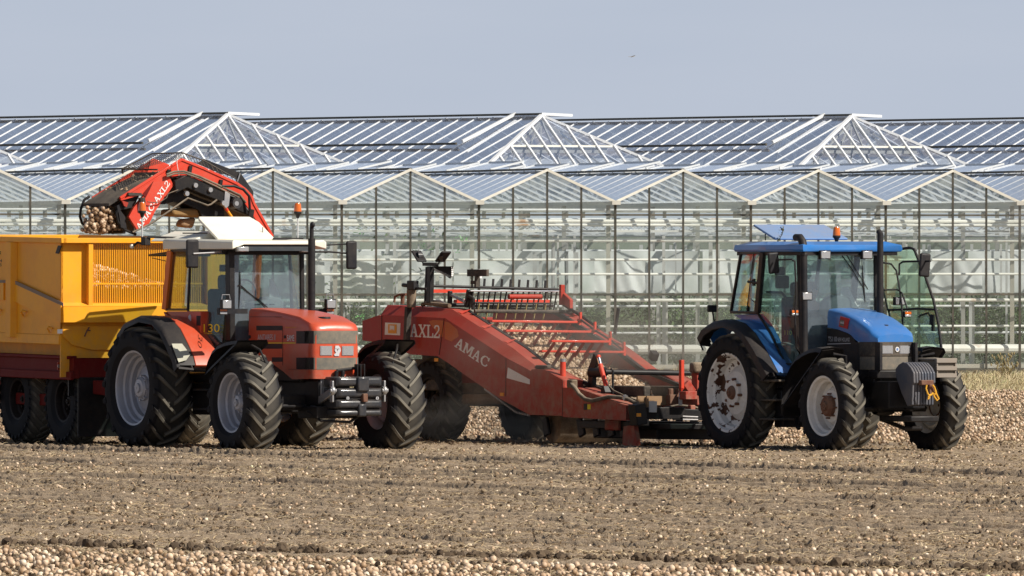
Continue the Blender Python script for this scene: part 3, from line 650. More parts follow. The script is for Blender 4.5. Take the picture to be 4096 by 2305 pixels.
h0 = red.p('z2', 625, 215, y=-.45); h1 = red.p('z2', 1060, 215, y=-.45); hz1 = red.p('z2', 700, 182, y=-.45).z
MB().prx([(-.70, zt-.02), (-.62, zt+.03), (-.30, hz1), (.25, hz1), (.3, zt)], h0.x, h1.x-.05).build('roof_box', M['cream'], roof, bevel=.03)
mark('roof_vent_slot', M['plastdust'], roof, corners_y(red, 'z2', (800, 207), (1040, 207), (800, 195), -.47), [RECT], (0, -1, 0), .004)
fa = red.p('z2', 1130, 272, y=-.5); fb = Vector((fa.x, red.p('z2', 1682, 270, x=fa.x).y, fa.z)); ra = red.p('z2', 930, 62, y=-.5)
d = ra-fa; mb = MB(); nn = Vector((.02, 0, .035)); up = d*.97
mb.loft([[fa, fb, fb+d*.75+Vector((0, .0, 0)), fb+d+Vector((0, -.07, 0)), fa+d+Vector((0, .03, 0)), fa+d*.9], [p+nn for p in (fa, fb, fb+d*.75, fb+d+Vector((0, -.07, 0)), fa+d+Vector((0, .03, 0)), fa+d*.9)]])
ht = mb.build('roof_hatch', M['cream'], roof, bevel=.012)
mb = MB(); mb.tube([fa+d*.75+Vector((0, .15, 0)), fa+Vector((-.1, .15, 0))], .008); mb.build('hatch_strut', M['plastic'], ht)
a = red.p('z2', 1573, 265, y=.32); MB().tube([a, a+Vector((0, 0, .18))], .006).tube([a, a+Vector((0, 0, .02))], [.04, .01]).build('aerial', M['plastic'], roof)
# mirrors
a = red.p('z2', 892, 400, y=-1.18); m1 = MB().box(a, (.05, .20, .40)).build('mirror', M['plastic'], rt, bevel=.03)
MB().tube([a+Vector((.03, 0, -.0)), red.p('z2', 1100, 390, y=-.85), red.p('z2', 1225, 375, y=-.6)], .013).build('mirror_arm', M['steel'], m1)
b = red.p('d', 884, 642, y=1.25); m2 = MB().box(b, (.05, .17, .40)).build('mirror', M['plastic'], rt, bevel=.03)
MB().tube([b+Vector((0, 0, .02)), red.p('d', 830, 634, y=.95), red.p('d', 775, 634, y=.62)], .013).tube([b+Vector((0, 0, .16)), red.p('d', 800, 618, y=.8), red.p('d', 770, 615, y=.6)], .01).build('mirror_arm', M['plastic'], m2)
# beacons
bp = red.p('z2', 408, 60, y=-.95); bb_ = red.p('z2', 408, 235, y=-.95); t = Vector(bb_); t.z = red.p('z4', 815, 700, y=-.95).z; t.x = bb_.x; beacon(rt, bb_, t)
o = MB().box(red.p('z1', 805, 228, y=-.95), (.12, .10, .12)).tube([red.p('z1', 795, 245, y=-.95), red.p('z1', 760, 235, y=-1.0), red.p('z1', 735, 255, y=-1.05)], .018).build('lamp_bracket', M['plastic'], rt, bevel=.01)
MB().ell(red.p('z1', 729, 257, y=-1.06), (.032,)*3).build('ball_knob', M['cream'], o)
MB().bar(red.p('z1', 815, 205, y=-.95), red.p('z1', 1000, 210, y=-.5), .03, .03).build('beacon_arm', M['plastic'], o)
bb2 = red.p('d', 749, 602, y=.8); t2 = Vector(bb2); t2.z = red.p('d', 749, 512, y=.8).z; beacon(rt, bb2, t2)
MB().bar(bb2+Vector((0, .08, 0)), bb2+Vector((0, -.4, 0)), .05, .04).build('beacon_arm', M['plastic'], rt)
# exhaust
e0 = red.p('b4', 1075, 350, y=.32); zt_ = red.p('d', 789, 600, y=.32).z
mb = MB(); mb.tube([e0+Vector((0, 0, -.1)), (e0.x, e0.y, zt_)], .052, 16); mb.tube([(e0.x, e0.y, zt_-.02), (e0.x, e0.y, zt_+.12), (e0.x-.0, e0.y+.0, zt_+.17)], [.03, .03, .028], 12)
mb.ell((e0.x+.02, e0.y, zt_+.19), (.05, .035, .045)); mb.build('exhaust_pipe', M['plastic'], rt)
# side lamps
for sd, zz_ in ((-1, None), (1, None)):
    if sd < 0: c = red.p('a1', 1035, 1110, y=-1.0); k = red.p('a1', 990, 1225, y=-1.02); g = red.p('a1', 1050, 1010, y=-1.0)
    else: c = red.p('b4', 1330, 240, y=1.0); k = red.p('b4', 1325, 345, y=1.02); g = red.p('b4', 1338, 150, y=1.0)
    L = lamp(rt, c, (.12, .16, .14)); indicator(rt, k, (.08, .13, .10))
    w_ = .07
    MB().tube([g+Vector((0, -w_, -.03)), g+Vector((0, -w_*.8, .05)), g+Vector((0, w_*.8, .05)), g+Vector((0, w_, -.03))], .008).build('lamp_guard', M['steel'], L)
    MB().bar(k+Vector((-.02, 0, 0)), Vector((k.x-.05, sd*.6, k.z)), .05, .07).build('lamp_bracket', M['plastic'], L)
lamp(roof, red.p('a1', 1275, 195, y=-.6)+Vector((.05, 0, 0)), (.12, .18, .07), body='interior', glass='lampglass')
lamp(roof, red.p('a1', 2340, 200, y=.56), (.1, .15, .08), body='interior')
# number on the door window
word('lettering', M['decal_yel'], rt, corners_y(red, 'z1', (1126, 730), (1214, 730), (1126, 686), -.812), '130', (0, -1, 0), .004)
word('lettering', M['decal_yel'], rt, corners_y(red, 'z1', (1128, 741), (1175, 741), (1128, 733), -.812), 'POWER', (0, -1, 0), .004)
mb = MB()
for k in range(3): mb.bb((.95, -.98, .55+.27*k), (1.35, -.62, .58+.27*k))
mb.build('step', M['black'], rt, bevel=.01)
# green cloth stuck by the rear fender
tg = MB()
for k in range(4): tg.loft([[(fo[0][0]-.03, -1.3+.05*k, fo[0][1]+.25), (fo[0][0]-.03, -1.27+.05*k, fo[0][1]+.26), (fo[0][0]+.01+.02*k, -1.26+.05*k, fo[0][1]-.03), (fo[0][0]+.0+.02*k, -1.33+.05*k, fo[0][1]-.02)], [(fo[0][0]-.05, -1.3+.05*k, fo[0][1]+.25), (fo[0][0]-.05, -1.27+.05*k, fo[0][1]+.26), (fo[0][0]-.02+.02*k, -1.26+.05*k, fo[0][1]-.03), (fo[0][0]-.03+.02*k, -1.33+.05*k, fo[0][1]-.02)]])
tg.build('mudflap_cloth', paint('green_cloth', (.12, .30, .25), .8, .2, coat=0), rt)

# ============================================================ BLUE TRACTOR
blu = Frame(3.936, 181.16, 30)
bt = empty('tractor', blu.M)
tag(bt, 'blue tractor with a raised roof hatch and its far cab door open, pulling the harvester', 'tractor')
HB = .335
crease = blu.xz('b6', [(1000, 510), (1150, 545), (1350, 640), (1550, 790), (1640, 890), (1690, 975)], -HB)
sil = blu.xz('b6', [(1030, 478), (1200, 468), (1450, 488), (1700, 560), (1900, 655), (2050, 765), (2150, 865), (2195, 975)], .22)
xf = blu.p('b6', 1957, 960, y=0).x; x0 = blu.p('b6', 960, 775, y=-HB).x
zl = blu.xz('b6', [(960, 772), (1100, 800), (1250, 855), (1330, 905), (1380, 985), (1700, 988)], -HB)
ztop = blu.p('b6', 1957, 988, x=xf).z
secs = []
n = 14
for i in range(n+1):
    x = x0+(xf-x0)*(i/n if i < n else 1)
    ze = max(ip(crease, x), ztop+.01); zc = max(ip(sil, x), ztop+.012, ze+.004); bot = min(ip(zl, x), ze-.002)
    k = max(0, (x-(xf-.1))/.1); hb = HB-.05*k*k
    half = [(hb, bot), (hb+.004, bot+(ze-bot)*.6), (hb-.006, ze-(ze-bot)*.1), (hb-.035, ze+(zc-ze)*.35), (hb-.1, ze+(zc-ze)*.75), (hb*.4, zc), (0, zc+.004)]
    secs.append([(x, -y, z) for y, z in half]+[(x, y, z) for y, z in half[::-1][1:]])
hood = MB().loft(secs).build('bonnet', M['blue'], bt, smooth=50)
zg = blu.p('y3', 1830, 680, x=xf).z; z_sep = blu.p('y3', 1830, 570, x=xf).z
# black lower nose
def plan(g, xr): return [(xr, -HB-g), (xf-.1, -HB-g), (xf-.045, -HB+.018-g), (xf-.01, -HB+.05-g), (xf+g, -HB+.075), (xf+g, HB-.075), (xf-.01, HB-.05+g), (xf-.045, HB-.018+g), (xf-.1, HB+g), (xr, HB+g)]
nose = MB().prz(plan(.0, xf-.42), z_sep+.004, ztop+.004).build('headlight_panel', M['plastdust'], bt, bevel=.006)
MB().prz(plan(-.008, xf-.42), zg, z_sep).build('lower_grille', M['grille'], bt, bevel=.006)
# black side under the blue bonnet
sp = blu.xz('y3', [(1252, 336), (1340, 352), (1420, 380), (1462, 405), (1490, 452), (1690, 455), (1690, 680), (1540, 760), (1440, 660), (1300, 590), (1252, 600)], -.31)
for sd in (-1, 1): MB().pry(sp, sd*.31, sd*.27).build('side_grille', M['plastic'], bt)
word('lettering', M['greytext'], bt, corners_y(blu, 'y3', (1264, 446), (1336, 446), (1264, 406), -.311), 'TS110', (0, -1, 0), .004)
word('lettering', M['greytext'], bt, corners_y(blu, 'y3', (1343, 446), (1442, 446), (1343, 414), -.311), 'NEW HOLLAND', (0, -1, 0), .004)
mark('pinstripe', M['greytext'], bt, corners_y(blu, 'y3', (1258, 470), (1448, 465), (1258, 464), -.311), [RECT], (0, -1, 0), .004)
c = corners_y(blu, 'b6', (1125, 760), (1255, 797), (1150, 608), -HB-.008)
st_ = mark('sticker', paint('sticker_red', (.45, .03, .03), .5, .1, coat=0), hood, c, [RECT], (0, -1, 0), .004)
mark('sticker_picture', M['grille'], st_, corners_y(blu, 'b6', (1138, 740), (1195, 756), (1148, 655), -HB-.012), [RECT], (0, -1, 0), .004)
mark('sticker_picture', M['greytext'], st_, corners_y(blu, 'b6', (1143, 712), (1198, 722), (1147, 672), -HB-.016), [[(0, 0), (.2, 1), (.3, .2), (.5, .9), (.6, .2), (.85, 1), (1, 0)]], (0, -1, 0), .003)
for a in ((1703, 480, 1795, 545), (1850, 480, 1938, 546)):
    hl = mark('headlight', M['chrome'], nose, fx(blu, 'y3', *a, xf), [RECT], (1, 0, 0), .004); mark('lens', M['lampglass'], hl, fx(blu, 'y3', a[0]+5, a[1]+5, a[2]-5, a[3]-5, xf), [RECT], (1, 0, 0), .012)
oct_ = [(.5+.5*math.cos(a*.5236), .5+.5*math.sin(a*.5236)) for a in range(12)]
bd = mark('badge', M['white'], nose, fx(blu, 'y3', 1814, 490, 1845, 532, xf), [oct_], (1, 0, 0), .012); mark('badge_leaf', M['blue'], bd, fx(blu, 'y3', 1820, 497, 1839, 525, xf), [[(.1, .2), (.9, .2), (.9, .8), (.6, 1), (.6, .4), (.4, .4), (.4, 1), (.1, .8)]], (1, 0, 0), .016)
q = blu.p('b6', 1820, 745, y=0); MB().lathe([(.001, .01), (.03, .008), (.035, -.02)], c=(q.x, 0, ip(sil, q.x)), axis='z', n=12).build('bonnet_catch', M['plastic'], hood)
# chassis
mb = MB(); mb.bb((.1, -.28, .5), (1.5, .28, 1.15)); mb.bb((1.3, -.22, .55), (xf-.05, .22, 1.15)); mb.bb((-.3, -.32, .55), (.4, .32, 1.2)); mb.bb((.3, -.72, .45), (.95, -.3, .85)); mb.bb((.3, .3, .45), (1.0, .7, .9))
mb.bb((-.12, -.85, .68), (.12, .85, .88)); mb.bb((1.1, -.30, .75), (xf-.1, .30, zg+.02)); mb.bb((.1, -.7, .9), (1.1, .7, 1.02)); mb.build('chassis', M['black'], bt, bevel=.03)
mb = MB(); mb.bb((2.38, -.65, .55), (2.6, .65, .74)); mb.lathe([(.12, -.14), (.16, 0), (.12, .14)], c=(2.49, .0, .63), n=16); mb.tube([(2.68, -.6, .6), (2.68, .6, .6)], .025); mb.lathe([(.001, -.08), (.12, -.06), (.14, .1)], c=(2.49, -.66, .63), n=16); mb.build('front_axle', M['black'], bt, bevel=.02)
hzb = 2.6-(1627-1060)*178.6/FPX
for sd in (-1, 1):
    wheel(bt, (0, sd*.875, .80), .835, .42, .54, sd, (M['rim_rust'], M['rust']), 'flat', 21, lugh=.035, hub=.10)
    wheel(bt, (2.49, sd*.835, hzb+.01), .672, .375, .40, sd, (M['rim_white'], M['rust']), 'flat', 18, hub=.15)
# rear fenders: blue shell with wide black flare
fo = blu.xz('y3', [(215, 455), (190, 400), (225, 335), (300, 285), (400, 265), (500, 300), (580, 380), (650, 490), (710, 600), (765, 705)], -1.08)
for sd in (-1, 1): fender(bt, fo, 1.10, .90, .60, 'plastic', 'blue', sd, lip=.11)
sp = blu.xz('y3', [(480, 225), (690, 218), (760, 300), (830, 430), (880, 600), (915, 748), (800, 720), (740, 560), (640, 330)], -.66)
for sd in (-1, 1): MB().pry(sp, sd*.66, sd*.58).build('side_panel', M['blue'], bt, bevel=.01)
ff = blu.xz('y3', [(892, 960), (898, 830), (925, 710), (960, 630), (1005, 575), (1060, 535), (1115, 508), (1170, 497), (1212, 505)], -1.0)
for sd in (-1, 1):
    secs = [[(x, sd*1.03, z-.06) for x, z in ff], [(x, sd*1.0, z) for x, z in ff], [(x, sd*.80, z+.02) for x, z in ff], [(x, sd*.66, z) for x, z in ff], [(x, sd*.64, z-.05) for x, z in ff], [(x, sd*.80, z-.01) for x, z in ff], [(x, sd*.99, z-.03) for x, z in ff]]
    o = MB().loft(secs, caps=False).build('front_fender', M['plastic'], bt, smooth=50)
    MB().tube([(2.5, sd*.83, ff[5][1]-.02), (2.5, sd*.62, ff[5][1]-.05), (2.45, sd*.58, .8)], .022).build('fender_stay', M['black'], o)
# cab
xc = blu.p('y2', 1340, 700, y=0).x
T = {'r': blu.p('y2', 545, 335, y=-.66), 'b': blu.p('y2', 725, 330, y=-.78), 'f': blu.p('y2', 1030, 340, y=-.62)}
Bt = {'r': blu.p('y2', 462, 822, y=-.66), 'b': blu.p('y2', 680, 828, y=-.78), 'f': blu.p('a2', 1060, 1330, y=-.62)}
LO = {'f': blu.p('y3', 1060, 640, y=-.60), 'b': blu.p('y3', 905, 630, y=-.70), 'm': blu.p('y3', 790, 380, y=-.76)}
zr = T['b'].z+.01
cab = posts('cab_frame', M['black'], bt, [(T['r'], Bt['r']), (mir(T['r']), mir(Bt['r'])), (Bt['r'], Bt['b']), (mir(Bt['r']), mir(Bt['b'])), (T['r'], T['b']), (mir(T['r']), mir(T['b'])), (T['b'], T['f']), (mir(T['b']), mir(T['f'])), (T['f'], mir(T['f'])), (T['r'], mir(T['r']))], .04, .04)
posts('door_pillar', M['black'], cab, [(T['b'], Bt['b'])], .06, .10); posts('door_pillar', M['black'], cab, [(mir(T['b']), mir(Bt['b']))], .06, .09)
posts('front_pillar', M['black'], cab, [(T['f'], LO['f'])], .06, .09); posts('front_pillar', M['black'], cab, [(mir(T['f']), mir(LO['f']))], .05, .06)
posts('door_frame', M['black'], cab, [(Bt['b'], LO['m']), (LO['m'], LO['b']), (LO['b'], LO['f'])], .03, .03)
qa = blu.p('y2', 655, 340, y=-.72); qb = blu.p('y2', 598, 822, y=-.72); posts('window_bar', M['black'], cab, [(qa, qb)], .035, .03)
pane('side_window', M['cabglass'], cab, [T['r'], T['b'], Bt['b'], Bt['r']]); pane('side_window', M['cabglass'], cab, [mir(T['r']), mir(T['b']), mir(Bt['b']), mir(Bt['r'])])
pane('door_window', M['cabglass'], cab, [T['b'], T['f'], LO['f'], LO['b']]); pane('door_window', M['cabglass'], cab, [T['b'], LO['b'], Bt['b']])
pane('rear_window', M['cabglass'], cab, [T['r'], mir(T['r']), mir(Bt['r']), Bt['r']])
pane('windscreen', M['windscreen'], cab, [T['f'], mir(T['f']), mir(LO['f']), LO['f']])
mb = MB(); mb.box(blu.p('a2', 270, 745, y=-.76), (.05, .02, .1)); mb.tube([blu.p('a2', 180, 735, y=-.76), blu.p('a2', 340, 755, y=-.78)], .02); mb.tube([blu.p('a2', 195, 1000, y=-.72), blu.p('a2', 300, 1080, y=-.76)], .01); mb.build('window_catch', M['plastic'], cab)
zfw = blu.p('a2', 1400, 1330, x=xc).z
mb = MB(); mb.bb((xc-.18, -.58, .95), (xc-.1, .58, zfw)); mb.bb((.1, -.66, .98), (xc-.12, .66, 1.05)); mb.build('firewall', M['interior_dark'], cab)
c0 = [(blu.p('y3', 800, 300, y=-.5).x, 1.0), (blu.p('y3', 1010, 300, y=-.5).x, 1.0), (blu.p('y3', 980, 320, y=-.5).x, 1.42), (blu.p('y3', 860, 300, y=-.5).x, 1.52)]
MB().pry(c0, -.56, -.34).build('side_console', M['interior'], cab, bevel=.03)
word('lettering', M['decal_yel'], cab, corners_y(blu, 'b6', (335, 885), (440, 885), (335, 820), -.565), '110', (0, -1, 0), .01)
mb = MB(); mb.bb((.25, -.27, 1.15), (.78, .27, 1.42)); mb.bb((.12, -.25, 1.4), (.30, .25, 2.15)); mb.bb((.16, -.13, 2.15), (.26, .13, 2.36)); mb.build('driver_seat', M['interior_dark'], cab, bevel=.05)
D2 = lambda u, v: blu.p('a2', u, v, x=xc-.22)
mb = MB(); mb.prx([(D2(u, v).y, D2(u, v).z) for u, v in ((1470, 1330), (1480, 1080), (1560, 990), (1660, 962), (1790, 975), (1880, 1020), (1960, 1130), (1980, 1330))], xc-.45, xc-.15); mb.build('dashboard', M['interior'], cab, bevel=.04)
mark('document_sheet', M['white'], cab, corners_x(blu, 'a2', (1710, 1145), (1995, 1145), (1710, 825), xc-.3), [[(0, .2), (1, 0), (.45, 1), (0, 1)]], (1, 0, 0), .004)
sw = Vector((xc-.46, .0, 1.76)); MB().lathe([(.18, -.012), (.195, 0), (.18, .012), (.168, 0), (.18, -.012)], c=(0, 0, 0), axis='x', n=28).build('steering_wheel', M['plastic'], cab).matrix_local = Matrix.Translation(sw) @ Matrix.Rotation(R_(-35), 4, 'Y')
mb = MB(); mb.box(blu.p('a2', 740, 740, y=-.3), (.08, .2, .18)); mb.box(blu.p('a2', 700, 560, y=-.35), (.05, .16, .12)); mb.tube([blu.p('a2', 480, 905, y=-.4), blu.p('a2', 740, 915, y=-.4), blu.p('a2', 800, 1000, y=-.4)], .018); mb.build('control_box', M['interior_dark'], cab, bevel=.02)
P = lambda u, v: blu.p('a2', u, v, x=xc+.03)
mb = MB(); mb.tube([P(1690, 240), P(1920, 560), P(2080, 830)], .007); mb.tube([P(1780, 250), P(1980, 560), P(2160, 860)], .007); mb.tube([P(2060, 380), P(2090, 840), P(2115, 1080)], [.006, .013, .006]); mb.build('wiper', M['plastic'], cab)
# roof
a = blu.p('y2', 472, 300, y=-.72); b = blu.p('y2', 650, 300, y=-.80); c = blu.p('y2', 740, 300, y=-.88); d_ = blu.p('y2', 1065, 300, y=-.80); e = blu.p('y2', 1112, 290, y=-.62)
zb0 = blu.p('y2', 900, 325, y=-.85).z; zt0 = blu.p('y2', 900, 268, y=-.85).z; zu = blu.p('y2', 1300, 240, x=e.x).z; zfb = blu.p('y2', 1300, 314, x=e.x).z
xe_ = e.x
pl = [(a.x, -.70), (b.x, -.78), (c.x, -.87), (d_.x, -.82), (xe_, -.56), (xe_+.03, 0), (xe_, .56), (d_.x, .82), (c.x, .87), (b.x, .78), (a.x, .70)]
g = lambda k, z, o=0: [(x*k+(1-k)*.75+o, y*k, z) for x, y in pl]
roof = MB().loft([g(.98, zb0), g(1, zb0+.03), g(.985, zb0+.10), g(.95, zt0), g(.80, zu)]).build('roof', M['blue'], bt, bevel=.012)
MB().prz([(x*.97, y*.93) for x, y in pl], zb0-.05, zb0+.01).build('roof_underside', M['plastic'], roof)
fa = blu.p('y2', 822, 230, y=-.55); yb2 = blu.p('y2', 1422, 228, x=fa.x).y; ra = blu.p('y2', 640, 115, y=-.55); d = ra-fa; fb = Vector((fa.x, yb2, fa.z))
pts = [fa, fb, fb+d+Vector((0, -.03, 0)), fa+d]; nn = Vector((.02, 0, .03)); 
ht = MB().loft([pts, [p+nn for p in pts]]).build('roof_hatch', paint('chalky_blue', (.13, .26, .50), .5, .3, coat=0), roof, bevel=.012)
MB().tube([fa+d*.7+Vector((0, .1, 0)), fa+Vector((-.42, .1, .0))], .008).build('hatch_strut', M['plastic'], ht)
b0 = blu.p('y2', 1332, 215, y=.30); tt = Vector(b0); tt.z = blu.p('y2', 1332, 123, y=.3).z; beacon(bt, b0+Vector((0, 0, -.1)), tt)
for u, y in ((1225, -.4), (1570, .42)):
    c = blu.p('y2', u, 350, x=xe_-.02); lamp(roof, c, (.11, .175, .125), body='plastic')
# near intake stack and far exhaust
i0 = blu.p('y3', 1068, 520, y=-.74); itop = blu.p('y2', 1062, 300, y=-.74); xk = itop.x
mb = MB(); mb.tube([(i0.x, -.74, i0.z-.1), (xk, -.74, itop.z-.3), (xk, -.74, itop.z+.02)], .05, 16)
k = blu.p('y2', 1050, 240, y=-.74); k2 = blu.p('y2', 1025, 212, y=-.74)
mb.tube([(xk, -.74, itop.z), (k.x, -.74, k.z-.0), (k.x-.06, -.74, k.z+.055), (k2.x-.10, -.74, k2.z+.01)], [.056, .058, .054, .05], 16)
mb.lathe([(.054, -.01), (.059, 0), (.054, .01)], c=(xk, -.74, blu.p('y2', 1060, 346, y=-.74).z), axis='z', n=20)
mb.build('intake_pipe', M['plastic'], bt)
e0 = blu.p('y2', 1692, 850, y=.30); e1 = blu.p('y2', 1694, 175, y=.30)
MB().tube([e0+Vector((0, 0, -.12)), (e0.x, .30, e1.z-.1), (e0.x, .30, e1.z), (e0.x-.04, .30, e1.z+.03)], [.05, .044, .042, .04], 16).build('exhaust_pipe', M['plastic'], bt)
# near mirror post with lamp and indicator
pp = lambda u, v, y=-1.0: blu.p('a2', u, v, y=y)
mb = MB(); mb.tube([pp(955, 1440), pp(955, 1250), pp(975, 940), pp(950, 400), pp(900, 365), pp(640, 370)], .013); mb.tube([pp(955, 1440), blu.p('y3', 1000, 500, y=-.9), blu.p('y3', 1035, 550, y=-.7)], .013); post_ = mb.build('mirror_post', M['plastic'], bt)
mm = pp(595, 425); MB().box(mm, (.05, .17, .30), (R_(4), 'X')).build('mirror', M['plastic'], post_, bevel=.04, seg=3)
lamp(post_, pp(1120, 975), (.12, .17, .12)); indicator(post_, pp(935, 1250), (.06, .12, .085))
a = blu.p('y3', 305, 175, y=-.9); MB().box(a, (.05, .14, .10)).tube([a, a+Vector((.08, 0, -.24))], .012).build('mirror', M['plastic'], bt, bevel=.02)
# far post, mirror, lamps
yo = 1.0
q = lambda u, v, y=yo: blu.p('y2', u, v, y=y)
mb = MB(); mb.tube([q(1715, 415, .66), q(1780, 425), q(1825, 480), q(1850, 620), q(1868, 760), q(1878, 940)], .014); mb.tube([q(1848, 520), q(1850, 425), q(1880, 407), q(2000, 403), q(2105, 402)], .014)
mb.tube([q(1722, 640, .66), q(1830, 636), q(1872, 665), q(1915, 795)], .012); fpst = mb.build('mirror_post', M['plastic'], bt)
MB().box(q(2058, 435), (.05, .17, .33), (R_(-5), 'X')).build('mirror', M['plastic'], fpst, bevel=.04, seg=3)
lamp(fpst, q(1838, 732), (.12, .17, .12)); indicator(fpst, q(1912, 840), (.06, .12, .085))
# opened far door (hinged at the rear of the doorway, swung out)
dy = 1.35
q = lambda u, v: blu.p('y2', u, v, y=dy)
outl = [q(1690, 332), q(1800, 312), q(1935, 291), q(1972, 305), q(2000, 375), q(2060, 520), q(2130, 720), q(2172, 920), (blu.p('y3', 2195, 500, y=dy))]
door = MB().tube(outl, .02).build('door', M['plastic'], bt)
low = blu.p('y3', 1990, 505, y=dy); 
P_ = [Vector(p) for p in outl]+[low, q(1760, 870), q(1700, 600)]
MB().loft([P_, [p+Vector((0, .006, 0)) for p in P_]]).build('door_window', M['doorglass'], door, smooth=0)
MB().tube([q(1755, 805), q(1900, 800), q(2000, 794), q(2145, 802)], .016).tube([q(1760, 805), q(1775, 875)], .015).tube([q(1755, 805), q(1700, 560)], .014).build('door_rail', M['plastic'], door)
MB().tube([q(2012, 862), q(2025, 848), q(2090, 828), q(2100, 850)], .014).box(q(2120, 885), (.1, .03, .15)).box(q(2128, 950), (.05, .03, .1)).build('door_handle', M['plastic'], door)
# front weights
xw = 3.60; za = blu.p('a3', 800, 360, x=xw-.2).z
pa = [blu.p('a3', u, v, y=-.16) for u, v in ((475, 455), (520, 395), (580, 358), (640, 372), (700, 440), (738, 515), (742, 660), (722, 690), (715, 980), (650, 1000), (560, 800), (480, 560))]
pr = [(p.x, p.z) for p in pa]
wt = empty('front_weight', parent=bt)
nW = 8
for k in range(nW):
    y = -.16+k*.046; MB().pry(pr if k < 1 else [(x, z) for x, z in pr], y, y+.036).build('weight_plate', M['ironblue'], wt, bevel=.009)
mb = MB(); ctr = blu.p('a3', 940, 660, y=.0)
mb.box((pr[5][0]+.02, .03, blu.p('a3', 930, 655, x=pr[5][0]).z), (.1, .20, .07)); mb.box((pr[5][0]+.05, .09, blu.p('a3', 990, 750, x=pr[5][0]).z), (.08, .08, .14)); mb.build('weight_clamp', M['rust'], wt, bevel=.01)
mb = MB(); mb.bb((xf-.3, -.30, .60), (pr[0][0]+.05, .30, .98)); mb.bb((2.7, -.2, .42), (pr[5][0], .26, .50)); mb.bb((xf-.2, -.32, zg-.12), (xf+.03, .32, zg-.005)); mb.build('front_frame', M['black'], bt, bevel=.015)
mb = MB(); mb.bb((xf-.03, -.28, zg-.075), (xf+.02, .1, zg-.01)); mb.build('frame_plate', M['grille'], bt, bevel=.006)
cx_ = blu.p('a3', 1090, 450, y=.36).x
z1 = blu.p('a3', 1090, 335, y=.36).z; z0 = blu.p('a3', 1090, 585, y=.36).z
bx = MB(); bx.bb((cx_-.66, .36, z0), (cx_-.03, .66, z1)); bx.build('tool_box', M['grille'], bt, bevel=.012)
mb = MB()
for zq in (z1-.005, (z0+z1)/2+.01, z0+.03): mb.bb((cx_-.03, .34, zq-.028), (cx_+.01, .67, zq+.028))
for yq in (.35, .65): mb.bb((cx_-.03, yq, z0), (cx_-.005, yq+.02, z1))
mb.bb((cx_-.68, .34, z1+.002), (cx_, .68, z1+.03)); mb.build('tool_box_slats', M['greywood'], bt, bevel=.004)
for k in range(3): MB().bb((.75, -.98, .42+.27*k), (1.2, -.66, .45+.27*k)).build('step', M['plastdust'], bt, bevel=.01)
mb = MB(); mb.bb((.7, -.7, .32), (.95, -.35, .62)); mb.tube([(1.0, -.5, .45), (1.15, -.6, .35), (1.25, -.62, .3)], .03); mb.build('fuel_tank', M['black'], bt, bevel=.02)
mb = MB(); mb.tube([(2.6, -.1, .45), (2.9, .1, .32), (2.95, .35, .32)], .03); mb.build('drawbar', M['black'], bt)
# yellow rope hanging on the weights
rp = lambda u, v, x=pr[5][0]+.12: blu.M @ blu.p('a3', u, v, x=x)
mb = MB(); mb.tube([rp(930, 690), rp(920, 740), rp(945, 815), rp(965, 840), rp(1005, 825), rp(1020, 800)], .013, 8)
mb.tube([rp(1015, 690), rp(1040, 720), rp(1065, 790), rp(1050, 830), rp(1020, 800), rp(1040, 860), rp(1080, 915), rp(1105, 890), rp(1075, 830), rp(1050, 770)], .013, 8)
mb.tube([rp(1000, 830), rp(955, 860), rp(945, 900), rp(975, 870)], .011, 8)
tag(mb.build('rope', paint('yellow_rope', (.70, .36, .02), .8, .2, coat=0)), 'yellow rope looped on the front weights of the blue tractor', 'rope')
# ============================================================ the driver of the blue tractor
def skin_chain(name, chains, mat, parent, root=0, sub=1):
    V = []; E = []; Rr = []; idx = {}
    def vid(p, r):
        k = tuple(round(c, 4) for c in p)
        if k not in idx: idx[k] = len(V); V.append(k); Rr.append(r)
        return idx[k]
    for ch in chains:
        last = None
        for p, r in ch:
            i = vid(p, r)
            if last is not None and last != i: E.append((last, i))
            last = i
    me = bpy.data.meshes.new(name); me.from_pydata(V, E, []); me.materials.append(mat)
    o = bpy.data.objects.new(name, me); col.objects.link(o); o.parent = parent
    sk = o.modifiers.new('skin', 'SKIN'); sk.use_smooth_shade = True
    for i, d in enumerate(me.skin_vertices[0].data): d.radius = (Rr[i], Rr[i]); d.use_root = (i == root)
    s = o.modifiers.new('sub', 'SUBSURF'); s.levels = sub; s.render_levels = sub+1
    return o
sk = paint('skin', (.55, .27, .17), .5, .05, coat=0); shirt = paint('dark_shirt', (.022, .026, .04), .9, .1, coat=0); jeans = paint('work_trousers', (.05, .07, .12), .9, .2, coat=0); hairm = paint('dark_hair', (.03, .02, .015), .8, .05, coat=0)
X0 = .46
pel = ((X0, .02, 1.50), .15); belly = ((X0+.01, .02, 1.66), .145); chest = ((X0+.02, .02, 1.86), .165); upc = ((X0+.03, .02, 2.0), .13); neck = ((X0+.05, .02, 2.09), .058); jaw = ((X0+.08, .02, 2.16), .075); head = ((X0+.07, .02, 2.24), .092); crown = ((X0+.06, .02, 2.30), .07)
def arm(s):
    sh = ((X0+.03, .02+s*.19, 1.98), .062); el = ((X0+.20, .02+s*.27, 1.74), .048); wr = ((xc-.50, s*.17, 1.80), .031); pm = ((xc-.455, s*.165, 1.815), .036)
    c = [[upc, sh, el, wr, pm]]
    for f, dx in ((-.032, .0), (-.011, .008), (.011, .006), (.032, -.002)):
        c.append([pm, ((xc-.42+dx, s*.165+f*.6, 1.835+f*.5), .010), ((xc-.40+dx, s*.15+f*.6, 1.815+f*.5), .009), ((xc-.42+dx, s*.135+f*.5, 1.80+f*.5), .008)])
    c.append([pm, ((xc-.47, s*.13, 1.835), .011), ((xc-.45, s*.11, 1.83), .009)])
    return c
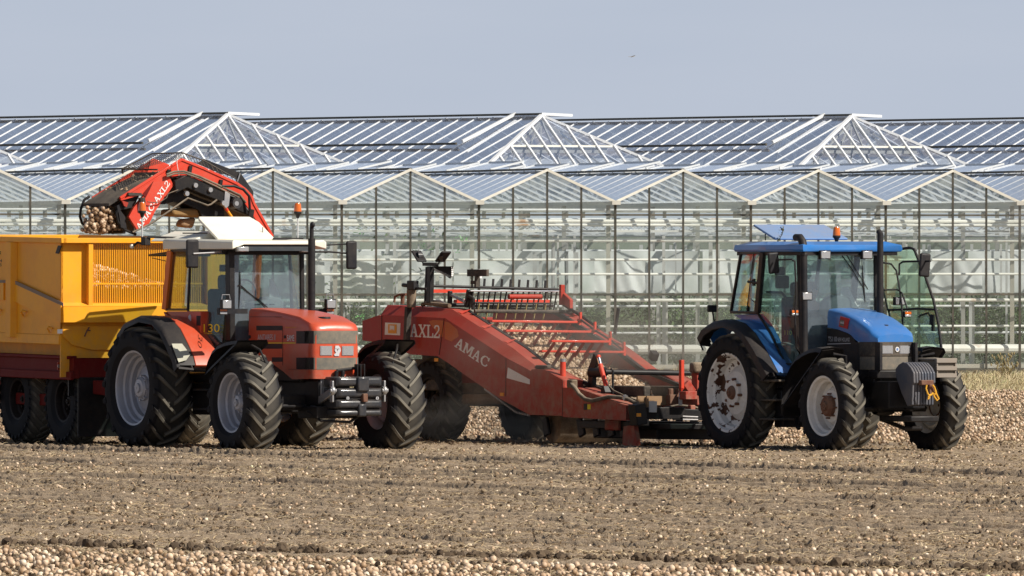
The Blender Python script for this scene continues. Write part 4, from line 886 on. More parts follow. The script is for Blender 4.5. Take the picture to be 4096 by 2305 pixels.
def leg(s): return [[pel, ((X0+.02, .02+s*.1, 1.48), .10), ((X0+.42, s*.14, 1.46), .075), ((X0+.55, s*.14, 1.16), .055), ((X0+.55, s*.14, 1.08), .045), ((X0+.70, s*.14, 1.07), .04)]]
per = skin_chain('person', [[pel, belly, chest, upc, neck, jaw, head, crown]]+arm(-1)+arm(1)+leg(-1)+leg(1)+[[head, ((X0+.165, .02, 2.225), .016)]], sk, None)
per.matrix_world = blu.M; tag(per, 'person in dark shirt seated at the steering wheel inside the blue tractor cab', 'person')
g_ = 1.12
grow = lambda ch: [(p, r*g_) for p, r in ch]
skin_chain('shirt', [grow([((X0, .02, 1.55), .155), belly, chest, upc])]+[grow([upc, arm(s)[0][1], arm(s)[0][2], ((X0+.3, .02+s*.24, 1.77), .042)]) for s in (-1, 1)], shirt, per)
skin_chain('trousers', [grow([pel, leg(s)[0][1], leg(s)[0][2], leg(s)[0][3], ((X0+.55, s*.14, 1.1), .05)]) for s in (-1, 1)], jeans, per)
hm = MB(); hm.ell((X0+.055, .02, 2.285), (.105, .092, .085)); hm.build('hair', hairm, per)
fe = MB(); fe.ell((X0+.158, -.012, 2.25), (.012, .014, .009)); fe.ell((X0+.158, .052, 2.25), (.012, .014, .009)); fe.build('eyes', M['plastic'], per)
fm = MB(); fm.ell((X0+.155, .02, 2.17), (.01, .025, .006)); fm.build('mouth', M['rust'], per)
fe = MB(); fe.ell((X0+.06, -.075, 2.22), (.02, .01, .03)); fe.ell((X0+.06, .115, 2.22), (.02, .01, .03)); fe.build('ears', sk, per)
# withered sprig lying on the blue cab roof
rb = random.Random(3); S0 = blu.M @ blu.p('y2', 850, 240, y=-.5); S1 = blu.M @ blu.p('y2', 893, 120, y=-.5)
mb = MB(); mb.tube([S0, S0.lerp(S1, .5)+Vector((.02, 0, 0)), S1], .005)
for k in range(34):
    t = (k+rb.random())/34; p = S0.lerp(S1, t)+Vector((rb.gauss(0, .02), rb.gauss(0, .02), rb.gauss(0, .01))); r = .022*(1.1 if t > .7 or t < .25 else .6)
    a = Vector((rb.gauss(0, 1), rb.gauss(0, 1), rb.gauss(0, 1))).normalized()*r; b = a.cross(Vector((rb.gauss(0, 1), rb.gauss(0, 1), 1)).normalized())
    mb.add([p-a, p+b*.6, p+a, p-b*.6], [(0, 1, 2, 3)])
tag(mb.build('sprig', paint('withered_leaves', (.10, .10, .045), .8, .3, coat=0), smooth=0), 'withered leafy sprig stuck upright on the blue cab roof', 'sprig')
# ============================================================ onions
def ico(level=1):
    bm = bmesh.new(); bmesh.ops.create_icosphere(bm, subdivisions=level, radius=1)
    V = np.array([v.co[:] for v in bm.verts]); F = np.array([[v.index for v in f.verts] for f in bm.faces]); bm.free(); return V, F
def blobs(name, P, R, mat, level=1, squash=(.82, 1.0), tip=.35, tint=None, rough=0.0, flat=False):
    """many small onions (or clods) as one mesh; P centres, R radii"""
    V, F = ico(level); n = len(P); k = len(V)
    a = rng.uniform(0, 6.283, n); b = np.arccos(rng.uniform(-1, 1, n)); 
    ca, sa, cb, sb = np.cos(a), np.sin(a), np.cos(b), np.sin(b)
    Vs = np.repeat(V[None], n, 0).copy()
    if rough: Vs *= (1+rng.uniform(-rough, rough, (n, k, 1)))
    if tip:
        z = Vs[:, :, 2]; t = np.clip(z-.55, 0, 1); Vs[:, :, 0] *= 1-t*.5; Vs[:, :, 1] *= 1-t*.5; Vs[:, :, 2] = z+t*tip*1.6
    Vs[:, :, 2] *= rng.uniform(squash[0], squash[1], n)[:, None]
    x, y, z = Vs[:, :, 0], Vs[:, :, 1], Vs[:, :, 2]
    y2 = y*cb[:, None]-z*sb[:, None]; z2 = y*sb[:, None]+z*cb[:, None]
    x3 = x*ca[:, None]-y2*sa[:, None]; y3 = x*sa[:, None]+y2*ca[:, None]
    W = np.stack([x3, y3, z2], 2)*R[:, None, None]+P[:, None, :]
    FF = F[None]+(np.arange(n)*k)[:, None, None]
    tt = rng.beta(2.2, 2.0, n) if tint is None else tint
    return qmesh(name, W.reshape(-1, 3), FF.reshape(-1, 3), mat, not flat, np.repeat(tt, k))
def strips(name, P, L, Wd, mat, updir=.35, bend=.5, seg=2, tint=None, flat=None):
    """curved leaves / straws: P roots, L lengths, Wd widths"""
    n = len(P); az = rng.uniform(0, 6.283, n); el = rng.uniform(-.1, updir, n) if flat is None else flat
    d = np.stack([np.cos(az)*np.cos(el), np.sin(az)*np.cos(el), np.sin(el)], 1)
    sd = np.stack([-np.sin(az), np.cos(az), rng.uniform(-.6, .6, n)], 1); sd /= np.linalg.norm(sd, axis=1)[:, None]
    rows = []
    for i in range(seg+1):
        t = i/seg; c = P+d*(L*t)[:, None]; c[:, 2] += -bend*L*t*t*.5+bend*L*t*.25
        c[:, :2] += sd[:, :2]*(np.sin(t*3+az)*L*.12)[:, None]
        wv = Wd*(1-.6*t)
        rows += [c-sd*wv[:, None]/2, c+sd*wv[:, None]/2]
    V = np.stack(rows, 1); k = 2*(seg+1)
    f = np.array([[2*i, 2*i+1, 2*i+3, 2*i+2] for i in range(seg)]); FF = f[None]+(np.arange(n)*k)[:, None, None]
    tt = rng.uniform(0, 1, n) if tint is None else tint
    return qmesh(name, V.reshape(-1, 3), FF.reshape(-1, 4), mat, False, np.repeat(tt, k))
# ============================================================ YELLOW TRAILER
tr = Frame(-5.242, 184.3, 25, pitch=.6)
tt = empty('trailer', tr.M); W2 = 1.334; LEN = 5.6
tag(tt, 'yellow high sided trailer with slatted front and maroon chassis behind the red tractor', 'trailer')
zt = tr.p('a7', 715, 150, x=0).z; zt2 = tr.p('a7', 715, 212, x=0).z; zl1 = tr.p('a7', 800, 940, x=0).z; zl2 = tr.p('a7', 800, 1133, x=0).z; zb_ = tr.p('a7', 735, 1280, x=0).z
zgb = tr.p('a7', 1100, 898, x=0).z; zmid = tr.p('a7', 1300, 683, x=0).z
Y = lambda u, z='a7', v=500: tr.p(z, u, v, x=0).y
yp0, yp1 = Y(1012), Y(1066)
yA, yB = Y(368*2.9), Y(824*2.9)
yq0, yq1 = yB, yB+(yp1-yp0)
mb = MB(); mb.bb((-.02, -W2-.02, zt2), (.07, W2+.02, zt)); mb.bb((-LEN, -W2-.05, zt2), (.07, -W2+.04, zt)); mb.bb((-LEN, W2-.04, zt2), (.07, W2+.05, zt)); mb.bb((-LEN-.05, -W2, zt2), (-LEN+.04, W2, zt)); mb.build('top_rail', M['yellow'], tt, bevel=.008)
mb = MB(); mb.bb((-.08, -W2, zl1-.02), (-.05, yp0+.02, zt2+.01)); mb.bb((-.08, yq1-.02, zl1-.02), (-.05, W2, zt2+.01)); mb.bb((-.08, -W2, .99), (-.05, W2, zl1)); fp = mb.build('front_panel', M['yellow'], tt)
mb = MB()
for a, b in ((yp0, yp1), (yq0, yq1)): mb.bb((-.07, a, zgb-.08), (.05, b, zt2))
mb.build('front_post', M['yellow'], fp, bevel=.006)
mb = MB(); mb.prx([(-W2-.01, zl2), (W2+.01, zl2), (W2+.01, zl1), (-W2-.01, zl1)], -.06, .07); mb.loft([[(-.06, -W2-.01, zl1), (.07, -W2-.01, zl1), (-.06, -W2-.01, zl1+.05)], [(-.06, W2, zl1), (.07, W2, zl1), (-.06, W2, zl1+.05)]]); mb.build('front_beam', M['yellow'], fp, bevel=.006)
nb = 62; mb = MB()
for k in range(nb):
    y = yA+(yB-yA)*(k+.5)/nb; mb.box((-.03, y, (zgb-.03+zt2)/2), (.012, .0125, zt2-zgb+.03))
mb.bb((-.05, yA-.01, zmid-.012), (-.016, yB+.01, zmid+.012)); mb.build('front_grid', M['yellow'], tt)
sd_ = lambda pts, y=-W2: tr.xz('a7', pts, y)
xb = tr.p('a7', 730, 1280, y=-W2).x
lowp = [(-W2+.02, zl2-.05), (-W2+.02, zb_), (tr.p('a7', 830, 1392, x=-.03).y, tr.p('a7', 830, 1392, x=-.03).z), (tr.p('a7', 1064, 1452, x=-.03).y, tr.p('a7', 1064, 1452, x=-.03).z)]
lowp = lowp+[(-y, z) for y, z in lowp[::-1]]
MB().prx(lowp, -.045, -.02).build('lower_front_panel', M['yellow'], tt, bevel=.006)
k_ = MB(); k_.tube([tr.p('a7', 1035, 1190, x=.0), tr.p('a7', 1010, 1225, x=.01), tr.p('a7', 980, 1295, x=.0)], .01).tube([tr.p('a7', 1010, 1225, x=.01), tr.p('a7', 1048, 1225, x=.0)], .008).build('hook', M['rust'], tt)
zs_ = tr.p('a7', 600, 1272, y=-W2).z
mb = MB()
for sg in (-1, 1): mb.bb((-LEN, sg*W2, zs_), (-.05, sg*(W2-.03), zt2+.01))
mb.bb((-LEN-.02, -W2, zs_), (-LEN+.02, W2, zt2)); mb.bb((-LEN, -W2+.02, zs_-.02), (-.06, W2-.02, zs_+.03))
mb.build('side_wall', M['yellow'], tt)
ln = paint('worn_shaded_inner_wall', (.34, .15, .02), .7, .35, coat=0)  # worn inside, coloured darker still to paint the shade behind the slats
mb = MB(); mb.bb((-LEN+.04, -W2+.034, zs_), (-.10, -W2+.05, zt2-.02)); mb.bb((-LEN+.04, W2-.05, zs_), (-.10, W2-.034, zt2-.02)); mb.bb((-LEN+.05, -W2+.03, zs_), (-LEN+.07, W2-.03, zt2-.02)); mb.bb((-LEN+.05, -W2+.05, zs_+.04), (-.10, W2-.05, zs_+.07)); mb.build('inner_shade_lining', ln, tt, split=False)
# posts, brace and flange on the near side
mb = MB(); xs0, xs1 = tr.p('a7', 120, 700, y=-W2).x, tr.p('a7', 240, 700, y=-W2).x
st = []
for k in range(4):
    a = xs0-k*1.38
    for sg in (-1, 1): mb.loft([[(a, sg*W2, z), (a+.03, sg*(W2+.09), z), (a+.22, sg*(W2+.09), z), (a+.26, sg*W2, z)] for z in (zs_-.06, zt2)])
mb.build('side_post', M['yellow'], tt, bevel=.006)
br = sd_([(178, 650), (732, 905), (732, 1130), (600, 1090), (178, 880)])
MB().pry(br, -W2-.035, -W2+.005).build('diagonal_brace', M['yellow'], tt)
mark('brace_stripe', M['yellowstripe'], tt, corners_y(tr, 'a7', (180, 690), (735, 945), (180, 648), -W2-.036), [RECT], (0, -1, 0), .004)
br = [(x-1.45, z) for x, z in br]; MB().pry(sd_([(-60, 640), (65, 640), (65, 870), (-60, 870)]), -W2-.035, -W2+.005).build('diagonal_brace', M['yellow'], tt)
mark('brace_stripe', M['yellowstripe'], tt, corners_y(tr, 'a7', (-60, 672), (66, 672), (-60, 640), -W2-.036), [RECT], (0, -1, 0), .004)
mb = MB(); mb.bb((-LEN, -W2-.02, zs_-.14), (-.08, W2, zs_-.0)); mb.bb((-LEN, -1.0, .95), (-.2, 1.0, zs_-.1)); mb.build('floor_frame', M['yellow'], tt, bevel=.01)
mb = MB()
for u in (300, 605, 10): a = tr.p('a7', u, 1010 if u == 300 else (1200 if u == 605 else 990), y=-W2); mb.tube([a+Vector((-.04, -.02, -.07)), a+Vector((-.04, -.06, 0)), a+Vector((.02, -.06, .02)), a+Vector((.07, -.02, .0))], .014)
mb.build('side_hook', M['yellow'], tt)
mark('sticker', M['white'], tt, corners_y(tr, 'a7', (668, 1260), (724, 1260), (668, 1210), -W2), [RECT], (0, -1, 0), .003)
mark('sticker', M['plastic'], tt, corners_y(tr, 'a7', (650, 330), (688, 335), (680, 240), -W2), [RECT], (0, -1, 0), .012)
mark('emblem', M['plastic'], tt, corners_y(tr, 'a7', (-10, 345), (12, 345), (-10, 305), -W2-.0), [[(0, 0), (1, .2), (.6, .5), (1, 1), (0, .8)]], (0, -1, 0), .004)
word('lettering', M['plastic'], tt, corners_y(tr, 'a7', (-30, 480), (26, 480), (-30, 400), -W2), '64\nSS', (0, -1, 0), .004)
# chassis
zc0 = tr.p('b3', 700, 425, y=-1.2).z; zc1 = tr.p('b3', 700, 160, y=-1.2).z
mb = MB(); mb.bb((-LEN, -1.2, zc0), (.1, -1.1, zc1)); mb.bb((-LEN, 1.1, zc0), (.1, 1.2, zc1)); mb.bb((.1, -1.2, zc0), (-.1, 1.2, zc1)); mb.bb((-LEN, -1.1, zc0+.02), (0, 1.1, zc0+.05)); mb.bb((-4.6, -.4, .62), (-1.0, .4, .86))
mb.bb((-5, -1.25, zc0-.02), (.12, -1.2, zc0+.10)); mb.bb((-LEN, -1.24, zc1-.02), (.0, -1.1, zc1+.03))
mb.loft([[(.1, -.9, .75), (.1, -.7, .75), (.1, -.7, .95), (.1, -.9, .95)], [(1.6, -.1, .6), (1.6, .0, .6), (1.6, .0, .75), (1.6, -.1, .75)]]); mb.loft([[(.1, .7, .75), (.1, .9, .75), (.1, .9, .95), (.1, .7, .95)], [(1.6, .0, .6), (1.6, .1, .6), (1.6, .1, .75), (1.6, .0, .75)]])
xt = tr.p('b3', 60, 500, y=-1.0).x; mb.bb((xt-.15, -1.27, .6), (xt+.05, -1.1, zc1))
mb.bb((-3.6, -.95, .55), (-1.2, -.85, .72)); ch = mb.build('chassis', M['maroon'], tt, bevel=.012)
mark('red_plate', M['red'], ch, corners_x(tr, 'b3', (738, 322), (972, 328), (738, 220), -.35), [[(0, 0), (.93, 0), (1, .35), (0, 1)]], (1, 0, 0), .01)
a = tr.p('b3', 765, 275, x=-.33); MB().lathe([(.001, .012), (.025, .012), (.03, 0)], c=a, axis='x', n=14).build('bolt', M['steel'], ch)
MB().box(tr.p('b3', 810, 130, y=-1.0), (.10, .06, .10)).build('catch', M['plastic'], ch, bevel=.02)
RW = .65; rmt = paint('trailer_rim', (.012, .008, .008), .6, .05, coat=0)
for u in (250, 840):
    x = tr.p('b3', u, 900, y=-1.0).x
    for sd in (-1, 1): wheel(tt, (x, sd*.86, RW-.02), RW, .44, .28, sd, (rmt, rmt), 'deep', 26, lugh=.018)
mb = MB(); xa = [tr.p('b3', u, 900, y=-1.0).x for u in (250, 840)]
for x in xa: mb.bb((x-.06, -.9, .56), (x+.06, .9, .68))
mb.bb((min(xa)-.2, -.62, .66), (max(xa)+.2, -.5, .76)); mb.bb((min(xa)-.2, .5, .66), (max(xa)+.2, .62, .76)); mb.bb((-LEN+.3, -.3, .5), (-.6, .3, .9)); mb.build('axle', M['black'], tt)
mb = MB(); mb.bb((max(xa)+.45, -1.15, .72), (max(xa)+.48, -.7, 1.0)); mb.bb((max(xa)+.74, -1.12, .14), (max(xa)+.76, -.45, zc0+.02)); mb.build('wheel_shade_plate', M['black'], tt)  # plates added in front of the trailer wheels to keep them dark
# onion heap inside
pk = tr.p('a7', 1085, 478, x=-1.0); PP = []
for k in range(2600):
    x = rng.uniform(-4.5, -.12); y = rng.uniform(-1.25, 1.25)
    r = math.hypot((x+1.3)*.8, y-pk.y+.25); h = zmid-.03+max(0, (pk.z-zmid+.16)*(1-r/1.25))
    PP.append(tr.M @ Vector((x, y, h+rng.uniform(-.06, .02))))
o = blobs('onion_heap', np.array(PP), rng.uniform(.026, .042, len(PP)), M['onion']); tag(o, 'heap of onions lying inside the yellow trailer, seen through its slatted front', 'onions', kind='stuff')

# ============================================================ HARVESTER
ha = Frame(3.936, 181.16, 30, roll=-.9)
ht = empty('harvester', ha.M)
tag(ht, 'long red onion harvester with white slab lettering between the two tractors', 'harvester')
YO, YI = -1.12, -.80
zz = lambda pts: [ha.p(z, u, v, y=YO) for z, u, v in pts]
face = zz([('z5', 275, 692), ('z5', 850, 720), ('z5', 1390, 1072), ('a6', 1500, 98), ('a6', 1506, 78), ('a6', 1655, 84), ('a6', 1863, 204), ('a6', 1863, 612), ('a6', 1480, 600), ('a6', 1150, 420), ('a6', 780, 170), ('a6', 540, 0),
           ('z5', 780, 1060), ('z5', 540, 1045), ('z5', 380, 980), ('z5', 275, 930)])
fxz = [(p.x, p.z) for p in face]
# bevel: from the face's top line up to a line 10 cm inboard
bl = [face[0], face[1], face[2], face[3]]
bu = [ha.p(z, u, v, y=YO+.12) for z, u, v in (('z5', 335, 603), ('z5', 910, 640), ('z5', 1450, 985), ('a6', 1580, 60))]
nose = zz([('a6', 1863, 288), ('a6', 2012, 288), ('a5', 740, 808), ('a5', 740, 1026), ('a6', 1863, 625)])
nxz = [(p.x, p.z) for p in nose]
for sg in (-1, 1):
    s = lambda y: sg*abs(y)
    mb = MB(); mb.pry(fxz, s(1.12), s(1.08)).pry(nxz, s(1.12), s(1.08))
    A = [(p.x, s(1.12), p.z) for p in bl]; B = [(p.x, s(1.0), p.z) for p in bu]; C = [(p.x, s(.80), p.z+.002) for p in bu]; D = [(p.x, s(.78), p.z-.5 if i < 3 else p.z-.3) for i, p in enumerate(bu)]
    mb.loft([A, B, C, D], caps=False, ring=False)
    # front box top and end, nose top and end
    E = [face[4], face[5], face[6], face[7]]; mb.loft([[(p.x, s(1.12), p.z) for p in E], [(p.x, s(.80), p.z) for p in E]], caps=False, ring=False)
    N = nose[:4]; mb.loft([[(p.x, s(1.12), p.z) for p in N], [(p.x, s(.80), p.z) for p in N]], caps=False, ring=False)
    mb.pry(nxz, s(.82), s(.78)); mb.pry([(p.x, p.z) for p in (face[3], face[5], face[6], face[7], face[8])], s(.82), s(.785))
    lo = [(p.x, s(.79), p.z-.45) for p in bu]
    mb.pry([(bu[0].x, bu[0].z), (bu[1].x, bu[1].z), (bu[2].x, bu[2].z), (bu[3].x, bu[3].z), (face[6].x, face[6].z), (face[7].x, face[7].z), (face[8].x, face[8].z), (fxz[10][0], fxz[10][1]), (fxz[13][0], fxz[13][1])], s(.815), s(.775))
    pn = mb.build('side_panel', M['hred'], ht, smooth=20)
    if sg < 0: near = pn
    rl = MB()
    for a, b in zip(bu, bu[1:]): rl.bar((a.x, s(.76), a.z-.02), (b.x, s(.76), b.z-.02), .06, .06)
    rl.bar((bu[3].x, s(.76), bu[3].z-.02), (nose[1].x, s(.76), nose[1].z+.0), .05, .05); rl.bar((nose[1].x, s(.76), nose[1].z), (nose[2].x, s(.76), nose[2].z), .04, .05)
    rl.build('belt_rail', M['plastic'], pn)
    cl = MB()
    for t in (.12, .5, .88):
        p = bu[1].lerp(bu[2], t); cl.loft([[(p.x-.10, s(.97), p.z+.02), (p.x+.02, s(.97), p.z-.01), (p.x-.02, s(.80), p.z+.06)], [(p.x-.08, s(.98), p.z+.03), (p.x+.04, s(.98), p.z-.0), (p.x+.0, s(.80), p.z+.07)]])
    cl.build('panel_clip', M['hvred'], pn)
rear = [ha.p(z, u, v, y=-1.0) for z, u, v in (('z5', 110, 745), ('z5', 255, 695), ('z5', 275, 700), ('z5', 275, 940), ('z5', 110, 920))]
MB().pry([(p.x, p.z) for p in rear], -1.0, 1.0).build('rear_cover', M['hred'], ht)
mk = lambda nm, mat, z, bl, br, tl, poly=RECT, th=.004, y=YO: mark(nm, mat, near, corners_y(ha, z, bl, br, tl, y), [poly], (0, -1, 0), th)
slab('lettering', M['white'], near, corners_y(ha, 'z5', (538, 887), (805, 900), (540, 772), YO), 'AXL2', (0, -1, 0))
slab('lettering', M['white'], near, corners_y(ha, 'z5', (932, 972), (1222, 1168), (965, 888), YO), 'AMAC', (0, -1, 0))
mk('white_wedge', M['white'], 'z5', (1400, 1255), (1605, 1312), (1400, 1158), [(0, 0), (1, 0), (1, .45), (.05, 1)])
a = mk('emblem', M['white'], 'z5', (312, 868), (448, 874), (315, 760)); mk('emblem_square', M['decal_or'], 'z5', (343, 855), (418, 857), (345, 775), RECT, .008)
mk('emblem_detail', M['white'], 'z5', (360, 830), (400, 832), (361, 782), [(0, 0), (0, 1), (.25, .8), (.5, 1), (.75, .8), (1, 1), (1, 0), (.6, .3), (.5, 0), (.4, .3)], .012)
mk('faded_patch', M['fade_or'], 'z5', (690, 880), (835, 888), (690, 735), [(.1, .9), (.35, 1), (1, 1), (1, 0), (.85, 0), (.6, .25), (.3, .6)], .002)
mk('faded_patch', M['fade_or'], 'z5', (845, 905), (985, 960), (845, 745), [(0, 0), (.45, 0), (.9, .45), (.8, .8), (.3, 1.0), (0, .98)], .002)
for z, u, v in (('z5', 757, 1108), ('z5', 1342, 1416)): mk('reflector', M['decal_or'], z, (u, v), (u+32, v), (u, v-30), RECT, .01)
mk('sticker', M['plastic'], 'a5', (128, 870), (180, 870), (128, 780)); mk('sticker', M['decal_yel'], 'a5', (182, 862), (228, 862), (182, 790))
mk('reflector', M['decal_or'], 'a5', (903, 968), (960, 968), (903, 920), RECT, .012)
for z, a, b in (('z5', (795, 1050), (840, 725)), ('z5', (1390, 1420), (1392, 1075)), ('z5', (283, 925), (283, 700))):
    p0 = ha.p(z, *a, y=YO-.003); p1 = ha.p(z, *b, y=YO-.003); MB().bar(p0, p1, .008, .006).build('panel_seam', M['black'], near)
mark('panel_seam', M['black'], near, corners_y(ha, 'a6', (1860, 622), (1864, 622), (1860, 210), YO), [RECT], (0, -1, 0), .003)
# sieve belt with onions, cross bars and tines
bf = ha.p('a5', 600, 690, y=0); 
def beltz(x):      # height of the onion web along the machine
    pts = [(ha.p('a5', 620, 690, y=-.1).x, ha.p('a5', 620, 690, y=-.1).z), (ha.p('a5', 600, 440, y=-.1).x-.6, ha.p('a5', 600, 470, y=-.1).z+.0), (bu[2].x-.3, bu[2].z-.20), (bu[1].x-.2, bu[1].z-.12), (bu[0].x, bu[0].z-.2)]
    return ip(pts, x)
xs = np.linspace(bu[0].x+.1, bf.x+.1, 30)
mb = MB().loft([[(x, -.77, beltz(x)-.06), (x, .77, beltz(x)-.06), (x, .77, beltz(x)-.12), (x, -.77, beltz(x)-.12)] for x in xs]); mb.build('sieve_belt', M['brown'], ht)
PP = []
for k in range(6500):
    x = rng.uniform(bu[1].x+.1, bf.x+.05); y = rng.uniform(-.74, .74)
    h = beltz(x)-.04
    if x > bf.x-1.2: h += .13*math.exp(-((x-bf.x+.45)/.45)**2)*(1-.3*(y/.7)**2)*(1 if y < .35 else max(0, 1-(y-.35)/.3))
    PP.append(ha.M @ Vector((x, y, h+rng.uniform(-.03, .045))))
PP = np.array(PP); o = blobs('onion_load', PP, rng.uniform(.020, .036, len(PP)), M['onion'], tint=rng.beta(1.8, 2.6, len(PP))); tag(o, 'onions riding up the sieve belt of the red harvester', 'onions', kind='stuff')
q = PP[rng.integers(0, len(PP), 900)]+np.array([0, 0, .02]); o = strips('onion_tops', q, rng.uniform(.06, .2, 900), rng.uniform(.004, .012, 900), M['straw'], .9, .6); tag(o, 'dry onion tops among the onions on the harvester belt', 'onion tops', kind='stuff')
bars = [('a4', 1165, 1078, 2290, 1085), ('a4', 1345, 1203, 2485, 1210), ('y1', 0, 512, 450, 514), ('y1', -75, 590, 565, 592)]
for i, (z, u0, v0, u1, v1) in enumerate(bars):
    a = ha.p(z, u0, v0, y=-.74); b = Vector((a.x, ha.p(z, u1, v1, x=a.x).y, a.z+.004))
    o = MB().bar(a, b, .10, .035).build('cross_bar', M['hvred'], ht, bevel=.008)
    t = MB()
    for k in range(6):
        c = a.lerp(b, (k+.6)/6); t.bar(c+Vector((-.03, 0, -.015)), c+Vector((-.26, -.02, -.22)), .014, .05)
    t.build('tine', M['hred'], o)
    MB().bar(b+Vector((0, .02, -.05)), b+Vector((0, .02, .05)), .04, .04).build('bar_bracket', M['hvred'], o)
# upper cross structure
P4 = lambda u, v, y: ha.p('a4', u, v, y=y)
def cross(name, mat, z, u0, v0, u1, v1, y0, r, parent=ht, flat=None):
    a = ha.p(z, u0, v0, y=y0); b = ha.p(z, u1, v1, x=a.x); mb = MB()
    if flat: mb.bar(a, b, flat[0], flat[1])
    else: mb.tube([a, b], r, 12)
    return mb.build(name, mat, parent, smooth=40), a, b
cross('cross_bar', M['hvred'], 'a4', 700, 822, 1935, 826, -.7, 0, flat=(.05, .05))
cross('cross_bar', M['hvred'], 'a4', 415, 692, 870, 690, -.9, 0, flat=(.04, .05))
o, a, b = cross('cross_pipe', M['black'], 'a4', 390, 625, 2040, 672, -.95, .021)
for k in range(9):
    c = a.lerp(b, .35+.068*k); MB().bar(c, c+Vector((0, .01, .13)), .02, .03).build('pipe_clip', M['plastic'], o)
o, a, b = cross('cross_pipe', M['chrome'], 'a4', 905, 690, 2060, 695, -.75, .012)
t = MB()
for k in range(16):
    c = a.lerp(b, (k+.5)/16); t.bar(c, c+Vector((-.08+.03*(k % 3), -.02, -.30-.03*(k % 2))), .012, .02)
t.build('rubber_tine', M['plastic'], o)
cross('roller', M['black'], 'a4', 640, 872, 1965, 875, -.8, .03); cross('roller', M['plastdust'], 'a4', 960, 950, 2290, 960, -.8, .028)
o, a, b = cross('hydraulic_motor', M['hred'], 'a4', 1400, 765, 1820, 765, -.1, .038)
o, a, b = cross('feeler_rod_holder', M['plastic'], 'a4', 960, 840, 1940, 850, -.74, .012)
t = MB()
for k in range(8):
    c = a.lerp(b, (k+.5)/8); t.bar(c, c+Vector((-.12, -.05, -.62)), .013, .02)
t.build('feeler_rod', paint('bamboo_rod', (.34, .27, .10), .7, .3, coat=0), o)
MB().pry([(p.x, p.z) for p in (P4(2080, 690, .72), P4(2200, 800, .72), P4(2200, 920, .72), P4(2080, 840, .72))], .70, .76).box(P4(2085, 740, .7), (.06, .07, .3)).build('bracket', M['hred'], ht, bevel=.01)
MB().tube([P4(2090, 760, .78), P4(2190, 810, .8), P4(2200, 930, .8)], .03).tube([P4(2110, 870, .78), P4(2330, 1010, .78), P4(2540, 1160, .78)], .022).build('hinge_arm', M['black'], ht)
mb = MB(); mb.bar(P4(905, 680, -.72), P4(870, 900, -.72), .10, .07); mb.bar(P4(645, 690, -.8), P4(640, 900, -.8), .06, .06); mb.tube([P4(870, 745, -.74), P4(945, 790, -.74), P4(940, 930, -.74)], .028); mb.build('bracket', M['black'], ht, bevel=.01)
mb = MB(); mb.tube([P4(670, 745, -.8), P4(830, 830, -.8)], .022); mb.tube([P4(400, 820, -.9), P4(520, 825, -.9), P4(600, 870, -.9)], .02); mb.build('cylinder', M['steel'], ht)
MB().tube([P4(290, 870, -.95), P4(330, 850, -.95), P4(430, 860, -.95), P4(640, 880, -.95)], .032).build('elbow_pipe', M['brown'], ht)
# light mast
mb = MB(); mb.bar(P4(395, 375, -.95), P4(385, 840, -.95), .07, .10, (1, 0, 0)); mb.bar(P4(345, 380, -.95), P4(325, 840, -.95), .03, .04, (1, 0, 0)); mb.bar(P4(305, 345, -.95), P4(480, 350, -.95), .05, .05); mst = mb.build('light_mast', M['black'], ht, bevel=.006)
for u0, v0, u1, v1 in ((205, 175, 285, 310), (600, 185, 510, 310)):
    a = P4(u0, v0, -.95); b = P4(u1, v1, -.95); c = (a+b)/2; d = (b-a)
    L = MB().bar(a, b, .16, .03, (0, 1, 0) if 0 else (1, 0, 0)).build('work_lamp', M['plastic'], mst, bevel=.01)
    s = 1 if u0 < 300 else -1
    MB().tube([c+Vector((0, 0, .0)), c+Vector((.03*s, .05*s, .01))], [.08, .045], 12).tube([b, P4(u1+20*s, 345, -.95)], .012).build('lamp_housing', M['iron'], L)
tri = [P4(u, v, -.9) for u, v in ((412, 372), (672, 372), (640, 530))]
tp = MB().loft([tri, [p+Vector((.03, 0, 0)) for p in tri]]).build('warning_plate', M['plastic'], mst)
tri = [P4(u, v, -.9)+Vector((.034, 0, 0)) for u, v in ((412, 392), (412, 420), (640, 525), (655, 500))]; MB().loft([tri, [p+Vector((.004, 0, 0)) for p in tri]]).build('plate_edge', M['galv'], tp, smooth=0)
mb = MB()
for k in range(5): c = P4(658, 390+k*25, -.9)+Vector((.035, 0, 0)); mb.box(c, (.006, .03, .02))
mb.build('plate_marks', M['white'], tp)
mb = MB(); mb.bar(P4(995, 480, -.55), P4(990, 640, -.55), .06, .05, (1, 0, 0)); mb.bar(P4(928, 400, -.55), P4(928, 640, -.55), .02, .02, (1, 0, 0)); mb.bar(P4(878, 457, -.55), P4(1130, 457, -.55), .04, .10); mb.bar(P4(920, 580, -.55), P4(1000, 580, -.55), .03, .05); mb.build('sensor_mast', M['plastdust'], ht)
MB().tube([P4(1030, 410, -.5), P4(1025, 525, -.5)], [.025, .035]).build('float_weight', M['white'], ht)
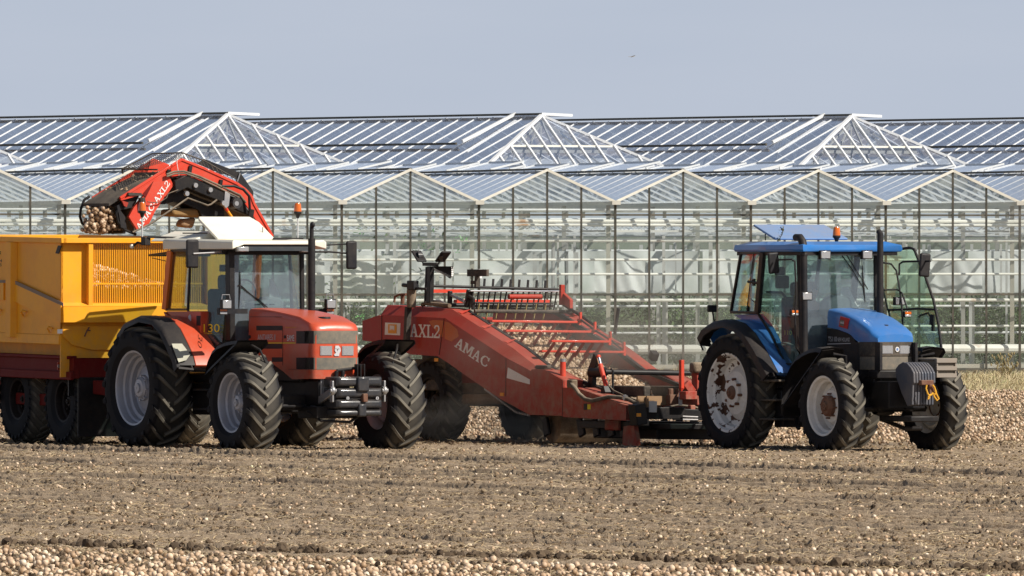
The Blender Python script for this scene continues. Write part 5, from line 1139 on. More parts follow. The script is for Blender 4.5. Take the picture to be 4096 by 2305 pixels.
# brown post at the near side
p0 = ha.p('z5', 548, 405, y=-1.22)
mb = MB(); c = lambda v, u=548: ha.p('z5', u, v, y=-1.22); mb.tube([c(470), c(590), c(625)], [.07, .07, .062], 14); o = mb.build('support_leg', M['brown'], ht)
mb = MB(); mb.bar(c(620, 520), c(985, 503), .08, .08, (1, 0, 0)); mb.build('support_tube', M['plastdust'], o, bevel=.006)
mb = MB(); mb.box(c(428, 560), (.2, .1, .14)); mb.tube([c(425, 470), c(430, 520)], .03); mb.bar(c(455, 560), c(460, 680), .03, .04); mb.build('leg_head', M['plastic'], o, bevel=.015)
mb = MB(); mb.tube([ha.p('z5', 395, 580, y=-1.0), ha.p('z5', 400, 530, y=-1.0), ha.p('z5', 440, 510, y=-1.0), ha.p('z5', 500, 508, y=-1.0)], .018); mb.tube([ha.p('z5', 470, 500, y=-1.0), ha.p('z5', 468, 595, y=-1.0)], .03); mb.build('hose_pipe', M['rust'], ht)
# cylinders, hoses and headstock at the front
A5 = lambda u, v, y: ha.p('a5', u, v, y=y)
mb = MB(); a = ha.p('z5', 1900, 1240, y=-.98); b = ha.p('z5', 1900, 1110, y=-.98); mb.tube([a-Vector((0, 0, .05)), b], .043, 16); o = mb.build('grease_cylinder', M['hvred'], ht)
MB().tube([b, b+Vector((0, 0, .045))], .045, 16).build('cylinder_cap', M['steel'], o)
mb = MB(); mb.box(ha.p('a6', 1640, 55, y=-.95), (.25, .14, .06)); mb.tube([ha.p('a6', 1560, 70, y=-1.0), ha.p('a6', 1620, 45, y=-1.0), ha.p('a6', 1690, 50, y=-1.0)], .02); mb.build('valve_block', M['plastdust'], ht, bevel=.02)
hose = [ha.p('a6', 1960, 250, y=-1.2), ha.p('a6', 2010, 300, y=-1.22), A5(60, 640, -1.2), A5(150, 715, -1.2), A5(250, 738, -1.2), A5(380, 705, -1.15), A5(500, 680, -1.1), A5(650, 690, -1.05), A5(780, 720, -1.0), A5(940, 800, -.95), A5(1000, 850, -.9)]
MB().tube(hose, .030, 12).build('hose', M['rubberhose'], ht, smooth=60); MB().box(ha.p('a6', 1970, 245, y=-1.16), (.16, .1, .12)).build('hose_fitting', M['brown'], ht, bevel=.02)
MB().tube([A5(720, 690, -1.03), A5(735, 700, -1.03)], .045, 12).build('hose_clamp', M['steel'], ht)
o, a, b = cross('depth_pipe', M['chrome' if 0 else 'black'], 'a5', 430, 318, 1740, 340, -.72, .040)
mb = MB(); mb.bar(A5(320, 95, -.75), A5(235, 330, -.75), .05, .16, (1, 0, 0)); mb.bar(A5(250, 360, -.75), A5(250, 580, -.75), .07, .14, (1, 0, 0)); mb.tube([A5(230, 330, -.75), A5(430, 320, -.72)], .075, 12); mb.tube([A5(520, 280, -.8), A5(548, 300, -.8), A5(548, 650, -.8)], .018); mb.build('lift_arm', M['black'], ht, bevel=.01)
mb = MB(); mb.tube([A5(365, 210, -.85), A5(455, 545, -.85)], .034, 14); mb.tube([A5(335, 85, -.85), A5(345, 120, -.85)], .034, 14); o = mb.build('hydraulic_cylinder', M['hvred'], ht)
MB().tube([A5(345, 120, -.85), A5(368, 215, -.85)], .028, 14).build('piston_rod', M['chrome'], o)
mb = MB(); mb.bar(A5(455, 540, -.85), A5(480, 640, -.85), .16, .10, (1, 0, 0)); mb.build('cylinder_foot', M['black'], o, bevel=.01)
mb = MB(); mb.tube([A5(440, 430, -.9), A5(480, 440, -.9), A5(490, 520, -.9), A5(560, 590, -.9), A5(700, 655, -.9)], .01); mb.tube([A5(1700, 350, .7), A5(1760, 400, .72), A5(1775, 520, .72)], .018); mb.tube([A5(1300, 835, -.2), A5(1500, 800, 0), A5(1700, 820, .2), A5(1850, 860, .4)], .014); mb.build('hydraulic_hose', M['rubberhose'], ht)
xh = nose[2].x+.12
X5 = lambda u, v, x=xh: ha.p('a5', u, v, x=x)
mb = MB(); a = X5(985, 920); b = X5(1560, 915); mb.bar(a, b, .14, .17); mb.bar(A5(835, 950, -1.1), Vector((xh, a.y, a.z)), .17, .30); mb.bar(b, X5(1900, 930), .12, .12); hs = mb.build('headstock', M['black'], ht, bevel=.01)
mb = MB(); mb.bar(X5(975, 1050, xh+.05), X5(1060, 1050, xh+.05), .05, .09); mb.build('headstock_foot', M['grille'], hs)
mb = MB(); mb.box(X5(1130, 825, xh+.09), (.02, .125, .16)); mb.build('steel_plate', M['galv'], hs, bevel=.004)
mb = MB(); mb.bar(X5(900, 735, xh-.1), X5(1330, 735, xh-.1), .04, .13); mb.bar(X5(1035, 770, xh-.05), X5(1062, 770, xh-.05), .03, .20); mb.build('plank', M['wood'], ht)
mb = MB(); a = X5(1545, 145, xh+.1); b = X5(1545, 560, xh+.1); mb.bar(a, b, .05, .07, (1, 0, 0)); mb.loft([[b+Vector((-.03, -.03, .005)), b+Vector((-.03, .035, .005)), b+Vector((.03, .035, .005)), b+Vector((.03, -.03, .005))], [b+Vector((0, -.001, -.05))]*4], caps=False); o = mb.build('depth_pointer', M['hvred'], ht, bevel=.004)
wq = [(0, 0), (1, 0), (1, .75), (.5, 1), (0, .75)]
mark('pointer_scale', M['white'], o, corners_x(ha, 'a5', (1505, 690), (1560, 690), (1505, 600), xh+.12), [wq], (1, 0, 0), .01)
mark('pointer_scale', M['galv'], o, corners_x(ha, 'a5', (1500, 800), (1552, 800), (1500, 690), xh+.11), [RECT], (1, 0, 0), .01)
mb = MB(); mb.tube([X5(1420, 990), X5(1560, 985), X5(1860, 990)], .03); mb.tube([X5(1560, 965, xh+.1), X5(1780, 975, xh+.1)], .012); mb.tube([X5(1560, 1010, xh+.1), X5(1780, 1015, xh+.1)], .012); mb.build('turnbuckle', M['steel'], ht)
mb = MB(); mb.bb((xh-.2, -.72, A5(900, 1140, -.7).z), (xh+.45, .5, A5(900, 1060, -.7).z)); mb.build('skid_frame', M['black'], ht, bevel=.01)
mb = MB(); mb.bar(X5(1690, 800), X5(1690, 930), .08, .09, (1, 0, 0)); mb.bar(X5(1640, 600, xh+.2), X5(1640, 720, xh+.2), .2, .2, (1, 0, 0)); mb.bar(X5(1780, 220, xh-.1), X5(1780, 800, xh-.1), .12, .16, (1, 0, 0)); mb.bar(X5(1600, 480), X5(1700, 620), .08, .12); mb.build('tensioner', M['hred'], ht, bevel=.01)
mb = MB(); mb.box(X5(1790, 260, xh-.05), (.16, .24, .16)); mb.build('pump_head', M['brown'], ht, bevel=.04)
mb = MB(); mb.tube([X5(1385, 560), X5(1385, 700)], .04); mb.box(X5(1400, 720), (.12, .12, .14)); mb.bar(X5(1480, 560), X5(1480, 780), .04, .05, (1, 0, 0)); mb.build('adjuster', M['rust'], ht, bevel=.01)
p = [ha.p('a5', u, v, y=-.95) for u, v in ((720, 1110), (870, 1085), (905, 1340), (905, 1430), (700, 1430))]
MB().pry([(q.x, q.z) for q in p], -.97, -.90).build('share_cheek', M['hred'], ht)
MB().pry([(q.x, q.z) for q in p], .66, .73).build('share_cheek', M['hred'], ht)
a = ha.p('y1', 500, 460, y=.76); b = ha.p('y1', 530, 255, y=.76); MB().bar(a, b, .035, .05, (1, 0, 0)).build('lever', M['plastic'], ht, bevel=.008)
for (u, v) in ((235, 330), (347, 405), (465, 480), (572, 560)):
    a = ha.p('y1', u, v, y=.74); MB().bar(a-Vector((0, 0, .08)), a+Vector((0, 0, .08)), .03, .04, (1, 0, 0)).build('bar_bracket', M['hvred'], ht)
mb = MB(); pts = [ha.p('y1', u, v, y=.74) for u, v in ((235, 345), (350, 430), (470, 505), (580, 595))]; mb.tube(pts, .015); mb.bar(ha.p('y1', 790, 610, y=.8), ha.p('y1', 815, 640, y=.8), .1, .12); mb.build('linkage_rod', M['plastic'], ht)
# undercarriage
xw1 = ha.p('s', 1752, 1650, y=-.78).x
for sd in (-1, 1): wheel(ht, (xw1, sd*.76, .60), .63, .44, .32, sd, (rmt, rmt), 'deep', 20, lugh=.03)
mb = MB(); mb.bb((xw1-.12, -.75, .52), (xw1+.12, .75, .74)); mb.bb((xw1-.9, -.72, .70), (xh-.3, -.6, .86)); mb.bb((xw1-.9, .6, .70), (xh-.3, .72, .86)); mb.bb((xw1-.3, -.9, .74), (xw1+.4, -.62, 1.35)); mb.bb((xw1-.9, -.9, .9), (xw1+.2, .9, 1.2)); mb.build('chassis', M['plastdust'], ht, bevel=.02)
a = ha.p('a6', 1860, 865, y=-.55)
MB().lathe([(.01, -.42), (.25, -.42), (.26, -.40), (.26, .9), (.25, .92), (.01, .92)], c=(a.x, -.3, .27), n=28).build('press_roller', M['brown'], ht)
mb = MB()
for u0 in (1660, 2060, 2230, 2400, 2540):
    a = ha.p('a6', u0, 640, y=-.8); mb.bar((a.x, -.8, a.z), (a.x+.08, -.8, .12), .05, .16, (1, 0, 0)); mb.bar((a.x, .6, a.z), (a.x+.08, .6, .12), .05, .16, (1, 0, 0))
mb.bb((nose[4].x, -.85, nose[4].z-.16), (nose[3].x, .85, nose[4].z-.04)); mb.bb((nose[4].x, -.6, .1), (nose[3].x, .7, nose[4].z-.06)); mb.build('share_frame', M['black'], ht, bevel=.015)
a = ha.p('a6', 2440, 715, y=-.86); MB().box(a, (.4, .06, .16)).build('share_bracket', M['hred'], ht, bevel=.02)
ct = MB(); pts = [ha.p('a6', u, v, y=-.9) for u, v in ((940, 290), (1050, 370), (1180, 470), (1300, 555), (1450, 590))]
for i in range(34):
    t = i/33*4; k = min(3, int(t)); q = pts[k].lerp(pts[k+1], t-k); ct.bar((q.x, -.86, q.z-.02), (q.x, .8, q.z-.02), .02, .03); 
ct.build('web_chain', M['steel'], ht)
mb = MB(); mb.bb((xw1+.5, -.7, .78), (xw1+1.5, .6, 1.12)); mb.build('gearbox', M['maroon'], ht, bevel=.05)
mb = MB(); mb.tube([(xw1+.4, -.66, .62), (xw1+2.2, -.6, .66)], .09, 14); mb.build('air_duct', M['brown'], ht)

# ============================================================ discharge elevator (part of the harvester, carried across the back)
XE = -9.45; XB = XE-.86
XP = lambda u, v, x=XE, z='z4': ha.p(z, u, v, x=x)
yz = lambda pts, x=XE, z='z4': [(p.y, p.z) for p in (XP(u, v, x, z) for u, v in pts)]
front = [(545, 645), (1290, 176), (1560, 285), (1960, 468), (2060, 540), (2140, 625), (2165, 705), (2395, 1112), (2330, 1112), (2100, 770), (2030, 660), (1960, 610), (1780, 560), (1560, 450), (1330, 345), (1180, 395), (1110, 345), (940, 430), (560, 672)]
P_ = yz(front)
el = MB().prx(P_, XE-.03, XE).build('elevator', M['hvred'], ht)
MB().prx(yz([(560, 650), (1285, 190), (1330, 345), (1290, 420), (1000, 560), (640, 790), (580, 740)]), XB-.004, XB+.026).build('elevator_back_plate', M['hvred'], el)
e2 = [(y, z) for y, z in P_]; MB().prx(e2, XB, XB+.03).build('elevator_back_plate', M['hvred'], el)
# rims along the top edges
mb = MB(); tp = [XP(u, v) for u, v in front[:8]]
for a, b in zip(tp, tp[1:]): mb.bar(a, b, .04, .03, (1, 0, 0)); mb.bar(a+Vector((-.86, 0, 0)), b+Vector((-.86, 0, 0)), .04, .03, (1, 0, 0))
mb.build('elevator_rim', M['hvred'], el, bevel=.005)
ends = [(560, 672), (940, 430), (1110, 345), (1180, 490), (960, 800), (880, 965), (800, 1022), (745, 1038), (640, 870), (700, 760), (840, 590)]
MB().prx(yz(ends), XE-.02, XE+.035).build('elevator_end_plate', M['hvred'], el)
MB().prx(yz([(800, 600), (935, 440), (900, 520), (840, 640)]), XE+.033, XE+.045).build('plate_rib', M['maroon'], el)
nrm = (1, 0, 0)
slab('lettering', M['white'], el, corners_x(ha, 'z4', (782, 1035), (1155, 470), (735, 985), XE+.036), 'AMAC-AXL2', nrm)
yy = [(560, 672), (640, 700), (620, 755), (590, 740)]
MB().prx(yz(yy), XE-.01, XE+.02).build('plate_corner', M['hred'], el)
mb = MB(); mb.prx(yz([(690, 620), (800, 600), (750, 700), (700, 760), (560, 790), (620, 870), (640, 1020), (570, 1000), (545, 840), (520, 740)]), XE-.12, XE-.03); mb.build('chain_guard', M['plastic'], el)
# belt between the plates: upper run carrying onions
run = [(300, 590), (600, 400), (940, 235), (1290, 225), (1560, 340), (1960, 530), (2100, 700), (2380, 1150)]
yr = yz([(u+125, v+85) if i < 3 else (u, v+(110 if i < 6 else 40)) for i, (u, v) in enumerate(run)])
mb = MB(); mb.loft([[(XB+.03, y, z-.04), (XE-.03, y, z-.04), (XE-.03, y, z-.08), (XB+.03, y, z-.08)] for y, z in yr]); mb.build('elevator_belt', M['plastdust'], el)
mb = MB()
for u, v in ((825, 462), (1030, 330)):
    c = XP(u, v, XE-.05); mb.loft([[(XB+.04, c.y-.10, c.z-.15), (XE-.04, c.y-.10, c.z-.15), (XE-.04, c.y, c.z), (XB+.04, c.y, c.z)], [(XB+.04, c.y-.06, c.z-.15), (XE-.04, c.y-.06, c.z-.15), (XE-.04, c.y+.04, c.z), (XB+.04, c.y+.04, c.z)]])
M['flight'] = paint('dusty_belt_flight', (.10, .085, .075), .8, .3, coat=0)
mb.build('belt_flight', M['flight'], el)
c0 = XP(290, 590, XB); mb = MB(); mb.loft([[(XB, c0.y, c0.z), (XE-.1, c0.y, c0.z), (XE-.1, c0.y-.09, c0.z-.2), (XB, c0.y-.09, c0.z-.2)], [(XB, c0.y+.03, c0.z), (XE-.1, c0.y+.03, c0.z), (XE-.1, c0.y-.06, c0.z-.2), (XB, c0.y-.06, c0.z-.2)]]); mb.build('discharge_flap', M['flight'], el)
c1 = XP(300, 1050, XB); mb = MB(); mb.bb((XB+.05, c0.y+.16, c1.z), (XE-.12, c0.y+.19, c0.z-.1)); mb.build('chute_curtain', M['brown'], el)
# black drive frame under the arch
B1 = [(1180, 440), (1310, 365), (1560, 455), (1780, 555), (1782, 700), (1560, 620), (1330, 520), (1190, 590)]
mb = MB(); mb.prx(yz(B1), XE-.12, XE+.08); db = mb.build('drive_frame', M['black'], el, bevel=.012)
mb = MB()
for u, v in ((1455, 490), (1635, 545), (1350, 590), (1795, 705), (1950, 710)):
    c = XP(u, v, XE+.085); mb.lathe([(.001, .03), (.035, .03), (.04, -.02)], c=c, axis='x', n=12)
mb.build('bolt_head', M['steel'], db)
MB().prx(yz([(1780, 560), (1845, 590), (1830, 740), (1790, 775), (1765, 740)]), XE+.05, XE+.1).build('bearing_plate', M['steel'], db, bevel=.008)
MB().prx(yz([(1845, 590), (2040, 650), (2110, 860), (1960, 800), (1850, 740)]), XE-.1, XE+.02).build('gear_case', M['black'], db, bevel=.02)
mb = MB(); mb.lathe([(.001, .06), (.08, .06), (.085, 0), (.085, -.1)], c=XP(1948, 705, XE+.05), axis='x', n=20); mb.build('drive_pulley', M['iron'], db)
MB().prx(yz([(1190, 590), (1330, 530), (1560, 640), (1780, 720), (1860, 760), (1870, 890), (1600, 880), (1560, 790), (1360, 700), (1250, 690), (1140, 720)]), XE-.7, XE-.14).build('belt_underside', M['black'], el)
MB().prx(yz([(1262, 780), (1590, 760), (1610, 880), (1262, 865)]), XE-.6, XE-.2).build('roller', paint('yellowed_roller', (.26, .15, .05), .7, .4, coat=0), el, bevel=.04)
MB().prx(yz([(1430, 900), (1600, 880), (1560, 1010), (1400, 990)]), XE-.5, XE-.3).build('roller', M['wood'], el, bevel=.04)
mb = MB()
for u, v in ((1135, 315), (1400, 270), (1770, 440), (2150, 800)):
    c = XP(u, v, XE+.01); mb.bar(c+Vector((0, 0, .02)), c+Vector((0, -.03, -.16)), .05, .04, (1, 0, 0))
mb.build('hose_bracket', M['black'], el)
tp_ = lambda pts, r, nm='hydraulic_hose', m='rubberhose', x=XE+.09: MB().tube([XP(u, v, x) for u, v in pts], r, 8).build(nm, M[m], el, smooth=60)
tp_([(1110, 360), (1200, 325), (1320, 320), (1500, 380), (1700, 470), (1850, 540), (2000, 610), (2070, 700)], .016)
tp_([(1110, 385), (1210, 350), (1330, 345), (1500, 405), (1700, 500), (1840, 570), (1990, 640)], .013)
tp_([(1780, 500), (1930, 500), (2040, 540), (2110, 620), (2120, 800), (2110, 860)], .02, m='black')
tp_([(880, 690), (960, 700), (1040, 690), (1110, 640), (1130, 590), (1250, 545)], .007)
tp_([(1240, 120), (1235, 220), (1260, 370)], .005, 'cord', 'white')
tp_([(700, 1060), (930, 950), (1370, 645), (1610, 735), (1650, 720), (1720, 665)], .014, 'stay_rod', 'rubberhose')
tp_([(175, 625), (110, 670), (70, 780), (60, 870), (85, 950), (150, 1010), (270, 1062)], .02, 'guard_rod', 'black', XB)
tp_([(540, 720), (500, 830), (520, 930), (600, 1030), (740, 1085)], .02, 'guard_rod', 'black', XE-.05)
MB().tube([XP(270, 1062, XB), XP(600, 1060, XE-.05)], .02).build('guard_rod', M['black'], el)
mb = MB(); mb.tube([XP(1815, 745, XE+.06), XP(1850, 800, XE+.06)], .025); mb.build('hydraulic_cylinder', M['hvred'], el); MB().tube([XP(1850, 800, XE+.06), XP(1915, 895, XE+.06)], .02).build('piston_rod', M['decal_or'], el)
mb = MB(); c = XP(810, 640, XE+.06); mb.tube([c, XP(820, 770, XE+.06)], .05); mb.bar(XP(640, 595, XE+.03), XP(800, 600, XE+.03), .05, .04); mb.build('sensor_arm', M['plastdust'], el)
# net stretched over the top
net = MB(); f0 = [XP(u, v, XB) for u, v in ((580, 290), (930, 108), (1270, 100))]; f1 = [XP(u, v, XE-.3) for u, v in ((740, 300), (1010, 250), (1330, 120))]
top = [XP(570, 290, XB), XP(930, 108, XB), XP(1300, 95, XE-.2), XP(1560, 190, XE-.1), XP(1950, 410, XE-.05)]
net.tube(top, .011, 6); net.tube([XP(570, 290, XB), XP(580, 350, XB)], .014, 6); net.tube([XP(570, 295, XB), XP(1000, 300, XE-.1)], .012, 6)
lo = [XP(600, 330, XB), XP(860, 200, XB), XP(1150, 250, XE-.3)]
def seg(path, t):
    t = t*(len(path)-1); k = min(len(path)-2, int(t)); return path[k].lerp(path[k+1], t-k)
pa_, pb_ = [top[0], top[1], top[2]], [XP(760, 300, XE-.1), XP(1010, 230, XE-.1), XP(1290, 180, XE-.02)]
for k in range(26):
    a = seg(pa_, k/25); b = seg(pb_, min(1, max(0, k/25+.12))); net.tube([a, b], .0035, 4); b = seg(pb_, min(1, max(0, k/25-.12))); net.tube([a, b], .0035, 4)
for j in range(1, 5): net.tube([seg(pa_, k/8).lerp(seg(pb_, k/8), j/5) for k in range(9)], .0035, 4)
for k in range(14): a = seg(top[2:], k/13); net.tube([a, a+Vector((.04, .03, -.09))], .005, 4)
net.build('cover_net', M['plastdust'], el)
fl = [XP(u, v, XB+.3) for u, v in ((1480, 230), (1560, 170), (2000, 340), (2155, 565), (2150, 700), (2020, 560), (1960, 470), (1940, 400), (1700, 320))]
MB().loft([fl, [p+Vector((.02, 0, 0)) for p in fl]]).build('rubber_flap', M['plastic'], el, smooth=0)
mb = MB(); mb.tube([XP(2000, 345, XB+.34), XP(1965, 450, XB+.34)], .012); mb.build('flap_edge', M['steel'], el)
# onions on and falling from the elevator
PP = []
for k in range(420):
    t = rng.uniform(0, 1); a = XP(330, 690, XE-.45).lerp(XP(980, 375, XE-.45), t)
    if (.30 < t < .48) or t > .62: PP.append(a+Vector((rng.uniform(-.38, .38), rng.uniform(-.06, .06), rng.uniform(-.02, .05)-.0)))
for k in range(520):
    v = 745+(1060-745)*rng.uniform(0, 1)**.8; u = rng.uniform(140-60*(v-700)/360*.6, 545) ; u = rng.normal(380-.32*(v-740), 95)
    if 85 < u < 600: PP.append(XP(u, v, XE-rng.uniform(.1, .8)))
PP = np.array([ha.M @ p for p in PP]); o = blobs('falling_onions', PP, rng.uniform(.026, .04, len(PP)), M['onion'], tint=rng.beta(1.3, 3.0, len(PP))); tag(o, 'onions tumbling off the elevator end into the yellow trailer', 'onions', kind='stuff')
q = PP[rng.integers(0, 420, 260)]; o = strips('onion_tops', q, rng.uniform(.05, .16, 260), rng.uniform(.004, .01, 260), M['straw'], .9, .6); tag(o, 'dry onion tops on the elevator above the yellow trailer', 'onion tops', kind='stuff')
# ============================================================ GREENHOUSE (front): rows of ridges running away to the left
PH = R_(15); E1 = Vector((math.cos(PH), math.sin(PH), 0)); E2 = Vector((-math.sin(PH), math.cos(PH), 0)); G0 = Vector((2.44, 303, 0)); BAY = 3.333
ZG, ZA, ZT1, ZT2 = 4.09, 4.84, 3.78, 1.90
gp = lambda a, d, z: G0+E1*a+E2*d+Vector((0, 0, z))        # along the front, depth, height
gbar = paint('white_aluminium_bar', (.62, .64, .65), .5, .12, coat=0); gdark = paint('dark_mullion', (.055, .058, .05), .6, .3, coat=0)
gcream = paint('cream_verge', (.70, .68, .60), .6, .2, coat=0); gpipe = paint('white_pipe', (.80, .81, .79), .5, .15, coat=0, second=((.45, .24, .12), 1.3), lo=.62, hi=.75); gcol = paint('grey_column', (.42, .41, .37), .8, .3, coat=0)
gwall = glassmat('greenhouse_wall_glass', (.97, .98, .95), .7, .17, (.49, .56, .48)); groof = glassmat('greenhouse_roof_glass', (.90, .94, 1.0), 1.4, .13, (.46, .58, .84))  # wall veil is dirt; the blue roof veil paints in the reflected sky
def sp0(u, v, Y):
    d = ray('s', u, v); return Vector((0, 0, CAM_H))+d*(Y/d.y)
gh = empty('greenhouse'); tag(gh, 'low greenhouse with a zigzag row of pointed gables facing the field', 'greenhouse')
DEP = 30.0; N0, N1 = -6, 6
# gable front per bay
for n in range(N0, N1):
    a0 = n*BAY
    f = MB()
    for k in range(4):
        a = a0+BAY*k/4; zt = ZG+(ZA-ZG)*(1-abs(2*k/4-1)) if k else ZG
        f.bar(gp(a, 0, 0), gp(a, 0, zt-.03), .05 if k else .06, .06, (0, 1, 0))
    f.bar(gp(a0, .01, ZT1), gp(a0+BAY, .01, ZT1), .045, .045); f.bar(gp(a0, .01, ZT2), gp(a0+BAY, .01, ZT2), .05, .05); f.bar(gp(a0, .01, .12), gp(a0+BAY, .01, .12), .05, .05)
    fr = f.build('gable_frame', gdark, gh, smooth=0)
    v = MB(); v.bar(gp(a0+.03, -.03, ZG+.01), gp(a0+BAY/2, -.03, ZA), .06, .07, (0, 1, 0)); v.bar(gp(a0+BAY/2, -.03, ZA), gp(a0+BAY-.03, -.03, ZG+.01), .06, .07, (0, 1, 0)); v.box(gp(a0, -.1, ZG-.02), (.2, .25, .1)); v.build('verge', gcream, fr, smooth=0)
    for k in range(4):
        a, b = a0+BAY*k/4, a0+BAY*(k+1)/4; za = ZG+(ZA-ZG)*(1-abs(2*k/4-1)); zb2 = ZG+(ZA-ZG)*(1-abs(2*(k+1)/4-1))
        if k == 0: za = ZG
        if k == 3: zb2 = ZG
        MB().add([gp(a, 0, .05), gp(b, 0, .05), gp(b, 0, zb2), gp(a, 0, za)], [(0, 1, 2, 3)]).build('pane', gwall, fr, smooth=0)
# roofs
bars_n = int(DEP/1.04)
for n in range(N0, N1+2):
    a0 = n*BAY
    for sgn, nm in ((0, 'left'), (1, 'right')):
        ae = a0+BAY*sgn; ar = a0+BAY/2; b = MB()
        for k in range(bars_n+1):
            d = min(DEP, k*1.04+.02); b.bar(gp(ae+(.06 if not sgn else -.06), d, ZG+.01), gp(ar, d, ZA-.02), .018, .026)
        rf = b.build('roof_bars', gbar, gh, smooth=0)
        MB().add([gp(ae, 0, ZG), gp(ar, 0, ZA-.02), gp(ar, DEP, ZA-.02), gp(ae, DEP, ZG)], [(0, 1, 2, 3)]).build('roof_glass', groof, rf, smooth=0)
    MB().bar(gp(a0+BAY/2, 0, ZA+.02), gp(a0+BAY/2, DEP, ZA+.02), .06, .05).build('ridge_cap', gdark, gh, smooth=0)
    MB().bar(gp(a0, -.05, ZG-.03), gp(a0, DEP, ZG-.03), .16, .08).build('gutter', gcream, gh, smooth=0)
# opened vents, hinged on the ridge
for n in range(N0, N1+3):
    ar = n*BAY+BAY/2; d = 5.2+rng.uniform(-.3, .3)
    while d < DEP-2:
        L = 3.1; z1 = ZA+.05; p = [gp(ar, d, z1), gp(ar+.82, d, z1+.19), gp(ar+.82, d+L, z1+.19), gp(ar, d+L, z1)]
        o = MB().add(p, [(0, 1, 2, 3)]).build('roof_vent', groof, gh, smooth=0)
        q = MB(); q.bar(p[0], p[1], .05, .045); q.bar(p[1], p[2], .045, .05); q.bar(p[2], p[3], .05, .045); q.bar(gp(ar+.5, d+.1, ZA-.22), gp(ar+.5, d+.1, z1+.12), .02, .02); q.build('vent_frame', gbar, o, smooth=0)
        d += 4.16
# inside: columns, trusses, pipes
for n in range(N0, N1+1):
    for j in range(0, 7):
        d = .55+j*4.0
        c = MB().bar(gp(n*BAY-.02, d, 0), gp(n*BAY-.02, d, ZG-.08), .10, .10, (0, 1, 0)).build('column', gcol, gh, smooth=0)
for j in range(0, 7):
    d = .7+j*4.0; t = MB(); a, b = N0*BAY, N1*BAY
    t.bar(gp(a, d, 3.60), gp(b, d, 3.60), .05, .05); t.bar(gp(a, d, 3.40), gp(b, d, 3.40), .05, .05)
    m = int((b-a)/.3)
    for k in range(m):
        x = a+(b-a)*k/m; s = .3
        t.bar(gp(x, d, 3.40 if k % 2 else 3.60), gp(x+s, d, 3.60 if k % 2 else 3.40), .014, .014)
    t.build('lattice_truss', gbar, gh, smooth=0)
for z, d, r in ((3.63, .35, .045), (3.90, .9, .03), (3.54, .3, .03), (3.18, .5, .045), (2.72, .45, .03), (2.38, .45, .03), (1.76, .8, .04), (1.14, .8, .03), (.60, .35, .11), (3.3, 9, .03), (3.72, 11, .03), (2.95, 14, .03), (1.6, 6, .03), (.95, 7, .03), (3.45, 17, .04)):
    MB().tube([gp(N0*BAY, d, z), gp(N1*BAY, d, z)], r, 10).build('heating_pipe', gpipe, gh)
# low back rows of posts and pale strips that hang between them
rr = random.Random(5); st = MB()
for k in range(260):
    a = rr.uniform(N0, N1)*BAY; d = rr.uniform(1.2, 6) if k % 2 else rr.uniform(2, 20); z0, z1 = rr.choice(((1.9, 3.1), (1.9, 2.9), (.2, 1.8), (.2, 3.3))); w_ = rr.uniform(.03, .10)
    st.bar(gp(a, d, z0), gp(a, d, z1), w_, .02, (0, 1, 0))
st.build('crop_post', paint('pale_post', (.58, .58, .55), .8, .2, coat=0), gh, smooth=0)
# hanging white sheets with folds
shm, snt, sb = newmat('white_plastic_sheet'); sn = noise(snt, 1.3, 4, .6, stretch=(1, 1, .6))
snt.links.new(mix(snt, ramp(snt, sn.outputs[0], .45, .7), (.60, .61, .59), (.46, .50, .45)), sb.inputs['Base Color']); sb.inputs['Roughness'].default_value = .6
rr = random.Random(9)
for n in range(N0, N1):
    for h_ in range(3):
        a = n*BAY+h_*BAY/2+rr.uniform(.0, .3); w_ = rr.uniform(1.25, 1.62); d = 1.3+rr.uniform(0, 1.6); z0, z1 = ZT2+.03, 2.98+rr.uniform(-.25, .1)
        if h_ == 2: a, w_, d, z1 = n*BAY+.05, BAY*.97, 4.4, 2.93
        elif rr.random() < .45: continue
        nx, nz_ = 22, 8; V = []; F = []
        ph = rr.uniform(0, 6)
        for j in range(nz_+1):
            for i in range(nx+1):
                u = i/nx; v_ = j/nz_; V.append(gp(a+w_*u, d+.035*math.sin(u*9+ph+v_*2.0)+.02*math.sin(u*23+v_*5), z0+(z1-z0)*v_-.0*v_))
        for j in range(nz_):
            for i in range(nx): F.append((j*(nx+1)+i, j*(nx+1)+i+1, (j+1)*(nx+1)+i+1, (j+1)*(nx+1)+i))
        o = MB().add(V, F).build('plastic_sheet', shm, None, smooth=60)
        tag(o, 'creased white plastic sheet hanging inside the greenhouse behind its front panes', 'plastic sheet', 'white sheets hanging inside the greenhouse')
# crop rows
P = []; 
for k in range(80000):
    a = rng.uniform(N0*BAY, N1*BAY); d = rng.choice([7.5, 9.5, 12])+rng.normal(0, .3); P.append(gp(a, d, .15+rng.uniform(0, 1)**.8*(1.45+.25*math.sin(a*1.7+d))))
P = np.array([p[:] for p in P]); o = strips('crop_plants', P, rng.uniform(.08, .18, len(P)), rng.uniform(.03, .08, len(P)), M['crop'], 1.2, .8); tag(o, 'low green crop rows growing inside the greenhouse', 'crop plants', kind='stuff')
P = []
for k in range(1600):
    a = rng.uniform(-3, -1.05)*BAY; d = rng.uniform(1.5, 4); z = rng.uniform(.3, 3.3); 
    if rng.uniform() < .35+.6*math.exp(-((z-1.2)/.7)**2): P.append(gp(a, d, z))
P = np.array([p[:] for p in P]); o = strips('climbing_plants', P, rng.uniform(.08, .18, len(P)), rng.uniform(.03, .08, len(P)), M['crop'], 1.2, .8); tag(o, 'sparse climbing plants inside the greenhouse behind the harvester mast', 'climbing plants', kind='stuff')
P = []
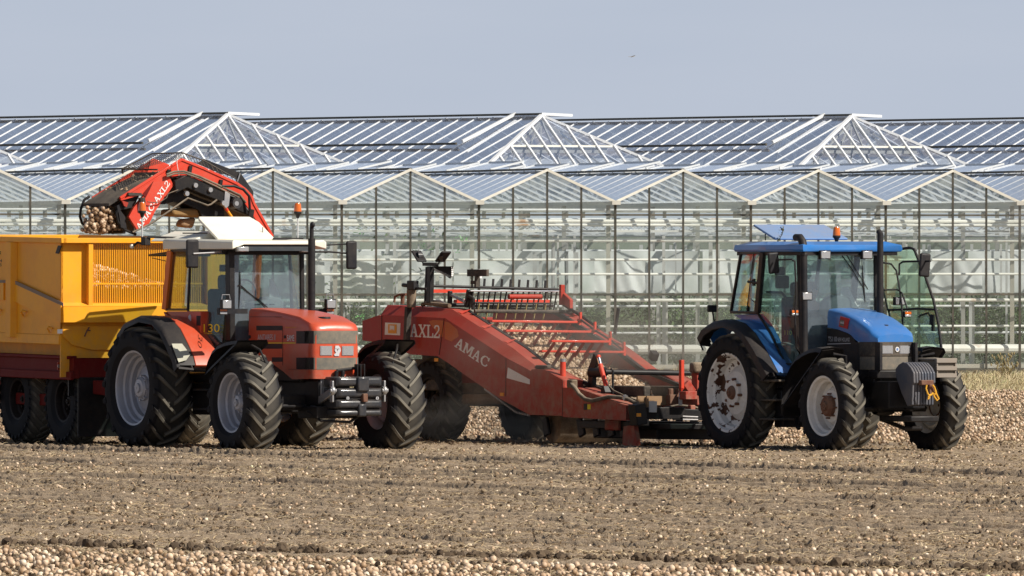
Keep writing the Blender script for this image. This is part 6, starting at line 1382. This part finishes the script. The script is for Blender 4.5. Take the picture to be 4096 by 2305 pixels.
for u, v in ((1440, 915), (1452, 935), (1418, 928), (1690, 985), (1710, 1000), (1830, 945), (1850, 958), (1862, 968), (1460, 1270), (1430, 1275), (1410, 1335), (1450, 1268), (1835, 1005), (1740, 920)):
    c = sp0(u, v, 302.2)
    for k in range(6): P.append((c.x+rng.normal(0, .04), c.y, c.z+rng.normal(0, .03)))
P = np.array(P); o = strips('green_leaves', P, rng.uniform(.05, .12, len(P)), rng.uniform(.03, .06, len(P)), tintmat('bright_leaves', [(.10, .42, .12), (.30, .70, .25)]), 1.2, .8); tag(o, 'bright green leaves with painted sun glints just behind the greenhouse glass', 'leaves', kind='stuff')  # sun glints put into the lime leaf colour
fl = paint('greenhouse_floor_sheet', (.30, .31, .27), .8, .3, coat=0)
MB().add([gp(N0*BAY, .2, .03), gp(N1*BAY, .2, .03), gp(N1*BAY, DEP, .03), gp(N0*BAY, DEP, .03)], [(0, 1, 2, 3)]).build('floor_sheet', fl, gh, smooth=0)
bw = paint('milky_back_wall', (.13, .16, .115), .8, .2, coat=0, scale=.5, second=((.26, .28, .23), .35), lo=.4, hi=.65)
MB().add([gp(N0*BAY, DEP-.5, 0), gp(N1*BAY+6, DEP-.5, 0), gp(N1*BAY+6, DEP-.5, 3.4), gp(N0*BAY, DEP-.5, 3.4)], [(0, 1, 2, 3)]).build('back_wall', bw, gh, smooth=0)
kn = paint('concrete_kerb', (.45, .43, .40), .85, .4, coat=0)
MB().bar(gp(N0*BAY, .12, .12), gp(N1*BAY, .12, .12), .08, .24).build('plinth', kn, gh, smooth=0)
# ============================================================ BIG GREENHOUSE behind: wide roofs with hipped ends
big = empty('greenhouse'); tag(big, 'taller greenhouse behind, with broad hipped glass roofs rising above the gabled one', 'greenhouse')
RD = Vector((-math.sin(R_(32)), math.cos(R_(32)), 0)); RN = Vector((-math.cos(R_(32)), -math.sin(R_(32)), 0))   # ridge direction, downhill to the near side
YB = 338.0; SL = .49
def sp(u, v, Y): 
    d = ray('s', u, v); return Vector((0, 0, CAM_H))+d*(Y/d.y)
A1 = sp(2166, 461, YB); stepx = 1248*YB/FPX; step = Vector((stepx, stepx*math.tan(R_(14)), 0))
HW = stepx/2/(math.cos(R_(32))); HW = min(HW, 4.9); ZE = A1.z-HW*SL
hipl = HW*.62
gwhite = paint('white_roof_bar', (.66, .67, .68), .5, .08, coat=0)
for n in range(-3, 4):
    A = A1+step*n; A.z = A1.z; L = 27.0
    en = A-RD*0+RN*HW-RD*hipl*(-1)*(-1)          # eave corner, near side
    en = A+RN*HW-RD*hipl; en.z = ZE; ef = A-RN*HW-RD*hipl; ef.z = ZE
    Rb = A+RD*L; Rb.z = A.z; enb = Rb+RN*HW; enb.z = ZE; efb = Rb-RN*HW; efb.z = ZE
    b = MB(); k = 0
    # near slope
    for i in range(-int(hipl/.8), int(L/.8)+1):
        p = A+RD*(i*.8)
        if i < 0:
            f = -i*.8/hipl; top = A.lerp(en, f)
        else: top = Vector((p.x, p.y, A.z))
        bot = p+RN*HW; bot.z = ZE
        dn = Vector((0, 0, -.035)); b.bar(top+dn, bot+dn, .024, .028)
        if i >= 0 and i % 2 == 0:
            bot2 = p-RN*HW; bot2.z = ZE; b.bar(top+dn, bot2+dn, .03, .03)
    s_ = b.build('roof_bars', gwhite, big, smooth=0)
    h = MB()
    for i in range(-8, 9):
        f = i/9; base = en.lerp(ef, (f+1)/2); top = A.lerp(en if f < 0 else ef, abs(f)); h.bar(top, base, .05, .05)
    h.build('hip_bars', gwhite, s_, smooth=0)
    h = MB(); h.bar(A, en, .09, .07); h.bar(A, ef, .07, .06); h.build('hip_rafter', gwhite, s_, smooth=0)
    h = MB()
    for f in (.33, .62): h.bar(A.lerp(en, f)-Vector((0, 0, .04)), A.lerp(ef, f)-Vector((0, 0, .04)), .05, .05)
    h.build('hip_purlin', gcream, s_, smooth=0)
    h = MB()
    for f in (.30, .6): h.bar(A.lerp(en, f)+Vector((0, 0, -.22)), A.lerp(ef, f)+Vector((0, 0, -.22)), .08, .14)
    for i in range(-3, 4):
        q0 = A-RD*0; h.bar(A+Vector((0, 0, -.15)), en.lerp(ef, (i+4)/8)+RD*1.2+Vector((0, 0, 0)), .04, .05)
    h.build('inner_truss', gcol, s_, smooth=0)
    h = MB(); h.bar(A+Vector((0, 0, .03)), Rb+Vector((0, 0, .03)), .07, .055)
    m0 = A+RN*HW*.34+RD*1.6; m1 = Rb+RN*HW*.34; m0.z = m1.z = A.z-HW*.34*SL+.06; h.bar(m0, m1, .05, .06); h.build('ridge_cap', gdark, s_, smooth=0)
    for nm, P_ in (('roof_glass', [en, A, Rb, enb]), ('roof_glass', [ef, A, Rb, efb]), ('hip_glass', [en, A, ef])):
        P_ = [p-Vector((0, 0, .04)) for p in P_]; MB().add(P_, [tuple(range(len(P_)))]).build(nm, groof, s_, smooth=0)
    # opened vents on the far slope and the raised vent frame on the near slope
    z1 = A.z+.07; e_ = -RN
    p = [A, A+e_*.95+Vector((0, 0, -.03)), A+e_*.95+RD*3+Vector((0, 0, -.03)), A+RD*3]; p = [Vector((q.x, q.y, q.z+.03)) for q in p]
    o = MB().add(p, [(0, 1, 2, 3)]).build('roof_vent', groof, s_, smooth=0); h = MB(); h.bar(p[0], p[1], .05, .07); h.bar(p[1], p[2], .05, .05); h.build('vent_frame', gwhite, o, smooth=0)
    v0 = A+RD*1.3; v1 = v0+RN*HW*.34; p = [Vector((v0.x, v0.y, A.z+.05)), Vector((v1.x, v1.y, A.z-HW*.34*SL+.12)), Vector((v1.x, v1.y, A.z-HW*.34*SL+.12))+RD*.0]
    MB().bar(p[0], p[1], .08, .08).build('vent_edge', gwhite, s_, smooth=0)
    # structure below the glass
    t = MB()
    for i in range(1, 7):
        q = A+RD*(i*4.2); a = q+RN*HW; a.z = ZE-.05; c = q-RN*HW; c.z = ZE-.05; t.bar(a, c, .07, .09)
        for j in range(8):
            f0 = j/8; t.bar(a.lerp(c, f0), Vector((q.x, q.y, A.z-.1)).lerp(a if f0 < .5 else c, abs(1-2*(f0+.06))), .03, .03)
    t.build('roof_truss', gcol, s_, smooth=0)
    t = MB()
    for i in range(0, 7):
        q = A+RD*(i*4.2)+RN*HW; t.bar(Vector((q.x, q.y, 0)), Vector((q.x, q.y, ZE)), .1, .1, (0, 1, 0))
    t.build('column', gcol, s_, smooth=0)
    MB().bar(en-RD*.1, enb, .2, .12).build('gutter', gcream, s_, smooth=0)
    MB().add([en, ef, Vector((ef.x, ef.y, 0)), Vector((en.x, en.y, 0))], [(0, 1, 2, 3)]).build('end_wall', gwall, s_, smooth=0)
# ============================================================ GROUND
HD = np.array([math.sin(R_(30)), -math.cos(R_(30))]); QD = np.array([math.cos(R_(30)), math.sin(R_(30))])
def vnoise(x, y, seed):
    r = np.random.default_rng(seed); T = r.uniform(-1, 1, (256, 256)); xi = np.floor(x).astype(int); yi = np.floor(y).astype(int); fx_, fy = x-xi, y-yi
    fx_ = fx_*fx_*(3-2*fx_); fy = fy*fy*(3-2*fy)
    g = lambda i, j: T[i % 256, j % 256]
    return (g(xi, yi)*(1-fx_)+g(xi+1, yi)*fx_)*(1-fy)+(g(xi, yi+1)*(1-fx_)+g(xi+1, yi+1)*fx_)*fy
def gpt(u, v):            # ground point seen at photograph pixel
    d = ray('s', u, v); t = -CAM_H/d.z; return np.array([d.x*t, d.y*t])
RUTS = []                 # (q, width, depth, kind)
def rut(u, v, wd, dp, kind=0): q = gpt(u, v) @ QD; RUTS.append((q, wd, dp, kind))
rut(1400, 1838, .26, .09, 1); rut(1700, 1893, .24, .072, 0); rut(1500, 1948, .3, .065, 0)
for v in (1862, 1880, 1915, 1928, 1968, 1984, 1997, 2010, 2024, 2038, 2052, 2064, 2080, 2096, 2110, 2126, 2142, 2158, 2172): rut(2048, v+rng.uniform(-3, 3), .16+.10*rng.uniform(), rng.uniform(.022, .048), 0)
QN = np.array([math.cos(R_(42)), math.sin(R_(42))]); HN = np.array([QN[1], -QN[0]])      # the edge of the nearest bed lies a little askew
RUTS.append((gpt(1800, 2224) @ QN, .24, .03, 2))
def height(X, Y):
    p = X*HD[0]+Y*HD[1]; q = X*QD[0]+Y*QD[1]
    h = .008*vnoise(p*.8, q*1.3, 1)+.010*vnoise(p*3.2, q*3.6, 2)+.010*vnoise(p*9, q*9, 3)
    h += .012*np.clip(vnoise(p*17, q*17, 4), -.3, 1)+.016*np.clip(vnoise(X*28, Y*7, 5), -.2, 1)+.012*np.clip(vnoise(X*47+3, Y*11, 9), 0, 1)
    far = np.clip((Y-200)/40, 0, 1); h *= 1-.5*far
    wob = .03*vnoise(p*.35, q*0, 6)+.012*vnoise(p*1.5, q*0, 7)
    qn_ = X*QN[0]+Y*QN[1]
    for q0, wd, dp, kind in RUTS:
        t = ((qn_ if kind == 2 else q)-q0-wob)/wd; on = .72+.28*np.clip(vnoise(p*.5+q0*7, q*0+q0, 8)*3+.6, 0, 1)
        sm = np.clip((t+.12)/.12, 0, 1); prof = sm*sm*(3-2*sm)*np.exp(-np.maximum(t, 0)*1.3)-.45*np.exp(-((t+.5)*3)**2)
        if kind == 1: prof = prof*(.75+.5*np.abs(((p/.21) % 1)*2-1)); on = 1
        if kind == 2: prof = prof*(1+.9*vnoise(p*6, q*6, 12)); on = 1
        h += dp*prof*on
    # loose ridge of onions and soil that the machines work on
    return h
# rows of the sheet follow the ruts, so their edges stay clean
qr = np.concatenate([np.arange(45.5, 96, .030), np.arange(98, 168, .22)]); nc = 780
kk = .078; pa_ = qr*(.5*kk-.8660)/(.5+.8660*kk); pb_ = qr*(-.5*kk-.8660)/(.5-.8660*kk)
tt_ = np.linspace(0, 1, nc); PQ = pa_[:, None]*(1-tt_)+pb_[:, None]*tt_; QQ = np.repeat(qr[:, None], nc, 1)
XX = PQ*HD[0]+QQ*QD[0]; YY = PQ*HD[1]+QQ*QD[1]
H = height(XX, YY); V = np.stack([XX, YY, H], 2).reshape(-1, 3); nr = len(qr)
I = (np.arange(nr-1)[:, None]*nc+np.arange(nc-1)[None]).ravel(); F = np.stack([I, I+nc, I+nc+1, I+1], 1)
fld = qmesh('soil_field', V, F, M['soil']); fld['kind'] = 'structure'
MB().add([(-3000, -400, -.16), (3000, -400, -.16), (3000, 9000, -.16), (-3000, 9000, -.16)], [(0, 1, 2, 3)]).build('ground', M['soil'], None, smooth=0)['kind'] = 'structure'
def scatter(n, y0, y1, dens=None, m=.062):
    Y_ = rng.uniform(0, 1, n)*(y1-y0)+y0; X_ = rng.uniform(-m, m, n)*Y_
    return X_, Y_
def stripe(X, Y):           # litter gathers in uneven strips along the rows
    p = X*HD[0]+Y*HD[1]; q = X*QD[0]+Y*QD[1]
    return rng.uniform(0, 1, len(X)) < np.clip(.45+.9*vnoise(p*.12, q*2.6, 31)+.5*vnoise(p*.7, q*.9, 32), .03, 1)
def onground(X_, Y_, dz=0): return np.stack([X_, Y_, height(X_, Y_)+dz], 1)
# near windrow of onions along the bottom of the picture
Xn, Yn = scatter(11398, 104.5, 121); q = Xn*QN[0]+Yn*QN[1]; qn = gpt(1800, 2258) @ QN
k = q < qn+rng.normal(0, .12, len(q)); Xn, Yn = Xn[k], Yn[k]
P = onground(Xn, Yn, .012); P[:, 2] += rng.uniform(-.03, .03, len(P))+.03*vnoise(Xn*2.2, Yn*1.2, 41)
o = blobs('onion_windrow', P, rng.uniform(.013, .034, len(P)), M['onion'], 2, tint=rng.beta(1.7, 2.0, len(P))); tag(o, 'dense row of lifted onions along the near edge of the field', 'onions', kind='stuff')
Xn, Yn = scatter(6949, 104.5, 121); q = Xn*QN[0]+Yn*QN[1]; k = q < qn+.1; P = onground(Xn[k], Yn[k], .012); o = blobs('soil_clods', P, rng.uniform(.012, .036, len(P)), M['clod'], 1, rough=.25, tip=0, squash=(.5, .9), flat=True, tint=rng.uniform(0, .8, len(P))); tag(o, 'soil crumbs between the onions of the near row', 'soil clods', kind='stuff')
# onions left lying over the bare soil
Xn, Yn = scatter(7644, 112, 184); kp = stripe(Xn, Yn); Xn, Yn = Xn[kp], Yn[kp]; P = onground(Xn, Yn, .008); o = blobs('scattered_onions', P, rng.uniform(.012, .026, len(P)), M['onion'], 1); tag(o, 'single onions scattered over the bare soil in front of the tractors', 'onions', kind='stuff')
# the unharvested carpet of onions behind the machines
Xn, Yn = scatter(47260, 183.5, 262); kp = rng.uniform(0, 1, len(Xn)) < np.clip(.5+1.0*vnoise(Xn*.12, Xn*.25+Yn*.33, 51)+.4*vnoise(Xn*.9, Yn*.9, 52), .04, 1); Xn, Yn = Xn[kp], Yn[kp]; q = Xn*QD[0]+Yn*QD[1]
qf = gpt(3700, 1812) @ QD
k = (Yn > 190+rng.uniform(0, 3, len(Yn))) | (q > qf); Xn, Yn = Xn[k], Yn[k]
P = onground(Xn, Yn, .01); P[:, 2] += rng.uniform(-.01, .05, len(P)); o = blobs('onion_carpet', P, rng.uniform(.018, .033, len(P)), M['onion'], 1, tint=rng.beta(1.5, 2.4, len(P))); tag(o, 'carpet of lifted onions on the ground behind the tractors', 'onions', kind='stuff')
Xn, Yn = scatter(61159, 104, 186); kp = stripe(Xn, Yn); Xn, Yn = Xn[kp], Yn[kp]; P = onground(Xn, Yn, .004); o = blobs('soil_clods', P, rng.uniform(.010, .034, len(P))*rng.uniform(.5, 1, len(P)), M['clod'], 1, rough=.3, tip=0, squash=(.4, .9), flat=True, tint=rng.uniform(0, 1, len(P))); tag(o, 'small crumbled soil clods over the field', 'soil clods', kind='stuff')
# big clods thrown up beside the near windrow
pq = []
pc = gpt(1800, 2224) @ HN
for k in range(1900):
    p_ = pc+rng.uniform(-17, 15); qq = gpt(1800, 2230) @ QN+rng.normal(0, .10); X_, Y_ = p_*HN[0]+qq*QN[0], p_*HN[1]+qq*QN[1]; pq.append((X_, Y_))
pq = np.array(pq); P = onground(pq[:, 0], pq[:, 1], .015); o = blobs('soil_lumps', P, np.minimum(.055, rng.exponential(.016, len(P))+.008), M['clod'], 2, rough=.22, squash=(.45, .9), tip=0, tint=rng.uniform(0, .35, len(P)), flat=True); tag(o, 'dark soil lumps thrown up beside the near onion row', 'soil clods', kind='stuff')
Xn, Yn = scatter(208499, 104, 190); kp = stripe(Xn, Yn); Xn, Yn = Xn[kp], Yn[kp]; P = onground(Xn, Yn, .006); o = strips('dry_onion_tops', P, rng.uniform(.03, .14, len(P)), rng.uniform(.004, .013, len(P)), M['straw'], .45, .5, tint=rng.uniform(0, 1, len(P))**1.4); tag(o, 'dry onion tops and straw littered over the soil', 'straw', kind='stuff')
Xn, Yn = scatter(22240, 184, 262); P = onground(Xn, Yn, .01); o = blobs('soil_clods', P, rng.uniform(.012, .036, len(P)), M['clod'], 1, rough=.3, tip=0, squash=(.4, .9), flat=True, tint=rng.uniform(0, 1, len(P))); tag(o, 'soil clods lying between the onions behind the machines', 'soil clods', kind='stuff')
Xn, Yn = scatter(30579, 186, 262); P = onground(Xn, Yn, .02); o = strips('dry_leaf_litter', P, rng.uniform(.05, .2, len(P)), rng.uniform(.004, .012, len(P)), M['straw'], .5, .5); tag(o, 'dry leaf litter among the onions behind the machines', 'straw', kind='stuff')
# rough dry grass at the foot of the greenhouse
Xn, Yn = scatter(97300, 262, 301); P = onground(Xn, Yn, 0); P[:, 2] = .02; hgt = .22+.12*vnoise(Xn*.8, Yn*.15, 21)
o = strips('dry_grass', P, np.abs(hgt)*rng.uniform(.5, 1.3, len(P)), rng.uniform(.006, .016, len(P)), M['grass'], 1.3, .9, 3, tint=rng.uniform(0, 1, len(P))**1.3); tag(o, 'tangled dry grass bank along the foot of the greenhouse', 'grass', kind='stuff')
# weeds standing against the greenhouse
for (u, v0, v1, lab) in ((3995, 1500, 1415, 'tall dry weed with hanging seed heads against the greenhouse right of the blue tractor'), (4012, 1500, 1450, 'short thin weed just left of the greenhouse post at the right edge')):
    b = gpt(u, 1507); zt_ = sp(u, v1, b[1]).z; mb = MB(); 
    for k in range(26):
        x = b[0]+rng.normal(0, .012); yv = b[1]-3+rng.normal(0, .012); hh = zt_*rng.uniform(.5, 1.05); dx = rng.normal(0, .13)
        mb.tube([(x, yv, 0), (x+dx*.4, yv, hh*.6), (x+dx, yv, hh)], [.006, .005, .002], 4); mb.ell((x+dx, yv, hh), (.02, .02, .04), 5, 4)
    tag(mb.build('weed', M['weedm'] if 'weedm' in M else M.setdefault('weedm', paint('dry_weed', (.26, .21, .10), .9, .2, coat=0)), None), lab, 'weed')
# a bird far off in the sky
bc = sp(2527, 228, 700); mb = MB()
mb.loft([[bc+.4*Vector((-.5, 0, 0)), bc+.4*Vector((-.5, .05, .02)), bc+.4*Vector((-.5, 0, .05))], [bc+.4*Vector((0, -.09, -.05)), bc+.4*Vector((0, .09, -.05)), bc+.4*Vector((0, 0, .1))], [bc+.4*Vector((.42, 0, 0)), bc+.4*Vector((.42, .04, .02)), bc+.4*Vector((.42, 0, .04))]])
mb.loft([[bc+.4*Vector((-.15, -.1, .02)), bc+.4*Vector((.15, -.1, .02)), bc+.4*Vector((0, -.1, .06))], [bc+.4*Vector((.35, -.9, .2)), bc+.4*Vector((.5, -.9, .2)), bc+.4*Vector((.42, -.9, .21))]]); mb.loft([[bc+.4*Vector((-.15, .1, .02)), bc+.4*Vector((.15, .1, .02)), bc+.4*Vector((0, .1, .06))], [bc+.4*Vector((.6, .9, .15)), bc+.4*Vector((.8, .9, .15)), bc+.4*Vector((.7, .9, .16))]])
tag(mb.build('bird', paint('grey_bird', (.3, .31, .33), .8, 0, coat=0), None), 'tiny grey bird gliding high in the pale sky', 'bird')
# dust raised by the harvester and the warm exhaust behind the blue tractor
def dust(name, c, r, dens, label, seed):
    m = bpy.data.materials.new(name); m.use_nodes = True; nt = m.node_tree; nt.nodes.clear()
    o = nt.nodes.new('ShaderNodeOutputMaterial'); v = nt.nodes.new('ShaderNodeVolumePrincipled'); v.inputs['Color'].default_value = (.80, .70, .58, 1); v.inputs['Anisotropy'].default_value = .3
    t = nt.nodes.new('ShaderNodeTexCoord'); gr = nt.nodes.new('ShaderNodeTexGradient'); gr.gradient_type = 'SPHERICAL'; nt.links.new(t.outputs['Object'], gr.inputs[0])
    n = nt.nodes.new('ShaderNodeTexNoise'); n.inputs['Scale'].default_value = 2.6; n.inputs['Detail'].default_value = 4; nt.links.new(t.outputs['Object'], n.inputs['Vector'])
    nt.links.new(math_(nt, 'MULTIPLY', math_(nt, 'MULTIPLY', gr.outputs['Fac'], ramp(nt, n.outputs[0], .35, .7)), dens), v.inputs['Density'])
    nt.links.new(v.outputs[0], o.inputs['Volume'])
    ob = MB().ell((0, 0, 0), (1, 1, 1), 24, 14).build(name, m, None); ob.location = c; ob.scale = r; tag(ob, label, 'dust', kind='stuff')
c = ha.M @ Vector((-5.4, 0, 1.25)); dust('dust_cloud', c, (2.4, 1.8, 1.1), .8, 'thin brown dust hanging over the sieve belt of the harvester', 1)
c = ha.M @ Vector((-6.0, .2, .35)); dust('dust_cloud', c, (2.8, 1.6, .6), 1.3, 'brown dust under the belly of the harvester', 2)
c = blu.M @ Vector((.9, 4.5, 3.1)); dust('exhaust_haze', c, (1.5, 3.0, 1.7), .6, 'hazy brownish exhaust drifting behind the blue tractor', 3)
